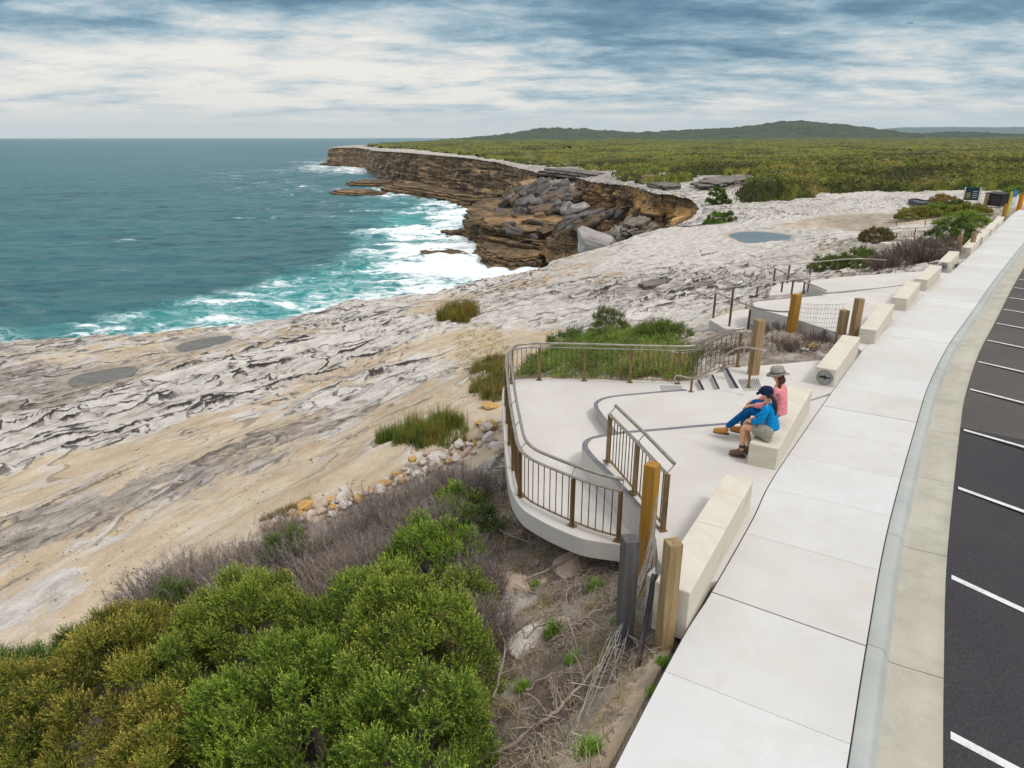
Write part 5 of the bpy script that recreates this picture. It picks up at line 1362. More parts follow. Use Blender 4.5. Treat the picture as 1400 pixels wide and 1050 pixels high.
def build_bench(i, br, fr, w, label, h=0.45, emblem=False, ztop=None):
    """a sawn sandstone block; br and fr are pixels of the near and far top corners on the path side"""
    a = atp(*br, h); b = atp(*fr, h)
    d = (b - a); d.z = 0; L = d.length; d.normalize(); left = Vector((-d.y, d.x, 0))
    c = (a + b) / 2 + left * (w / 2); zb = zpath(c.y) - 0.0
    root = empty('stone_bench', (c.x, c.y, zb), label, 'bench', 'sandstone block benches along the footpath', rz=math.atan2(d.y, d.x))
    n = max(1, round(L / 1.45)); mb = MB()
    for k in range(n):
        mb.box((-L / 2 + L * (k + 0.5) / n, 0, h / 2 - 0.09), (L / n - 0.004, w, h + 0.18), bev=0.012)
    o = mb.build('stone_block', M_BENCH, root)
    if emblem:
        bd = MB()
        R0 = 0.165
        ring = [(-L / 2 - 0.004, math.cos(a) * R0, h * 0.52 + math.sin(a) * R0) for a in [2 * math.pi * k / 40 for k in range(40)]]
        back = [(x + 0.02, y, z) for x, y, z in ring]
        bd.add(ring + back, [tuple(range(40))] + [(k, (k + 1) % 40, 40 + (k + 1) % 40, 40 + k) for k in range(40)])
        o = bd.build('emblem_disc', mottled('emblem_grey_%d' % i, alb(150, 148, 148), alb(178, 176, 175), 12, 0.7, 0), root)
        rim = MB(); rim.tube([(x - 0.001, y, z) for x, y, z in ring] + [(ring[0][0] - 0.001, ring[0][1], ring[0][2])], 0.006, 6, cap=False)
        rim.build('rim', M_STRIP, o)
        # a diving whale-like fish: pointed snout at one end, fin and tail
        fish = [(-.135, .004), (-.09, .026), (-.045, .036), (-.02, .040), (-.005, .066), (.008, .038), (.05, .026), (.085, .014), (.105, .034), (.122, .040), (.112, .010), (.125, -.022), (.098, -.004), (.06, -.010), (.03, -.022), (.012, -.052), (-.004, -.024), (-.05, -.022), (-.10, -.012)]
        f = MB(); pts = [(-L / 2 - 0.009, -y, h * 0.52 + z) for y, z in fish]; back = [(x + 0.004, y, z) for x, y, z in pts]
        m = len(pts)
        f.add(pts + back, [tuple(range(m))[::-1], ] + [(k, (k + 1) % m, m + (k + 1) % m, m + k) for k in range(m)])
        f.build('fish_emblem', M_NOSING, o)
    return root

BENCHES = [((943.6, 811), (1030, 657.5), 0.39, 'longest sandstone block bench, nearest, empty behind the timber fence post'),
           ((1065, 608), (1111, 534), 0.45, 'sandstone block bench with two people sitting on its near end'),
           ((1144, 503), (1176, 463), 0.42, 'sandstone block bench with a grey fish emblem on its end, beyond the seated people'),
           ((1199, 449), (1223, 418), 0.42, 'empty sandstone bench beside the twin timber posts and wire netting'),
           ((1241.5, 406.5), (1259, 387.6), 0.46, 'middle one of three plain sandstone benches on the second platform'),
           ((1269, 380.5), (1288, 365), 0.46, 'last plain sandstone bench on the second platform, just before the farther emblem block'),
           ((1299, 357), (1312, 345.5), 0.46, 'small looking sandstone bench with a fish emblem at the far end of the second platform'),
           ((1329, 337), (1341, 326), 0.46, 'sandstone bench just behind the far pair of timber posts'),
           ((1345, 323), (1354, 315.5), 0.46, 'far sandstone bench, second beyond the far pair of timber posts'),
           ((1357, 312.5), (1364, 306), 0.46, 'far sandstone bench, third beyond the far pair of timber posts'),
           ((1366, 304), (1373, 297.5), 0.46, 'farthest sandstone bench before the bend of the path')]

def build_benches():
    for i, (a, b, w, lab) in enumerate(BENCHES):
        build_bench(i, a, b, w, lab, emblem=i in (2, 6))

def post(name, bx, by, zb, top, w, mat, label, cat='post', rot=0.5, tilt=0.0, group='timber fence posts', cap=None, depth=0.5):
    b = at(bx, by, zb); zt = solve_top(b, top)
    o = MB(); h = zt - zb
    o.box((0, 0, (h - depth) / 2), (w, w, h + depth), bev=0.012)
    ob = o.build(name, mat); ob.location = b; ob.rotation_euler = (0, tilt, rot)
    tag(ob, label, cat, group)
    return ob, b, zt

def build_fences():
    P = {}
    P['gold'] = post('fence_post', 881, 776, -.3, 634, 0.16, M_GOLD, 'golden new timber post standing at the end of the short guard rail', rot=0.9)
    P['dark'] = post('fence_post', 853, 872, -.42, 735, 0.175, M_DARKWOOD, 'thick dark grey timber post at the front end of the lower deck', rot=0.15)
    P['near'] = post('fence_post', 908, 878, -.2, 740, 0.155, M_WOOD, 'weathered brown timber post leaning against the nearest stone bench', rot=0.25)
    P['stair'] = post('fence_post', 1031, 500, -.05, 437, 0.20, M_WOOD, 'pale brown timber post at the head of the platform steps', rot=0.3)
    P['mid'] = post('fence_post', 1081, 461, -.95, 402, 0.23, M_GOLD, 'golden timber post with wire netting beside the second platform', rot=0.4)
    P['twin'] = post('fence_post', 1148, 466, -.62, 424, 0.20, M_WOOD, 'shorter left one of the twin timber posts near the emblem bench', rot=0.3)
    P['twin2'] = post('fence_post', 1166, 463, -.5, 408, 0.20, M_WOOD, 'taller right one of the twin timber posts near the emblem bench', rot=0.3)
    post('fence_post', 1309, 343, -1.5, 322, 0.22, M_WOOD, 'shorter one of the far pair of timber posts', rot=0.3)
    post('fence_post', 1326, 348, -1.35, 317, 0.20, M_WOOD, 'taller one of the far pair of timber posts', rot=0.3)
    post('fence_post', 1372, 297, -1.7, 279, 0.25, M_GOLD, 'timber post beside the farthest benches, under the blue sign', rot=0.3)
    post('fence_post', 1347, 281, -2.3, 265, 0.30, M_WOOD, 'timber post standing left of the dark cabinet far off', rot=0.3)
    post('fence_post', 1393, 285, -2.0, 266, 0.32, mottled('orange_paint', alb(214, 138, 20), alb(232, 160, 36), 3, 0.6, 0), 'orange post at the far right end of the path', rot=0.3, group='timber fence posts')
    # netting between the golden post and the twin posts
    a, b = P['mid'][1], P['twin'][1]
    root = empty('wire_fence', a, 'square wire netting strung between the golden post and the twin posts', 'wire fence')
    mb = MB(); h0 = 0.12
    for k in range(8):
        z = h0 + k * 0.14
        pts = [a.lerp(b, s / 10) + Vector((0, 0, z - 0.03 * math.sin(math.pi * s / 10) + 0.012 * math.sin(s * 2.1 + k))) for s in range(11)]
        mb.tube(pts, 0.0045, 4, cap=False)
    for s in range(1, 20):
        p = a.lerp(b, s / 20); mb.tube([p + Vector((0.02 * math.sin(s), 0, 0.08)), p + Vector((0.02 * math.sin(s * 1.7), 0, 1.08))], 0.004, 4, cap=False)
    o = mb.build('netting', M_WIRE, root); o.location = -root.location
    # collapsed netting hanging from the golden post down over the bank
    rng = random.Random(11)
    top = P['gold'][1] + Vector((0.06, -0.12, 0))
    root = empty('wire_fence', top, 'collapsed tangle of fence wire trailing from the golden post down the bank', 'wire fence')
    mb = MB(); ends = []
    for k in range(12):
        s = top + Vector((rng.uniform(-.03, .05), rng.uniform(-.05, .05), 1.15 - k * 0.085))
        e = at(lerp(770, 880, k / 11) + rng.uniform(-10, 10), lerp(1030, 880, k / 11) + rng.uniform(-15, 15), -.7)
        e.z = gz(e.x, e.y) + 0.03
        m1 = at(868 + rng.uniform(-10, 14), 830 + rng.uniform(-15, 15), -.3); m1.z = max(gz(m1.x, m1.y) + 0.12, lerp(s.z, e.z, 0.55) - 0.15 + rng.uniform(-.05, .1))
        m2 = m1.lerp(e, 0.5) + Vector((rng.uniform(-.08, .08), rng.uniform(-.08, .08), 0.10 + rng.uniform(0, .1))); m2.z = max(m2.z, gz(m2.x, m2.y) + 0.05)
        L = smooth_line([s, s.lerp(m1, 0.45) + Vector((0.03, 0, -0.03)), m1, m2, e], 8); ends.append(L)
        mb.tube(L, 0.0042, 4, cap=False)
    for k in range(len(ends) - 1):
        for s in range(2, 30, 3):
            mb.tube([ends[k][s], ends[k + 1][min(s + 1, 31)]], 0.0028, 4, cap=False)
    o = mb.build('netting', M_WIRE, root); o.location = -root.location
    # steel picket and short white-topped stake by the nearest bench
    a = at(868, 930, -.4); a.z = gz(a.x, a.y) - 0.15; b = at(896, 785, 0.35)
    mb = MB(); d = (b - a).normalized()
    for ang in (0, 2.09, 4.19):
        u = d.orthogonal(); u.rotate(Matrix.Rotation(ang, 3, d))
        mb.bar(a + u * 0.015, b + u * 0.015, 0.006, 0.032, up=u)
    o = mb.build('star_picket', M_STEELDARK, origin=a); tag(o, 'thin dark steel picket leaning between the grey post and the near bench', 'fence picket')
    b = at(886, 842, -.25); zt = solve_top(b, 786)
    mb = MB(); w = 0.075
    mb.box((0, 0, (zt - b.z) / 2 - 0.2), (w, 0.06, zt - b.z + 0.4)); mb.add([(-w / 2, -.03, zt - b.z), (w / 2, -.03, zt - b.z), (w / 2, .03, zt - b.z), (-w / 2, .03, zt - b.z), (w * .5, 0.0, zt - b.z + 0.10)], [(0, 1, 4), (1, 2, 4), (2, 3, 4), (3, 0, 4)])
    o = mb.build('stake', mottled('white_stake_paint', alb(206, 200, 186), alb(236, 234, 230), 6, 0.8, 0.1)); o.location = b; o.rotation_euler.z = 0.4
    tag(o, 'short pale stake with a pointed white tip behind the weathered post', 'stake')

def build_second_platform():
    z0 = lambda x, y: zpath(y) - 0.02
    nose = at(1026, 412, -.55)
    root = empty('viewing_platform', nose, 'second pale concrete platform further along the path with lower landings towards the rock', 'viewing platform')
    def part(mb, name, mats, **kw):
        o = mb.build(name, mats, **kw); o.parent = root; o.location = -root.location; return o
    front = smooth_line([at(px, py, -.5) for px, py in [(1150, 463), (1139, 458.6), (1088, 439), (1058, 428.6), (1034, 421), (1026, 414), (1027, 410.5), (1034, 408), (1051, 406), (1090, 402), (1131, 397.5)]], 4)
    i0 = path_param(atp(1182, 478)); i1 = path_param(atp(1262, 404))
    lane = [PATH_L[i] + Vector((-0.016, 0.009, 0)) for i in range(i0, i1 + 1)]
    back = [at(1240, 383.6, -.55), ]
    poly = [(p.x, p.y) for p in front] + [(back[0].x, back[0].y)] + [(p.x, p.y) for p in reversed(lane)]
    mb = MB(); mb.prism(poly, -1.15, z0); part(mb, 'front_deck', M_DECK); PAVED.append((poly, -1.05))
    i2 = path_param(atp(1300, 372)); lane2 = [PATH_L[i] + Vector((-0.016, 0.009, 0)) for i in range(i1 + 1, i2 + 1)]
    b = [at(px, py, -.62) for px, py in [(1131, 397), (1112, 387), (1104, 381.5), (1110, 378.5), (1150, 372.5), (1211, 367), (1262, 363)]]
    poly2 = [(p.x, p.y) for p in b] + [(p.x, p.y) for p in reversed(lane2)] + [(back[0].x, back[0].y)]
    z1 = lambda x, y: zpath(y) - 0.06
    mb = MB(); mb.prism(poly2, -1.3, z1); part(mb, 'rear_deck', M_DECK); PAVED.append((poly2, -1.2))
    # dark bands
    for L in (front[:-1], [at(1131, 397.5, -.55)] + [at(1131, 397.5, -.5).lerp(at(1240, 383.6, -.55), k / 6) for k in range(1, 7)]):
        inn = offset_line(L, 0.10); V = []
        for p, q in zip(L, inn):
            V += [(p.x, p.y, z0(p.x, p.y) + 0.004), (q.x, q.y, z0(q.x, q.y) + 0.004)]
        mb = MB(); mb.add(V, [(2 * i, 2 * i + 1, 2 * i + 3, 2 * i + 2) for i in range(len(L) - 1)]); part(mb, 'edge_strip', M_STRIP)
    for px, z in (([(970, 437), (990, 449), (1020, 452), (1048, 440), (1060, 430), (1034, 421), (1008, 424)], -1.3), ([(1052, 404), (1095, 401), (1108, 394), (1100, 386), (1075, 386), (1055, 391)], -1.2)):
        poly3 = [A2(a, b2, z) for a, b2 in px]
        mb = MB(); mb.prism(poly3, z - 1.2, z); part(mb, 'landing', M_DECK); PAVED.append((poly3, z - 0.25))
    # simple tube railings
    def tube_rail(pts, posts, label, smooth=4):
        P = [Vector(at(px, py, z)) for px, py, z in pts]; L = smooth_line(P, smooth)
        r = empty('railing', L[0] - Vector((0, 0, 1.0)), label, 'railing')
        mb = MB(); mb.tube(L, 0.028, 7); o = mb.build('handrail', M_RAIL, r); o.location = -r.location
        for px, pt, pb, z in posts:
            b = at(px, pb, z); t = solve_top(b, pt)
            mb = MB(); mb.box((b.x, b.y, (z + t) / 2), (0.075, 0.03, t - z), ax=(1, 0.3, 0)); o = mb.build('post', M_BALUST, r); o.location = -r.location
    tube_rail([(1079, 426, -.1), (1062, 425.5, -.15), (1041, 422.5, -.2), (1021, 417, -.3), (1004, 410, -.35), (988, 404, -.38), (979, 400.5, -.4), (978, 398, -.4), (985, 395, -.4), (1034, 388, -.4), (1066, 385, -.35), (1105, 380.5, -.3)],
              [(975, 402, 435, -1.3), (997, 396, 446, -1.3), (1022.5, 423, 450, -1.3), (1034, 392, 407, -1.3), (1076, 426, 452, -.9), (1068, 385, 401, -1.25), (1082, 383, 402, -1.2)], 'bronze tube railing around the left landing of the second platform')
    tube_rail([(1130, 397.5, -.4), (1112, 390, -.4), (1098, 384.6, -.4), (1078, 375, -.4), (1062, 368, -.4), (1057, 365.5, -.4), (1060, 363, -.4), (1077, 361, -.35), (1107, 359, -.3), (1154, 354.6, -.25), (1185, 354, -.25), (1212, 355.7, -.2)],
              [(1056.5, 367, 394, -1.3), (1076, 362, 389, -1.25), (1107, 359, 376, -1.0), (1098, 385, 402, -1.1), (1104.5, 384, 399, -1.1), (1143.5, 356, 369, -.9), (1168, 354.5, 368, -.9), (1208, 355.5, 366, -.8)], 'bronze tube railing around the rear corner of the second platform')
    tube_rail([(1232, 320, -1.2), (1222, 318, -1.2), (1216, 315.5, -1.2), (1222, 313.2, -1.2), (1240, 312, -1.1), (1275, 310.5, -1.0), (1300, 309, -.9)],
              [(1216.5, 316, 332, -2.2), (1224, 318, 330, -2.1), (1250, 312, 323, -2.0), (1275, 310.5, 322, -2.0)], 'bent tube railing on the far rocks beyond the grey bush')
    tube_rail([(1264, 302, -1.6), (1285, 298.5, -1.5), (1311, 295, -1.4), (1340, 293, -1.1), (1366, 291, -.9)],
              [(1225, 303.5, 310, -2.6), (1264, 302, 310, -2.6), (1295, 297, 306, -2.4), (1330, 294, 304, -2.1), (1352, 292, 301, -1.9)], 'farthest tube railing below the information board')
    # white blocks edging the far track
    for px, py, w, lab in ((1219, 341, 0.9, 'white stone block half hidden behind the green bush'), (1238, 335, 0.8, 'second white stone block under the far bent railing')):
        p = at(px, py, -2.0); mb = MB(); mb.box((0, 0, 0.1), (1.8 * w, 0.6, 0.75), bev=0.06); o = mb.build('stone_block', M_BENCH); o.location = p; o.rotation_euler.z = 0.3; tag(o, lab, 'stone block')

def build_signs():
    # information board
    a, b = at(1316, 276, -2.6), at(1337, 277, -2.6)
    mid = (a + b) / 2; d = (b - a); d.z = 0; L = d.length; rz = math.atan2(d.y, d.x)
    zt = solve_top(mid, 256.5)
    root = empty('information_board', (mid.x, mid.y, -2.6), 'dark green information board on two white posts far along the path', 'information board', rz=rz)
    mb = MB(); hh = zt + 2.6; mb.box((0, 0, hh - 0.75), (L - 0.1, 0.08, 1.5)); mb.build('panel', mottled('board_green', alb(32, 62, 62), alb(42, 74, 72), 2, 0.5, 0), root)
    M_W = mottled('white_paint', alb(220, 222, 220), alb(238, 238, 236), 3, 0.6, 0)
    for s in (-1, 1):
        mb = MB(); mb.box((s * L / 2, 0, hh / 2), (0.16, 0.12, hh + 0.1)); mb.build('post', M_W, root)
    mb = MB(); mb.box((-L * 0.22, -0.045, hh - 0.95), (L * 0.3, 0.01, 0.7)); mb.build('photo_panel', mottled('board_photo', alb(90, 84, 60), alb(170, 160, 120), 4, 0.5, 0), root)
    mb = MB(); mb.box((0, 0, hh + 0.03), (L * 0.7, 0.1, 0.12)); mb.build('header', mottled('board_header', alb(40, 98, 84), alb(50, 110, 92), 4, 0.5, 0), root)
    mb = MB()
    for k in range(4): mb.box((L * 0.2, -0.045, hh - 0.45 - k * 0.24), (L * (0.34 - 0.05 * (k % 2)), 0.01, 0.06))
    mb.build('text_lines', M_W, root)
    # dark cabinet
    a, b = at(1350, 279, -2.2), at(1373, 280, -2.1); mid = (a + b) / 2; L = (b - a).length; zt = solve_top(mid, 263)
    root = empty('cabinet', (mid.x, mid.y, -2.3), 'black shed like cabinet with a sloping lid beside the far path', 'cabinet', rz=math.atan2(b.y - a.y, b.x - a.x))
    M_K = mottled('black_cabinet', alb(42, 42, 44), alb(56, 56, 58), 2, 0.6, 0); h = zt + 2.3
    mb = MB(); mb.box((0, 0, h * .44), (L, 1.2, h * 0.88)); mb.build('body', M_K, root)
    mb = MB(); mb.prism([(-L / 2 - .08, -.7), (L / 2 + .08, -.7), (L / 2 + .08, .7), (-L / 2 - .08, .7)], lambda x, y: h * 0.885 + 0.08 * (y + .7), lambda x, y: h * 0.93 + 0.1 * (y + .7)); mb.build('lid', M_STEELDARK, root)
    mb = MB(); mb.box((0, -0.61, h * .42), (L * .86, 0.03, h * 0.66)); mb.build('door', M_STEELDARK, root)
    # blue and white sign with a yellow marker
    p = at(1380.5, 293, -1.75); zt = solve_top(p, 259.5)
    root = empty('sign', p, 'small blue and white sign on a post at the far bend of the path', 'sign', rz=0.2); h = zt - p.z
    mb = MB(); mb.tube([(0, 0, -.3), (0, 0, h)], 0.05, 8); mb.build('post', M_W, root)
    mb = MB(); mb.box((0, -0.07, h - 0.32), (0.44, 0.03, 0.62)); mb.build('blue_panel', mottled('sign_blue', alb(58, 128, 176), alb(70, 140, 188), 3, 0.5, 0), root)
    mb = MB(); mb.box((0, -0.07, h - 0.88), (0.44, 0.03, 0.46)); mb.build('white_panel', M_W, root)
    p = at(1376.5, 293, -1.75); zt = solve_top(p, 262)
    mb = MB(); mb.box((0, 0, (zt - p.z) / 2), (0.16, 0.16, zt - p.z), bev=0.02); mb.box((0, 0, zt - p.z - 0.05), (0.2, 0.2, 0.08), bev=0.01)
    o = mb.build('marker_post', mottled('yellow_paint', alb(220, 196, 40), alb(232, 210, 60), 3, 0.6, 0)); o.location = p; tag(o, 'yellow marker post just left of the small blue sign', 'marker post')
    # boardwalk platform out on the rock
    poly = [at(px, py, -2.7) for px, py in [(1242, 274), (1256, 279.5), (1290, 279), (1288, 275.5), (1262, 275), (1252, 272.5)]]
    root = empty('boardwalk', poly[0], 'dark plank boardwalk resting on the white rock near the information board', 'boardwalk')
    mb = MB(); mb.prism([(p.x, p.y) for p in poly], -3.0, -2.7); o = mb.build('deck', mottled('grey_planks', alb(74, 80, 82), alb(104, 110, 112), 1.5, 0.8, 0.2, stretch=(6, .3, 1)), root); o.location = -root.location
    mb = MB(); L = [Vector((p.x, p.y, -2.62)) for p in poly + poly[:1]]
    for a, b in zip(L, L[1:]): mb.bar(a, b, 0.12, 0.14)
    o = mb.build('edge_rail', M_STEELDARK, root); o.location = -root.location
    # airliner far off in the sky
    d = ray(1244, 31.5); t = 2600 / d[1]; c = Vector((d[0] * t, 2600, CAM_H + d[2] * t))
    root = empty('airplane', c, 'tiny dark airliner flying below the clouds at the upper right', 'airplane', rz=0.15)
    M_A = mottled('airliner_grey', alb(96, 104, 112), alb(110, 118, 126), 1, 0.5, 0)
    mb = MB(); mb.tube([(-11, 0, 0), (-9, 0, .2), (-4, 0, .3), (6, 0, .3), (10, 0, .8), (12, 0, 1.2)], [0.2, 1.1, 1.3, 1.3, .7, .2], 10); mb.build('fuselage', M_A, root)
    mb = MB()
    for s in (-1, 1): mb.add([(-3, s * .8, 0), (2, s * .8, 0), (5, s * 12, .8), (3.6, s * 12, .8), (-3, s * .8, .35), (2, s * .8, .35), (5, s * 12, .95), (3.6, s * 12, .95)], [(0, 1, 2, 3), (7, 6, 5, 4), (0, 4, 5, 1), (1, 5, 6, 2), (2, 6, 7, 3), (3, 7, 4, 0)])
    mb.build('wing', M_A, root)
    mb = MB(); mb.add([(8, -.1, 1), (11, -.1, 1), (12.5, -.1, 5), (11, -.1, 5), (8, .1, 1), (11, .1, 1), (12.5, .1, 5), (11, .1, 5)], [(0, 1, 2, 3), (7, 6, 5, 4), (0, 4, 5, 1), (1, 5, 6, 2), (2, 6, 7, 3), (3, 7, 4, 0)]); mb.build('tail_fin', M_A, root)

def build_built():
    build_materials(); build_paths(); build_platform(); build_second_platform(); build_rails(); build_benches(); build_fences(); build_signs()
# ------------------------------------------------------------------ plants
def leaf_material(name, spec=0.25, rough=0.55):
    t = NT(name)
    c = t.attr('Col')
    b = t.b
    m = t.done(c, rough, None, spec)
    b.inputs['Subsurface Weight'].default_value = 0.0
    tr = t.node('ShaderNodeBsdfTranslucent'); t.link(c, tr.inputs['Color'])
    mx = t.node('ShaderNodeMixShader'); mx.inputs[0].default_value = 0.12
    t.link(b.outputs[0], mx.inputs[1]); t.link(tr.outputs[0], mx.inputs[2])
    t.link(mx.outputs[0], t.n['Material Output'].inputs['Surface'])
    return m
M_LEAF = leaf_material('leaf')
M_BARK = mottled('grey_bark', alb(142, 126, 112), alb(188, 172, 156), 14, 0.9, 0.3)
t_ = NT('twig'); M_TWIG = t_.done(t_.attr('Col'), 0.9, None, 0.15)

def unit(v): return v / (np.linalg.norm(v, axis=-1, keepdims=True) + 1e-9)

def leaves(pos, d, length, width, col, rng, droop=0.15):
    """diamond leaves: pos (n,3), direction (n,3)"""
    n = len(pos); d = unit(d)
    r = unit(np.cross(d, rng.normal(size=(n, 3)))); up = np.cross(r, d)
    L = length[:, None]; W = width[:, None]
    a = pos; b = pos + d * L * 0.5 + r * W * 0.5 + up * L * 0.06; c = pos + d * L - up * L * droop; e = pos + d * L * 0.5 - r * W * 0.5 + up * L * 0.06
    v = np.stack([a, b, c, e], 1).reshape(-1, 3)
    return v, np.arange(4 * n).reshape(-1, 4), np.repeat(col, 4, axis=0)

def tubes_np(P, Rr, col, sides=3):
    """many thin branches: P (n,m,3), Rr (n,m), col (n,3)"""
    n, m, _ = P.shape
    T = np.gradient(P, axis=1); T = unit(T)
    ref = np.array([0.31, 0.72, 0.62]); nx = unit(np.cross(T, ref)); ny = np.cross(T, nx)
    V = []
    for k in range(sides):
        a = 2 * np.pi * k / sides
        V.append(P + (nx * math.cos(a) + ny * math.sin(a)) * Rr[..., None])
    V = np.stack(V, 2)                      # n,m,sides,3
    idx = np.arange(n * m * sides).reshape(n, m, sides)
    F = []
    for k in range(sides):
        k2 = (k + 1) % sides
        F.append(np.stack([idx[:, :-1, k], idx[:, :-1, k2], idx[:, 1:, k2], idx[:, 1:, k]], -1).reshape(-1, 4))
    return V.reshape(-1, 3), np.concatenate(F), np.repeat(col, m * sides, axis=0)

def merge(parts):
    v = []; f = []; c = []; o = 0
    for a, b, d in parts:
        v.append(a); f.append(b + o); c.append(d); o += len(a)
    return np.concatenate(v), np.concatenate(f), np.concatenate(c)

def G(*c): return np.array(alb(*c, 1.0))

def sprigs(base, out, rng, n_leaf, stem, ll, lw, cols, tipcol, tipamt):
    """leafy shoots at base pointing out; cols per shoot"""
    n = len(base)
    s = np.linspace(0.12, 1.0, n_leaf)[None, :, None]
    out = unit(out)
    bend = unit(out + np.array([0, 0, 0.5]))
    P = base[:, None] + (out[:, None] * s * 0.6 + bend[:, None] * s * s * 0.4) * stem[:, None, None]
    D = out[:, None] * (0.55 + 0.6 * s) + unit(rng.normal(size=(n, n_leaf, 3))) * (1.05 - 0.45 * s)
    k = (s[..., 0] ** 2)[..., None] * tipamt[:, None, None]
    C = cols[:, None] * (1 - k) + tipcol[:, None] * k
    C = C * rng.uniform(0.75, 1.3, (n, n_leaf, 1))
    L = (ll * rng.uniform(0.7, 1.2, (n, n_leaf)) * (1 - 0.25 * s[..., 0]))
    return leaves(P.reshape(-1, 3), D.reshape(-1, 3), L.ravel(), (L * lw).ravel(), C.reshape(-1, 3), rng)

def shrub(name, x, y, rx, ry, h, label, pal, seed, dens=1.0, ll=0.044, lw=0.40, lobes=None, lobe_r=0.26, cat='shrub', group=None, zb=None, n_leaf=12, stem=0.16, stems=True):
    """rounded bush of many leafy lobes; pal = (darker colour, main colour, tip colour, tip amount)"""
    rng = np.random.default_rng(seed)
    zb = gz(x, y) if zb is None else zb
    # leafy heads spread over the dome with gaps between them
    edge = lambda a: 1 + 0.20 * np.sin(a * 3 + seed) + 0.13 * np.sin(a * 5 + seed * 2.1)
    pts = []; want = lobes or int(rx * ry / (lobe_r ** 2) * 4.0) + 8
    for _ in range(want * 14):
        u = rng.uniform(-0.1, 1); a = rng.uniform(0, 2 * np.pi); q = math.sqrt(max(0, 1 - max(u, 0) ** 2)) * rng.uniform(0.84, 1.05)
        c = np.array([q * math.cos(a) * rx * edge(a), q * math.sin(a) * ry * edge(a), max(u, 0.04) * h * rng.uniform(0.80, 1.08)])
        if all(((c - o_) ** 2).sum() > (lobe_r * 1.6) ** 2 for o_ in pts): pts.append(c)
        if len(pts) >= want: break
    nl = len(pts); LX, LY, LZ = np.array(pts).T; LZ = LZ - 0.2 * lobe_r
    LR = lobe_r * rng.uniform(0.8, 1.35, nl)
    ns = np.maximum(8, (dens * 175 * (LR / 0.26) ** 2 * (0.044 / ll) ** 1.3)).astype(int)
    li = np.repeat(np.arange(nl), ns); n = len(li)
    nd = unit(rng.normal(size=(n, 3))); nd[:, 2] = np.abs(nd[:, 2]) * 0.9 - 0.15
    outc = unit(np.stack([LX / rx, LY / ry, LZ / h * 0.8], 1))[li]
    nd = unit(nd + outc * 0.35)
    base = np.stack([LX, LY, LZ], 1)[li] + nd * (LR[li] * 0.82 * rng.uniform(0.2, 1.0, n) ** 0.7)[:, None] * np.array([0.92, 0.92, 1.35])
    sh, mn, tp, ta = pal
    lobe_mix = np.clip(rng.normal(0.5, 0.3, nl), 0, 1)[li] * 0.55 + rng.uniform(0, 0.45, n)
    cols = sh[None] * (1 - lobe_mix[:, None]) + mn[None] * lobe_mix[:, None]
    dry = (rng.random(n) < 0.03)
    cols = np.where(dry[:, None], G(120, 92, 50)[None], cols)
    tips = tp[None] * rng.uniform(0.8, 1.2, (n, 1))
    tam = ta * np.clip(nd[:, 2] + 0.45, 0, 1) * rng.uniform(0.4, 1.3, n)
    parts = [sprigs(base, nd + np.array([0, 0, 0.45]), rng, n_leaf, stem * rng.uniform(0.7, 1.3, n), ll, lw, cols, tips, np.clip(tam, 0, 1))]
    v, f, c = merge(parts)
    v[:, 2] = np.maximum(v[:, 2], -0.25)
    root = empty(name, (x, y, zb), label, cat, group)
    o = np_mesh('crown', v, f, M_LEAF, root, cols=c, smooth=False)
    if stems:
        m = 7; ns2 = 16
        e = np.stack([LX, LY, LZ], 1)[rng.integers(0, nl, ns2)]
        t = np.linspace(0, 1, m)[None, :, None]
        b0 = rng.normal(size=(ns2, 3)) * np.array([0.12 * rx, 0.12 * ry, 0]); b0[:, 2] = -0.1
        P = b0[:, None] * (1 - t) + e[:, None] * t + np.sin(t * 5 + rng.uniform(0, 6, (ns2, 1, 1))) * 0.05 * np.sin(t * np.pi) * rx
        Rr = (0.028 * (1 - t[..., 0]) + 0.006) * np.ones((ns2, 1))
        v, f, c = tubes_np(P, Rr, np.tile(G(96, 84, 74), (ns2, 1)), 5)
        np_mesh('stem', v, f, M_TWIG, root, cols=c)
    return root

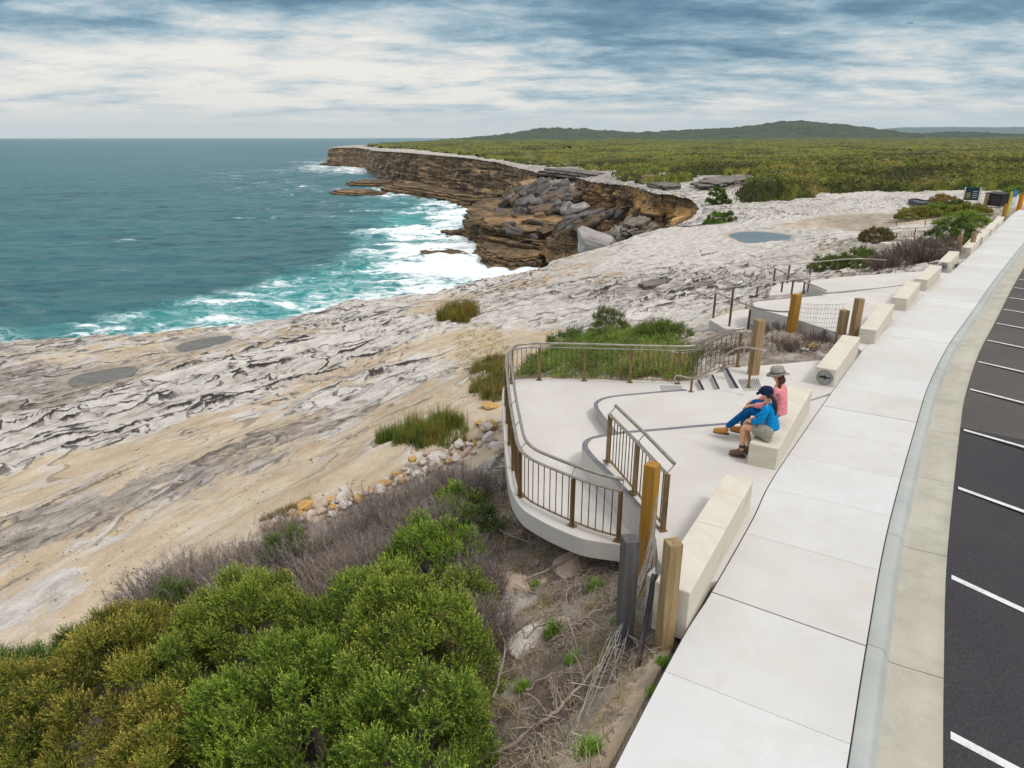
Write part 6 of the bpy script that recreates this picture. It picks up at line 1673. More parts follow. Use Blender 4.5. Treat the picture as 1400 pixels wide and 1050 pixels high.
def dry_shrub(x, y, r, h, label, seed, n=220, tone=(132, 118, 112), green=0.0, zb=None, group='dry grey shrubs in the scrub belt', rad=0.0045):
    """leafless grey bush of fine upright twigs"""
    rng = np.random.default_rng(seed)
    zb = gz(x, y) if zb is None else zb
    m = 6; t = np.linspace(0, 1, m)[None, :, None]
    a = rng.uniform(0, 2 * np.pi, n); q = np.sqrt(rng.random(n)) * r
    b0 = np.stack([np.cos(a) * q * 0.45, np.sin(a) * q * 0.45, np.full(n, -0.05)], 1)
    hh = h * rng.uniform(0.6, 1.1, n) * (1 - 0.35 * (q / r) ** 2)
    e = np.stack([np.cos(a) * q * 1.0, np.sin(a) * q * 1.0, hh], 1) + rng.normal(size=(n, 3)) * 0.07
    P = b0[:, None] * (1 - t) + e[:, None] * t + rng.normal(size=(n, m, 3)) * 0.016
    R0 = rad * rng.uniform(0.8, 1.8, (n, 1)) * (1.3 - t[..., 0])
    col = G(*tone)[None] * rng.uniform(0.55, 1.25, (n, 1)) * np.array([1, 1, 1]) + rng.normal(size=(n, 1)) * np.array([0.01, 0.004, 0.0])
    parts = [tubes_np(P, R0, np.clip(col, 0.02, 1))]
    # side twigs
    for gen, (cnt, ln) in enumerate(((5, 0.28), (5, 0.18))):
        k = n * cnt; i = rng.integers(0, n, k); s = rng.uniform(0.3, 1.0, k)
        j = np.clip((s * (m - 1)).astype(int), 0, m - 2); w = s * (m - 1) - j
        st = P[i, j] * (1 - w[:, None]) + P[i, j + 1] * w[:, None]
        d = unit(P[i, j + 1] - P[i, j]) + rng.normal(size=(k, 3)) * 0.55 + np.array([0, 0, 0.25])
        d = unit(d); mm = 4; tt = np.linspace(0, 1, mm)[None, :, None]
        Q = st[:, None] + d[:, None] * tt * (ln * h * rng.uniform(0.5, 1.3, k))[:, None, None] + rng.normal(size=(k, mm, 3)) * 0.008 * tt
        c2 = col[i] * rng.uniform(0.8, 1.25, (k, 1))
        parts.append(tubes_np(Q, (rad * 0.62 * (1.2 - tt[..., 0])) * np.ones((k, 1)), np.clip(c2, 0.02, 1)))
        if gen == 1 and green > 0:
            g = rng.random(k) < green
            lp = Q[g][:, 1:].reshape(-1, 3); lp = np.repeat(lp, 3, axis=0)
            parts.append(leaves(lp, rng.normal(size=lp.shape) + np.array([0, 0, 1.0]), rng.uniform(0.02, 0.035, len(lp)), rng.uniform(0.007, 0.012, len(lp)), G(128, 124, 84)[None] * rng.uniform(0.6, 1.3, (len(lp), 1)), rng))
    v, f, c = merge(parts)
    root = empty('dry_shrub', (x, y, zb), label, 'shrub', group)
    np_mesh('twigs', v, f, M_TWIG, root, cols=c, smooth=False)
    return root

def blades(x, y, z, h, w, lean, col, rng, seg=3):
    n = len(x); a = rng.uniform(0, 2 * np.pi, n)
    side = np.stack([np.cos(a), np.sin(a), np.zeros(n)], 1); ld = np.stack([-np.sin(a), np.cos(a), np.zeros(n)], 1)
    b = np.stack([x, y, z], 1); V = []
    for s in np.linspace(0, 1, seg + 1):
        c = b + np.array([0, 0, 1]) * (h * s * (1 - 0.25 * lean * s))[:, None] + ld * (h * lean * s * s)[:, None]
        ww = w * (1 - 0.92 * s) * 0.5
        V += [c - side * ww[:, None], c + side * ww[:, None]]
    V = np.stack(V, 1); k = 2 * (seg + 1)
    idx = np.arange(n * k).reshape(n, k)
    F = np.concatenate([np.stack([idx[:, 2 * i], idx[:, 2 * i + 1], idx[:, 2 * i + 3], idx[:, 2 * i + 2]], -1) for i in range(seg)])
    return V.reshape(-1, 3), F, np.repeat(col, k, axis=0)

def tuft_patch(name, poly, n, h, w, cols, label, cat, seed, kind=None, lean=0.5, flowers=None, clump=0.35, group=None):
    """grassy plants filling a plan outline"""
    rng = np.random.default_rng(seed)
    P = np.array(poly); lo = P.min(0); hi = P.max(0)
    xs = []; ys = []
    for _ in range(60):
        if sum(map(len, xs)) >= n: break
        x = rng.uniform(lo[0], hi[0], n * 2); y = rng.uniform(lo[1], hi[1], n * 2)
        dens = sstep(-0.35, 0.35, fbm(x / clump / 2, y / clump / 2, 3, seed))
        sd = poly_sd(x, y, poly) + min(0.25, 0.12 * float((hi - lo).max())) * fbm(x / 0.5, y / 0.5, 3, seed + 3)
        ok = (sd < 0) & (rng.random(len(x)) < dens + 0.15) & (rng.random(len(x)) < np.clip(-sd / min(0.25, 0.2 * float((hi - lo).max())), 0.25, 1))
        xs.append(x[ok]); ys.append(y[ok])
    x = np.concatenate(xs)[:n]; y = np.concatenate(ys)[:n]; n = len(x); z = ground_z(x, y) - 0.02
    hh = h * rng.uniform(0.45, 1.15, n) * (0.55 + 0.75 * sstep(-0.4, 0.4, fbm(x / clump, y / clump, 3, seed + 7)))
    q = np.clip(rng.random(n) * 0.6 + 0.8 * (fbm(x / 0.7, y / 0.7, 3, seed + 11) + 0.25), 0, 0.999) * (len(cols) - 1)
    cc = np.array(cols); i = q.astype(int); c = cc[i] * (1 - (q - i)[:, None]) + cc[np.minimum(i + 1, len(cols) - 1)] * (q - i)[:, None]
    c = c * rng.uniform(0.75, 1.25, (n, 1))
    o3 = (float(x.mean()), float(y.mean()), float(z.min()))
    v, f, c = blades(x, y, z, hh, w * rng.uniform(0.7, 1.3, n), lean * rng.uniform(0.2, 1.3, n), c, rng)
    o = np_mesh(name, v, f, M_LEAF, cols=c, smooth=False, origin=o3)
    return tag(o, label, cat, group, kind)

def leafy_cover(name, poly, n, hfun, ll, pal, label, cat, seed, kind='stuff', spread=0.25):
    """low leafy growth that fills an outline"""
    rng = np.random.default_rng(seed)
    P = np.array(poly); lo = P.min(0); hi = P.max(0); xs = []; ys = []
    for _ in range(60):
        if sum(map(len, xs)) >= n: break
        x = rng.uniform(lo[0], hi[0], n * 2); y = rng.uniform(lo[1], hi[1], n * 2)
        sd = poly_sd(x, y, poly) + 0.35 * fbm(x / 0.8, y / 0.8, 3, seed)
        ok = sd < 0
        xs.append(x[ok]); ys.append(y[ok])
    x = np.concatenate(xs)[:n]; y = np.concatenate(ys)[:n]; n = len(x); z = ground_z(x, y)
    bump = np.clip(0.5 + fbm(x / spread / 2, y / spread / 2, 4, seed + 5), 0.1, 1.3)
    top = hfun * bump
    base = np.stack([x, y, z + top * np.sqrt(rng.random(n))], 1)
    mixv = np.clip(0.5 + fbm(x / 0.9, y / 0.9, 4, seed + 9) * 1.2 + rng.normal(0, .12, n), 0, 1)
    sh, mn, tp, ta = pal
    c = sh[None] * (1 - mixv[:, None]) + mn[None] * mixv[:, None]
    out = rng.normal(size=(n, 3)) * 0.7 + np.array([0, 0, 0.9])
    v, f, c = sprigs(base, out, rng, 6, np.full(n, ll * 2.6), ll, 0.42, c, np.tile(tp, (n, 1)), np.full(n, ta) * rng.random(n))
    o3 = (float(x.mean()), float(y.mean()), float(z.min()))
    o = np_mesh(name, v, f, M_LEAF, cols=c, smooth=False, origin=o3)
    return tag(o, label, cat, kind=kind)

def px_pt(px, py, z): p = at(px, py, z); return p.x, p.y
def on_ground(px, py):
    """plan position where the photograph's ray meets the ground"""
    z = -2.0
    for _ in range(25):
        p = at(px, py, z); z = 0.5 * z + 0.5 * float(base_z(p.x, p.y))
    return p.x, p.y

PAL_DEEP = (G(38, 60, 20), G(106, 138, 44), G(188, 208, 88), 0.6)
PAL_OLIVE = (G(50, 64, 22), G(120, 138, 46), G(216, 188, 92), 0.6)
PAL_MID = (G(40, 62, 22), G(114, 140, 46), G(198, 204, 90), 0.6)
PAL_BRIGHT = (G(46, 82, 24), G(120, 152, 50), G(186, 204, 84), 0.6)
PAL_DARK = (G(38, 60, 26), G(88, 118, 46), G(156, 172, 84), 0.5)

def crown_at(px, py, rx_px, top_h, zg=None):
    """centre of a bush whose crown middle shows at a pixel, resting on the ground"""
    z = -2.0
    for _ in range(30):
        p = at(px, py, z + top_h * 0.55); z = 0.6 * z + 0.4 * float(base_z(p.x, p.y))
    D = math.sqrt(p.x ** 2 + p.y ** 2 + (p.z - CAM_H) ** 2)
    return p.x, p.y, rx_px / FPX * D

def build_plants():
    big = [
        (560, 905, 108, 1.45, PAL_MID, 'big dense green bush at the bottom centre with yellowish tips'),
        (335, 880, 100, 1.30, PAL_MID, 'broad green bush with orange brown tips between the two largest front bushes'),
        (165, 950, 125, 1.35, PAL_OLIVE, 'olive bush with rusty shoots at the lower left'),
        (410, 985, 110, 1.25, PAL_DEEP, 'dark green bush at the bottom edge left of centre'),
        (575, 1030, 90, 1.1, PAL_DEEP, 'green bush at the bottom edge beside the bare twigs and sand'),
        (250, 1040, 90, 1.1, PAL_OLIVE, 'olive green bush on the bottom edge in front of the rusty tipped one'),
        (590, 760, 66, 0.9, PAL_BRIGHT, 'bright green bush rising out of the dry grey scrub'),
        (500, 830, 60, 0.9, PAL_DEEP, 'dark green bush just behind the biggest bush'),
        (240, 835, 36, 0.7, PAL_DARK, 'small dark green bush at the left end of the dry scrub'),
        (130, 885, 40, 0.6, PAL_DARK, 'small dark bush at the left beside the sand'),
        (55, 925, 66, 0.6, PAL_DARK, 'low dark bush at the left edge below the sand'),
        (25, 1000, 60, 0.75, PAL_BRIGHT, 'bright green bush in the lower left corner'),
        (625, 690, 30, 0.55, PAL_BRIGHT, 'small bright bush in the dry scrub near the rock wall'),
        (395, 755, 34, 0.6, PAL_DARK, 'small dark green bush among the grey twigs near the stones'),
        (655, 715, 26, 0.5, PAL_DARK, 'small dark bush at the right end of the dry scrub under the platform'),
        (640, 815, 36, 0.6, PAL_MID, 'small green bush right of the biggest bush, by the boulder'),
    ]
    for i, (px, py, rp, h, pal, lab) in enumerate(big):
        x, y, r = crown_at(px, py, rp, h)
        zz = float(base_z(x, y))
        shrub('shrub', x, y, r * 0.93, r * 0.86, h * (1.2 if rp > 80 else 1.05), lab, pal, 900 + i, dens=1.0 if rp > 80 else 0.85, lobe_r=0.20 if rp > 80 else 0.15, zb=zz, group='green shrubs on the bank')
    # light shoots in front
    x, y, r = crown_at(330, 1035, 40, 1.5)
    shrub('shrub', x, y, r, r, 1.55, 'pale lime green shoots poking up at the bottom edge', (G(110, 140, 44), G(150, 180, 60), G(190, 206, 90), 0.7), 931, dens=0.35, lobe_r=0.14, ll=0.05, lw=0.3, zb=float(base_z(x, y)), group='green shrubs on the bank')
    dry = [(205, 805, 40), (250, 790, 44), (300, 775, 46), (345, 765, 44), (395, 775, 46), (440, 750, 48), (480, 725, 48), (520, 705, 46), (555, 685, 44), (590, 668, 40), (622, 655, 34), (445, 800, 46), (530, 765, 46), (640, 755, 36), (340, 810, 40), (285, 815, 38), (650, 665, 26), (490, 775, 44), (565, 725, 46), (655, 790, 34), (390, 720, 26), (610, 715, 36), (665, 860, 40)]
    labs = ['farthest left', 'left']
    for i, (px, py, rp) in enumerate(dry):
        x, y, r = crown_at(px, py, rp * 1.25, 0.65)
        dry_shrub(x, y, r, 0.72 * (0.85 + 0.3 * ((i * 37) % 10) / 10), 'bare grey twiggy shrub in the belt of dry scrub above the green bushes', 950 + i, n=210, green=0.06 if i % 3 else 0.2, zb=float(base_z(x, y)), tone=[(152, 140, 134), (142, 130, 126), (166, 152, 142)][i % 3])
    # grasses on the shelf
    GR = [G(64, 82, 26), G(96, 116, 40), G(124, 126, 52), G(150, 126, 66)]
    og = lambda L: [on_ground(*q) for q in L]
    tuft_patch('reed_clump', og([(510, 612), (520, 598), (560, 582), (600, 574), (640, 580), (640, 606), (600, 616), (550, 620)]), 6500, 0.42, 0.014, GR, 'clump of green rushes with brown tips on the sand below the platform', 'rushes', 1001, lean=0.35)
    tuft_patch('grass_clump', og([(595, 442), (602, 432), (625, 424), (650, 424), (657, 434), (640, 444), (612, 446)]), 5200, 0.75, 0.03, [G(72, 88, 28), G(110, 112, 40), G(142, 92, 44)], 'round clump of green and rusty grass alone on the rock shelf', 'grass', 1002, lean=0.4)
    tuft_patch('grass_clump', og([(640, 540), (642, 515), (662, 500), (690, 492), (697, 520), (693, 552), (665, 556)]), 6500, 0.34, 0.018, [G(78, 88, 30), G(112, 110, 44), G(130, 104, 56)], 'olive grass patch against the curved side of the platform', 'grass', 1003, lean=0.6)
    tuft_patch('dry_grass', og([(620, 500), (618, 465), (640, 445), (672, 440), (690, 460), (700, 485), (670, 500), (645, 515)]), 6000, 0.10, 0.018, [G(150, 132, 76), G(176, 156, 104), G(120, 110, 60)], 'thin straw coloured grass growing on the sandy patch', 'grass', 1004, kind='stuff', lean=0.9)
    tuft_patch('grass_strip', og([(355, 715), (395, 695), (430, 680), (428, 690), (395, 708), (365, 725)]), 2600, 0.14, 0.012, [G(104, 100, 44), G(140, 116, 60)], 'thin brown green strip of grass beside the stone row', 'grass', 1005, kind='stuff', lean=0.7)
    # lush slope behind the railing
    slope = og([(700, 522), (715, 505), (760, 478), (800, 465), (850, 458), (905, 462), (945, 482), (960, 500), (950, 515), (920, 523), (860, 522), (790, 519), (740, 518)])
    leafy_cover('groundcover', slope, 26000, 0.40, 0.05, (G(62, 82, 32), G(122, 148, 62), G(178, 184, 100), 0.6), 'lush green groundcover on the slope behind the platform railing', 'groundcover', 1010)
    tuft_patch('grass_patch', og([(840, 520), (850, 495), (890, 485), (930, 495), (950, 512), (915, 522)]), 3800, 0.50, 0.014, [G(150, 140, 70), G(190, 176, 112), G(122, 130, 58)], 'pale seeding grass within the green slope behind the railing', 'grass', 1011, kind='stuff', lean=0.5)
    def sh(px, py, rp, h, pal, lab, seed, **kw):
        x, y, r = crown_at(px, py, rp, h)
        k = dict(ll=0.06, lobe_r=0.22, dens=0.8, zb=float(base_z(x, y)), n_leaf=8); k.update(kw)
        return shrub('shrub', x, y, r, r, h, lab, pal, seed, **k)
    sh(832, 443, 24, 0.9, (G(56, 62, 34), G(98, 112, 44), G(150, 150, 70), 0.5), 'round green shrub on the bare rock above the railing', 1020)
    sh(905, 455, 34, 0.6, (G(60, 84, 26), G(104, 130, 44), G(150, 150, 70), 0.4), 'low green shrub at the top of the slope behind the railing', 1021)
    sh(778, 464, 22, 0.4, PAL_DARK, 'small dark shrub at the left end of the slope behind the railing', 1022)
    sh(1180, 355, 24, 0.9, (G(60, 80, 30), G(104, 130, 48), G(150, 150, 70), 0.4), 'green shrub behind the curved railing of the second platform', 1023, ll=0.09)
    sh(1135, 362, 18, 0.6, (G(60, 80, 30), G(98, 120, 48), G(150, 150, 70), 0.4), 'low green shrub at the left of the curved rear railing', 1024, ll=0.09)
    sh(1305, 320, 26, 1.5, PAL_DARK, 'dark green bush behind the far pair of timber posts', 1025, ll=0.10, lobe_r=0.32)
    sh(1200, 322, 18, 0.8, (G(74, 70, 34), G(112, 104, 50), G(150, 130, 70), 0.4), 'olive bush on the rock left of the bent railing', 1026, ll=0.10)
    sh(977, 299, 10, 1.1, (G(60, 96, 26), G(112, 150, 44), G(150, 176, 72), 0.4), 'small bright green bush at the head of the gully', 1027, ll=0.16, lobe_r=0.4)
    sh(995, 297, 8, 1.0, PAL_DARK, 'small dark bush right of the bright green one at the gully', 1028, ll=0.16, lobe_r=0.4)
    sh(983, 270, 11, 2.0, PAL_DARK, 'dark round bush on the pale rock below the heath', 1029, ll=0.2, lobe_r=0.5)
    for k, (px, py, rp, lab) in enumerate([(1255, 292, 22, 'low olive shrub at the left of the far scrub bed'), (1285, 288, 20, 'low green shrub in the middle of the far scrub bed'), (1306, 283, 20, 'dark green shrub under the information board'), (1330, 288, 20, 'low yellowish shrub right of the information board'), (1322, 300, 24, 'green shrub beside the farthest railing'), (1290, 273, 14, 'golden brown shrub beside the boardwalk'), (1395, 262, 16, 'bushy green shrub behind the orange post')]):
        sh(px, py, rp, 0.9, [PAL_OLIVE, PAL_DEEP, PAL_DARK, PAL_OLIVE, PAL_BRIGHT, (G(120, 104, 40), G(160, 136, 60), G(170, 150, 80), .4), PAL_DEEP][k], lab, 1040 + k, ll=0.13, lobe_r=0.30, n_leaf=6)
    for i, (px, py, rp, h, lab) in enumerate([(1268, 340, 34, 1.5, 'big twiggy grey green bush in front of the far railing'), (1235, 350, 26, 1.0, 'grey twiggy shrub left of the big grey green bush'), (1215, 358, 22, 0.9, 'low grey shrub beside the curved rear railing')]):
        x, y, r = crown_at(px, py, rp, h)
        dry_shrub(x, y, r * 1.2, h, lab, 1060 + i, n=260, green=0.4, rad=0.010, tone=(120, 104, 98), zb=float(base_z(x, y)), group='twiggy shrubs by the second platform')
    # dead scrub bed between the steps and the second platform
    for i, (px, py, rp) in enumerate([(1060, 470, 26), (1095, 474, 24), (1120, 462, 20), (1062, 450, 22), (1010, 478, 20), (970, 480, 26)]):
        x, y, r = crown_at(px, py, rp, 0.25)
        dry_shrub(x, y, r * 1.3, 0.32, 'low tangle of dead twigs in the bed between the two platforms', 1070 + i, n=120, green=0.03, rad=0.006, tone=(112, 98, 92), zb=float(base_z(x, y)), group='dead scrub beside the steps')
    # weeds
    for i, (px, py, h, lab) in enumerate([(822, 752, 0.28, 'bright green tuft at the foot of the lower deck'), (803, 1030, 0.18, 'green tuft on the sand near the bottom edge'), (905, 905, 0.10, 'small weed beside the footpath edge, nearest the posts'), (893, 945, 0.10, 'small weed at the footpath edge below the posts'), (812, 805, 0.16, 'green tuft among the dead branches under the deck'), (755, 870, 0.16, 'small green tuft on the bank below the dead branch'), (780, 905, 0.12, 'low green weed amid the brown grass right of the long branch'), (730, 800, 0.12, 'small weed between the deck front and the pale branch'), (715, 940, 0.13, 'green weed at the foot of the bushes near the bent branch'), (845, 855, 0.12, 'yellowish weed just left of the grey post')]):
        x, y = on_ground(px, py); rng = np.random.default_rng(1100 + i)
        L = [(x + 0.16 * math.cos(a) * h / .2, y + 0.16 * math.sin(a) * h / .2) for a in [k * 0.785 for k in range(8)]]
        tuft_patch('grass_tuft', L, 260, h * 1.2, 0.016, [G(84, 120, 34), G(124, 156, 56)], lab, 'grass tuft', 1110 + i, lean=0.6, group='small green tufts on the bank')

# ------------------------------------------------------------------ loose stones, branches, litter
def build_litter():
    mats = [mottled('white_stone', alb(206, 192, 182), alb(232, 224, 216), 5, 0.9, 0.3), mottled('pink_stone', alb(192, 166, 144), alb(220, 200, 182), 5, 0.9, 0.3), mottled('ochre_stone', alb(196, 150, 84), alb(222, 184, 122), 5, 0.9, 0.3)]
    rng = random.Random(21)
    protos = []
    for k in range(9):
        bm = bmesh.new(); bmesh.ops.create_icosphere(bm, subdivisions=3, radius=0.5)
        r2 = random.Random(60 + k); cuts = [(Vector((r2.uniform(-1, 1), r2.uniform(-1, 1), r2.uniform(-1, 1))).normalized(), r2.uniform(.26, .42)) for _ in range(11)]
        for v in bm.verts:
            for n, d in cuts:
                s = v.co.dot(n) - d
                if s > 0: v.co -= n * s * 0.92
        P = np.array([v.co[:] for v in bm.verts]); q = 1 + 0.08 * fbm(P[:, 0] * 4 + k, P[:, 1] * 4 + P[:, 2] * 3, 3, k)
        for v, s in zip(bm.verts, q): v.co *= s
        me = bpy.data.meshes.new('stone'); bm.to_mesh(me); bm.free(); me.materials.append(mats[[0, 1, 2, 0, 1, 0, 2, 1, 0][k]]); protos.append(me)
    line = smooth_line([Vector((*on_ground(px, py), 0)) for px, py in [(345, 752), (385, 722), (420, 704), (470, 688), (520, 668), (570, 646), (620, 622), (660, 600), (683, 580)]], 8)
    L = resample(line, 0.09)
    labs = ['white stone in the rough row of stones edging the dry scrub', 'pinkish stone in the rough row of stones edging the dry scrub', 'ochre orange stone in the rough row of stones edging the dry scrub']
    for i, p in enumerate(L):
        for j in range(2):
            k = rng.randrange(9)
            s = rng.choice([0.12, 0.16, 0.2, 0.26, 0.32]) * rng.uniform(.8, 1.15)
            x = p.x + rng.gauss(0, .22); y = p.y + rng.gauss(0, .22)
            o = bpy.data.objects.new('stone', protos[k]); link(o)
            o.location = (x, y, gz(x, y) + s * 0.22 + (0.12 if j and rng.random() < .4 else 0)); o.scale = (s * rng.uniform(.9, 1.4), s, s * rng.uniform(.6, .85)); o.rotation_euler = (rng.uniform(-.4, .4), rng.uniform(-.4, .4), rng.uniform(0, 6))
            tag(o, labs[[0, 1, 2, 0, 1, 0, 2, 1, 0][k]], 'stone', 'stones edging the dry scrub')
    for k, (px, py, s, m, lab) in enumerate([(1106, 477, .42, 2, 'orange stone lying in the dead scrub bed'), (1180, 476, .36, 1, 'pinkish stone at the far end of the emblem bench'), (1186, 468, .3, 2, 'ochre stone wedged behind the emblem bench'), (1100, 483, .2, 0, 'small pale stone beside the orange one'), (700, 800, .6, 1, 'brown flat boulder on the bank below the deck'), (790, 772, .7, 1, 'brown rock under the front of the lower deck'), (637, 855, .8, 2, 'rusty brown boulder on the right of the big bush'), (672, 560, .5, 2, 'ochre rock at the foot of the platform side'), (668, 585, .45, 1, 'pale rock below the platform side'), (680, 610, .4, 0, 'white rock under the platform rim'), (720, 880, .5, 0, 'white flat rock in the bank of dead twigs')]):
        x, y = on_ground(px, py); o = bpy.data.objects.new('rock', protos[(k * 2 + m) % 9].copy()); o.data.materials[0] = mats[m]; link(o)
        o.location = (x, y, gz(x, y) + s * 0.02); o.scale = (s * 1.5, s * 1.1, s * .45); o.rotation_euler = (0.1, -.1, k * 1.3); tag(o, lab, 'rock')
    rg = np.random.default_rng(91); poly = [on_ground(*q) for q in [(0, 700), (250, 625), (470, 590), (640, 545), (660, 600), (560, 640), (420, 690), (300, 740), (160, 800), (0, 900)]]
    P = np.array(poly); lo = P.min(0); hi = P.max(0); x = rg.uniform(lo[0], hi[0], 9000); y = rg.uniform(lo[1], hi[1], 9000)
    ok = (poly_sd(x, y, poly) < 0) & (fbm(x / 1.6, y / 1.6, 4, 1401) + rg.normal(0, .2, 9000) > .22); x = x[ok]; y = y[ok]; n = len(x); sz = rg.gamma(2.0, .0045, n) + .005
    oct_ = np.array([(1, 0, 0), (0, 1, 0), (-1, 0, 0), (0, -1, 0), (0, 0, .7), (0, 0, -.5)]); rt = rg.uniform(.7, 1.4, (n, 6, 1))
    V = np.stack([x, y, ground_z(x, y) + sz * .25], 1)[:, None] + oct_[None] * sz[:, None, None] * rt
    F = np.array([(0, 1, 4), (1, 2, 4), (2, 3, 4), (3, 0, 4), (1, 0, 5), (2, 1, 5), (3, 2, 5), (0, 3, 5)]); F = (F[None] + 6 * np.arange(n)[:, None, None]).reshape(-1, 3)
    cc = np.where(rg.random(n)[:, None] < .4, G(120, 104, 84)[None], G(196, 180, 156)[None]) * rg.uniform(.6, 1.2, (n, 1))
    o = np_mesh('pebbles', V.reshape(-1, 3), F, M_TWIG, cols=np.repeat(cc, 6, axis=0), smooth=False); tag(o, 'fine dark and pale pebbles scattered over the sandy side of the rock shelf', 'pebbles', kind='stuff')
    # dead branches
    def branch(pts, r, lab, seed):
        rg = random.Random(seed); mb = MB()
        P = [Vector((*on_ground(px, py), 0)) for px, py, dz in pts]
        for p, (px, py, dz) in zip(P, pts): p.z = gz(p.x, p.y) + 0.03 + dz
        L = smooth_line(P, 6); L = [p + Vector((rg.gauss(0, .012), rg.gauss(0, .012), rg.gauss(0, .008))) for p in L]
        n = len(L); mb.tube(L, [r * (1 - 0.75 * i / n) for i in range(n)], 7)
        for k in range(rg.randrange(6, 11)):
            i = rg.randrange(n // 5, n - 2); d = (L[i + 1] - L[i]).normalized() + Vector((rg.gauss(0, .7), rg.gauss(0, .7), rg.gauss(0.15, .25)))
            d.normalize(); ln = rg.uniform(.2, .6); q = [L[i]]
            for s in range(5): d = (d + Vector((rg.gauss(0, .22), rg.gauss(0, .22), rg.gauss(-.02, .12)))).normalized(); q.append(q[-1] + d * ln / 5)
            rr = r * (1 - 0.75 * i / n) * 0.6; mb.tube(q, [rr * (1 - s * .15) for s in range(6)], 5)
            for _ in range(2):
                w = q[rg.randrange(1, 5)]; e = (d + Vector((rg.gauss(0, .9), rg.gauss(0, .9), rg.gauss(0, .3)))).normalized()
                mb.tube([w, w + e * ln * .25 + Vector((0, 0, .01)), w + e * ln * .45], [rr * .5, rr * .4, rr * .2], 4)
        o = mb.build('dead_branch', M_BARK, origin=P[0]); tag(o, lab, 'dead branch')
    for k, (pts, r, lab) in enumerate([
        ([(665, 1045, .02), (715, 1020, .1), (760, 985, .12), (790, 955, .12), (830, 905, .08), (845, 890, .06)], .030, 'long pale bent branch lying along the bank near the bottom edge'),
        ([(770, 795, .02), (776, 815, .12), (772, 845, .02)], .022, 'short forked pale branch standing up below the deck'),
        ([(720, 800, .05), (760, 785, .1), (800, 770, .08), (845, 760, .05)], .024, 'brown branch lying under the front edge of the lower deck'),
        ([(790, 860, .03), (820, 845, .1), (850, 835, .08), (870, 838, .05)], .018, 'thin dark branch reaching towards the grey post'),
        ([(700, 900, .03), (735, 870, .12), (775, 862, .1), (820, 850, .05)], .018, 'grey branch across the middle of the twiggy bank'),
        ([(675, 960, .05), (690, 910, .2), (680, 860, .12)], .020, 'dark upright dead stem right of the biggest bush'),
        ([(720, 950, .03), (760, 930, .1), (800, 935, .08), (855, 915, .04)], .016, 'thin straight stick lying toward the steel picket'),
        ([(670, 725, .04), (700, 745, .1), (735, 752, .06)], .020, 'curved brown branch lying left of the deck front'),
        ([(690, 655, .04), (682, 690, .12), (672, 700, .06)], .016, 'small dark branch under the left side of the platform')]):
        branch(pts, r, lab, 1200 + k)
    # fine litter
    rg = np.random.default_rng(77)
    poly = [on_ground(*q) for q in [(640, 700), (690, 620), (705, 700), (760, 745), (850, 770), (870, 800), (880, 900), (840, 980), (800, 1060), (640, 1060), (640, 860)]]
    P = np.array(poly); lo = P.min(0); hi = P.max(0)
    x = rg.uniform(lo[0], hi[0], 11000); y = rg.uniform(lo[1], hi[1], 11000)
    ok = (poly_sd(x, y, poly) < 0.1) & (rg.random(11000) < sstep(-.15, .35, fbm(x / .7, y / .7, 3, 1301)) + .05); x = x[ok]; y = y[ok]; n = len(x)
    z = ground_z(x, y) + 0.01; a = rg.uniform(0, 2 * np.pi, n); ln = rg.gamma(2.0, .07, n) + .04
    d = np.stack([np.cos(a), np.sin(a), np.abs(rg.normal(0, .28, n))], 1); t = np.linspace(-.5, .5, 4)[None, :, None]
    Q = np.stack([x, y, z + np.abs(d[:, 2]) * ln * .5], 1)[:, None] + d[:, None] * t * ln[:, None, None] + rg.normal(size=(n, 4, 3)) * .008
    tone = np.where(rg.random(n)[:, None] < .4, G(190, 176, 164)[None], G(132, 114, 100)[None]) * rg.uniform(.6, 1.2, (n, 1))
    v, f, c = tubes_np(Q, np.full((n, 4), .0035) * rg.uniform(.7, 1.8, (n, 1)), tone)
    o = np_mesh('twig_litter', v, f, M_TWIG, cols=c, smooth=False); tag(o, 'fine dead twigs strewn over the sandy bank below the deck', 'twig litter', kind='stuff')
    x = rg.uniform(lo[0], hi[0], 26000); y = rg.uniform(lo[1], hi[1], 26000); ok = (poly_sd(x, y, poly) < 0.05) & (fbm(x / .5, y / .5, 3, 1311) + rg.normal(0, .12, 26000) > .10); x = x[ok]; y = y[ok]; n = len(x)
    v, f, c = blades(x, y, ground_z(x, y), rg.uniform(.04, .2, n), np.full(n, .008), rg.uniform(.3, 1.4, n), lerp(G(176, 162, 138)[None], np.where(rg.random(n)[:, None] < .3, G(120, 128, 60)[None], G(168, 142, 86)[None]), sstep(-.2, .3, fbm(x / .9, y / .9, 3, 1321))[:, None]) * rg.uniform(.6, 1.25, (n, 1)), rg)
    o = np_mesh('dry_grass', v, f, M_LEAF, cols=c, smooth=False); tag(o, 'sparse dry grass growing through the twig litter on the bank', 'grass', kind='stuff')
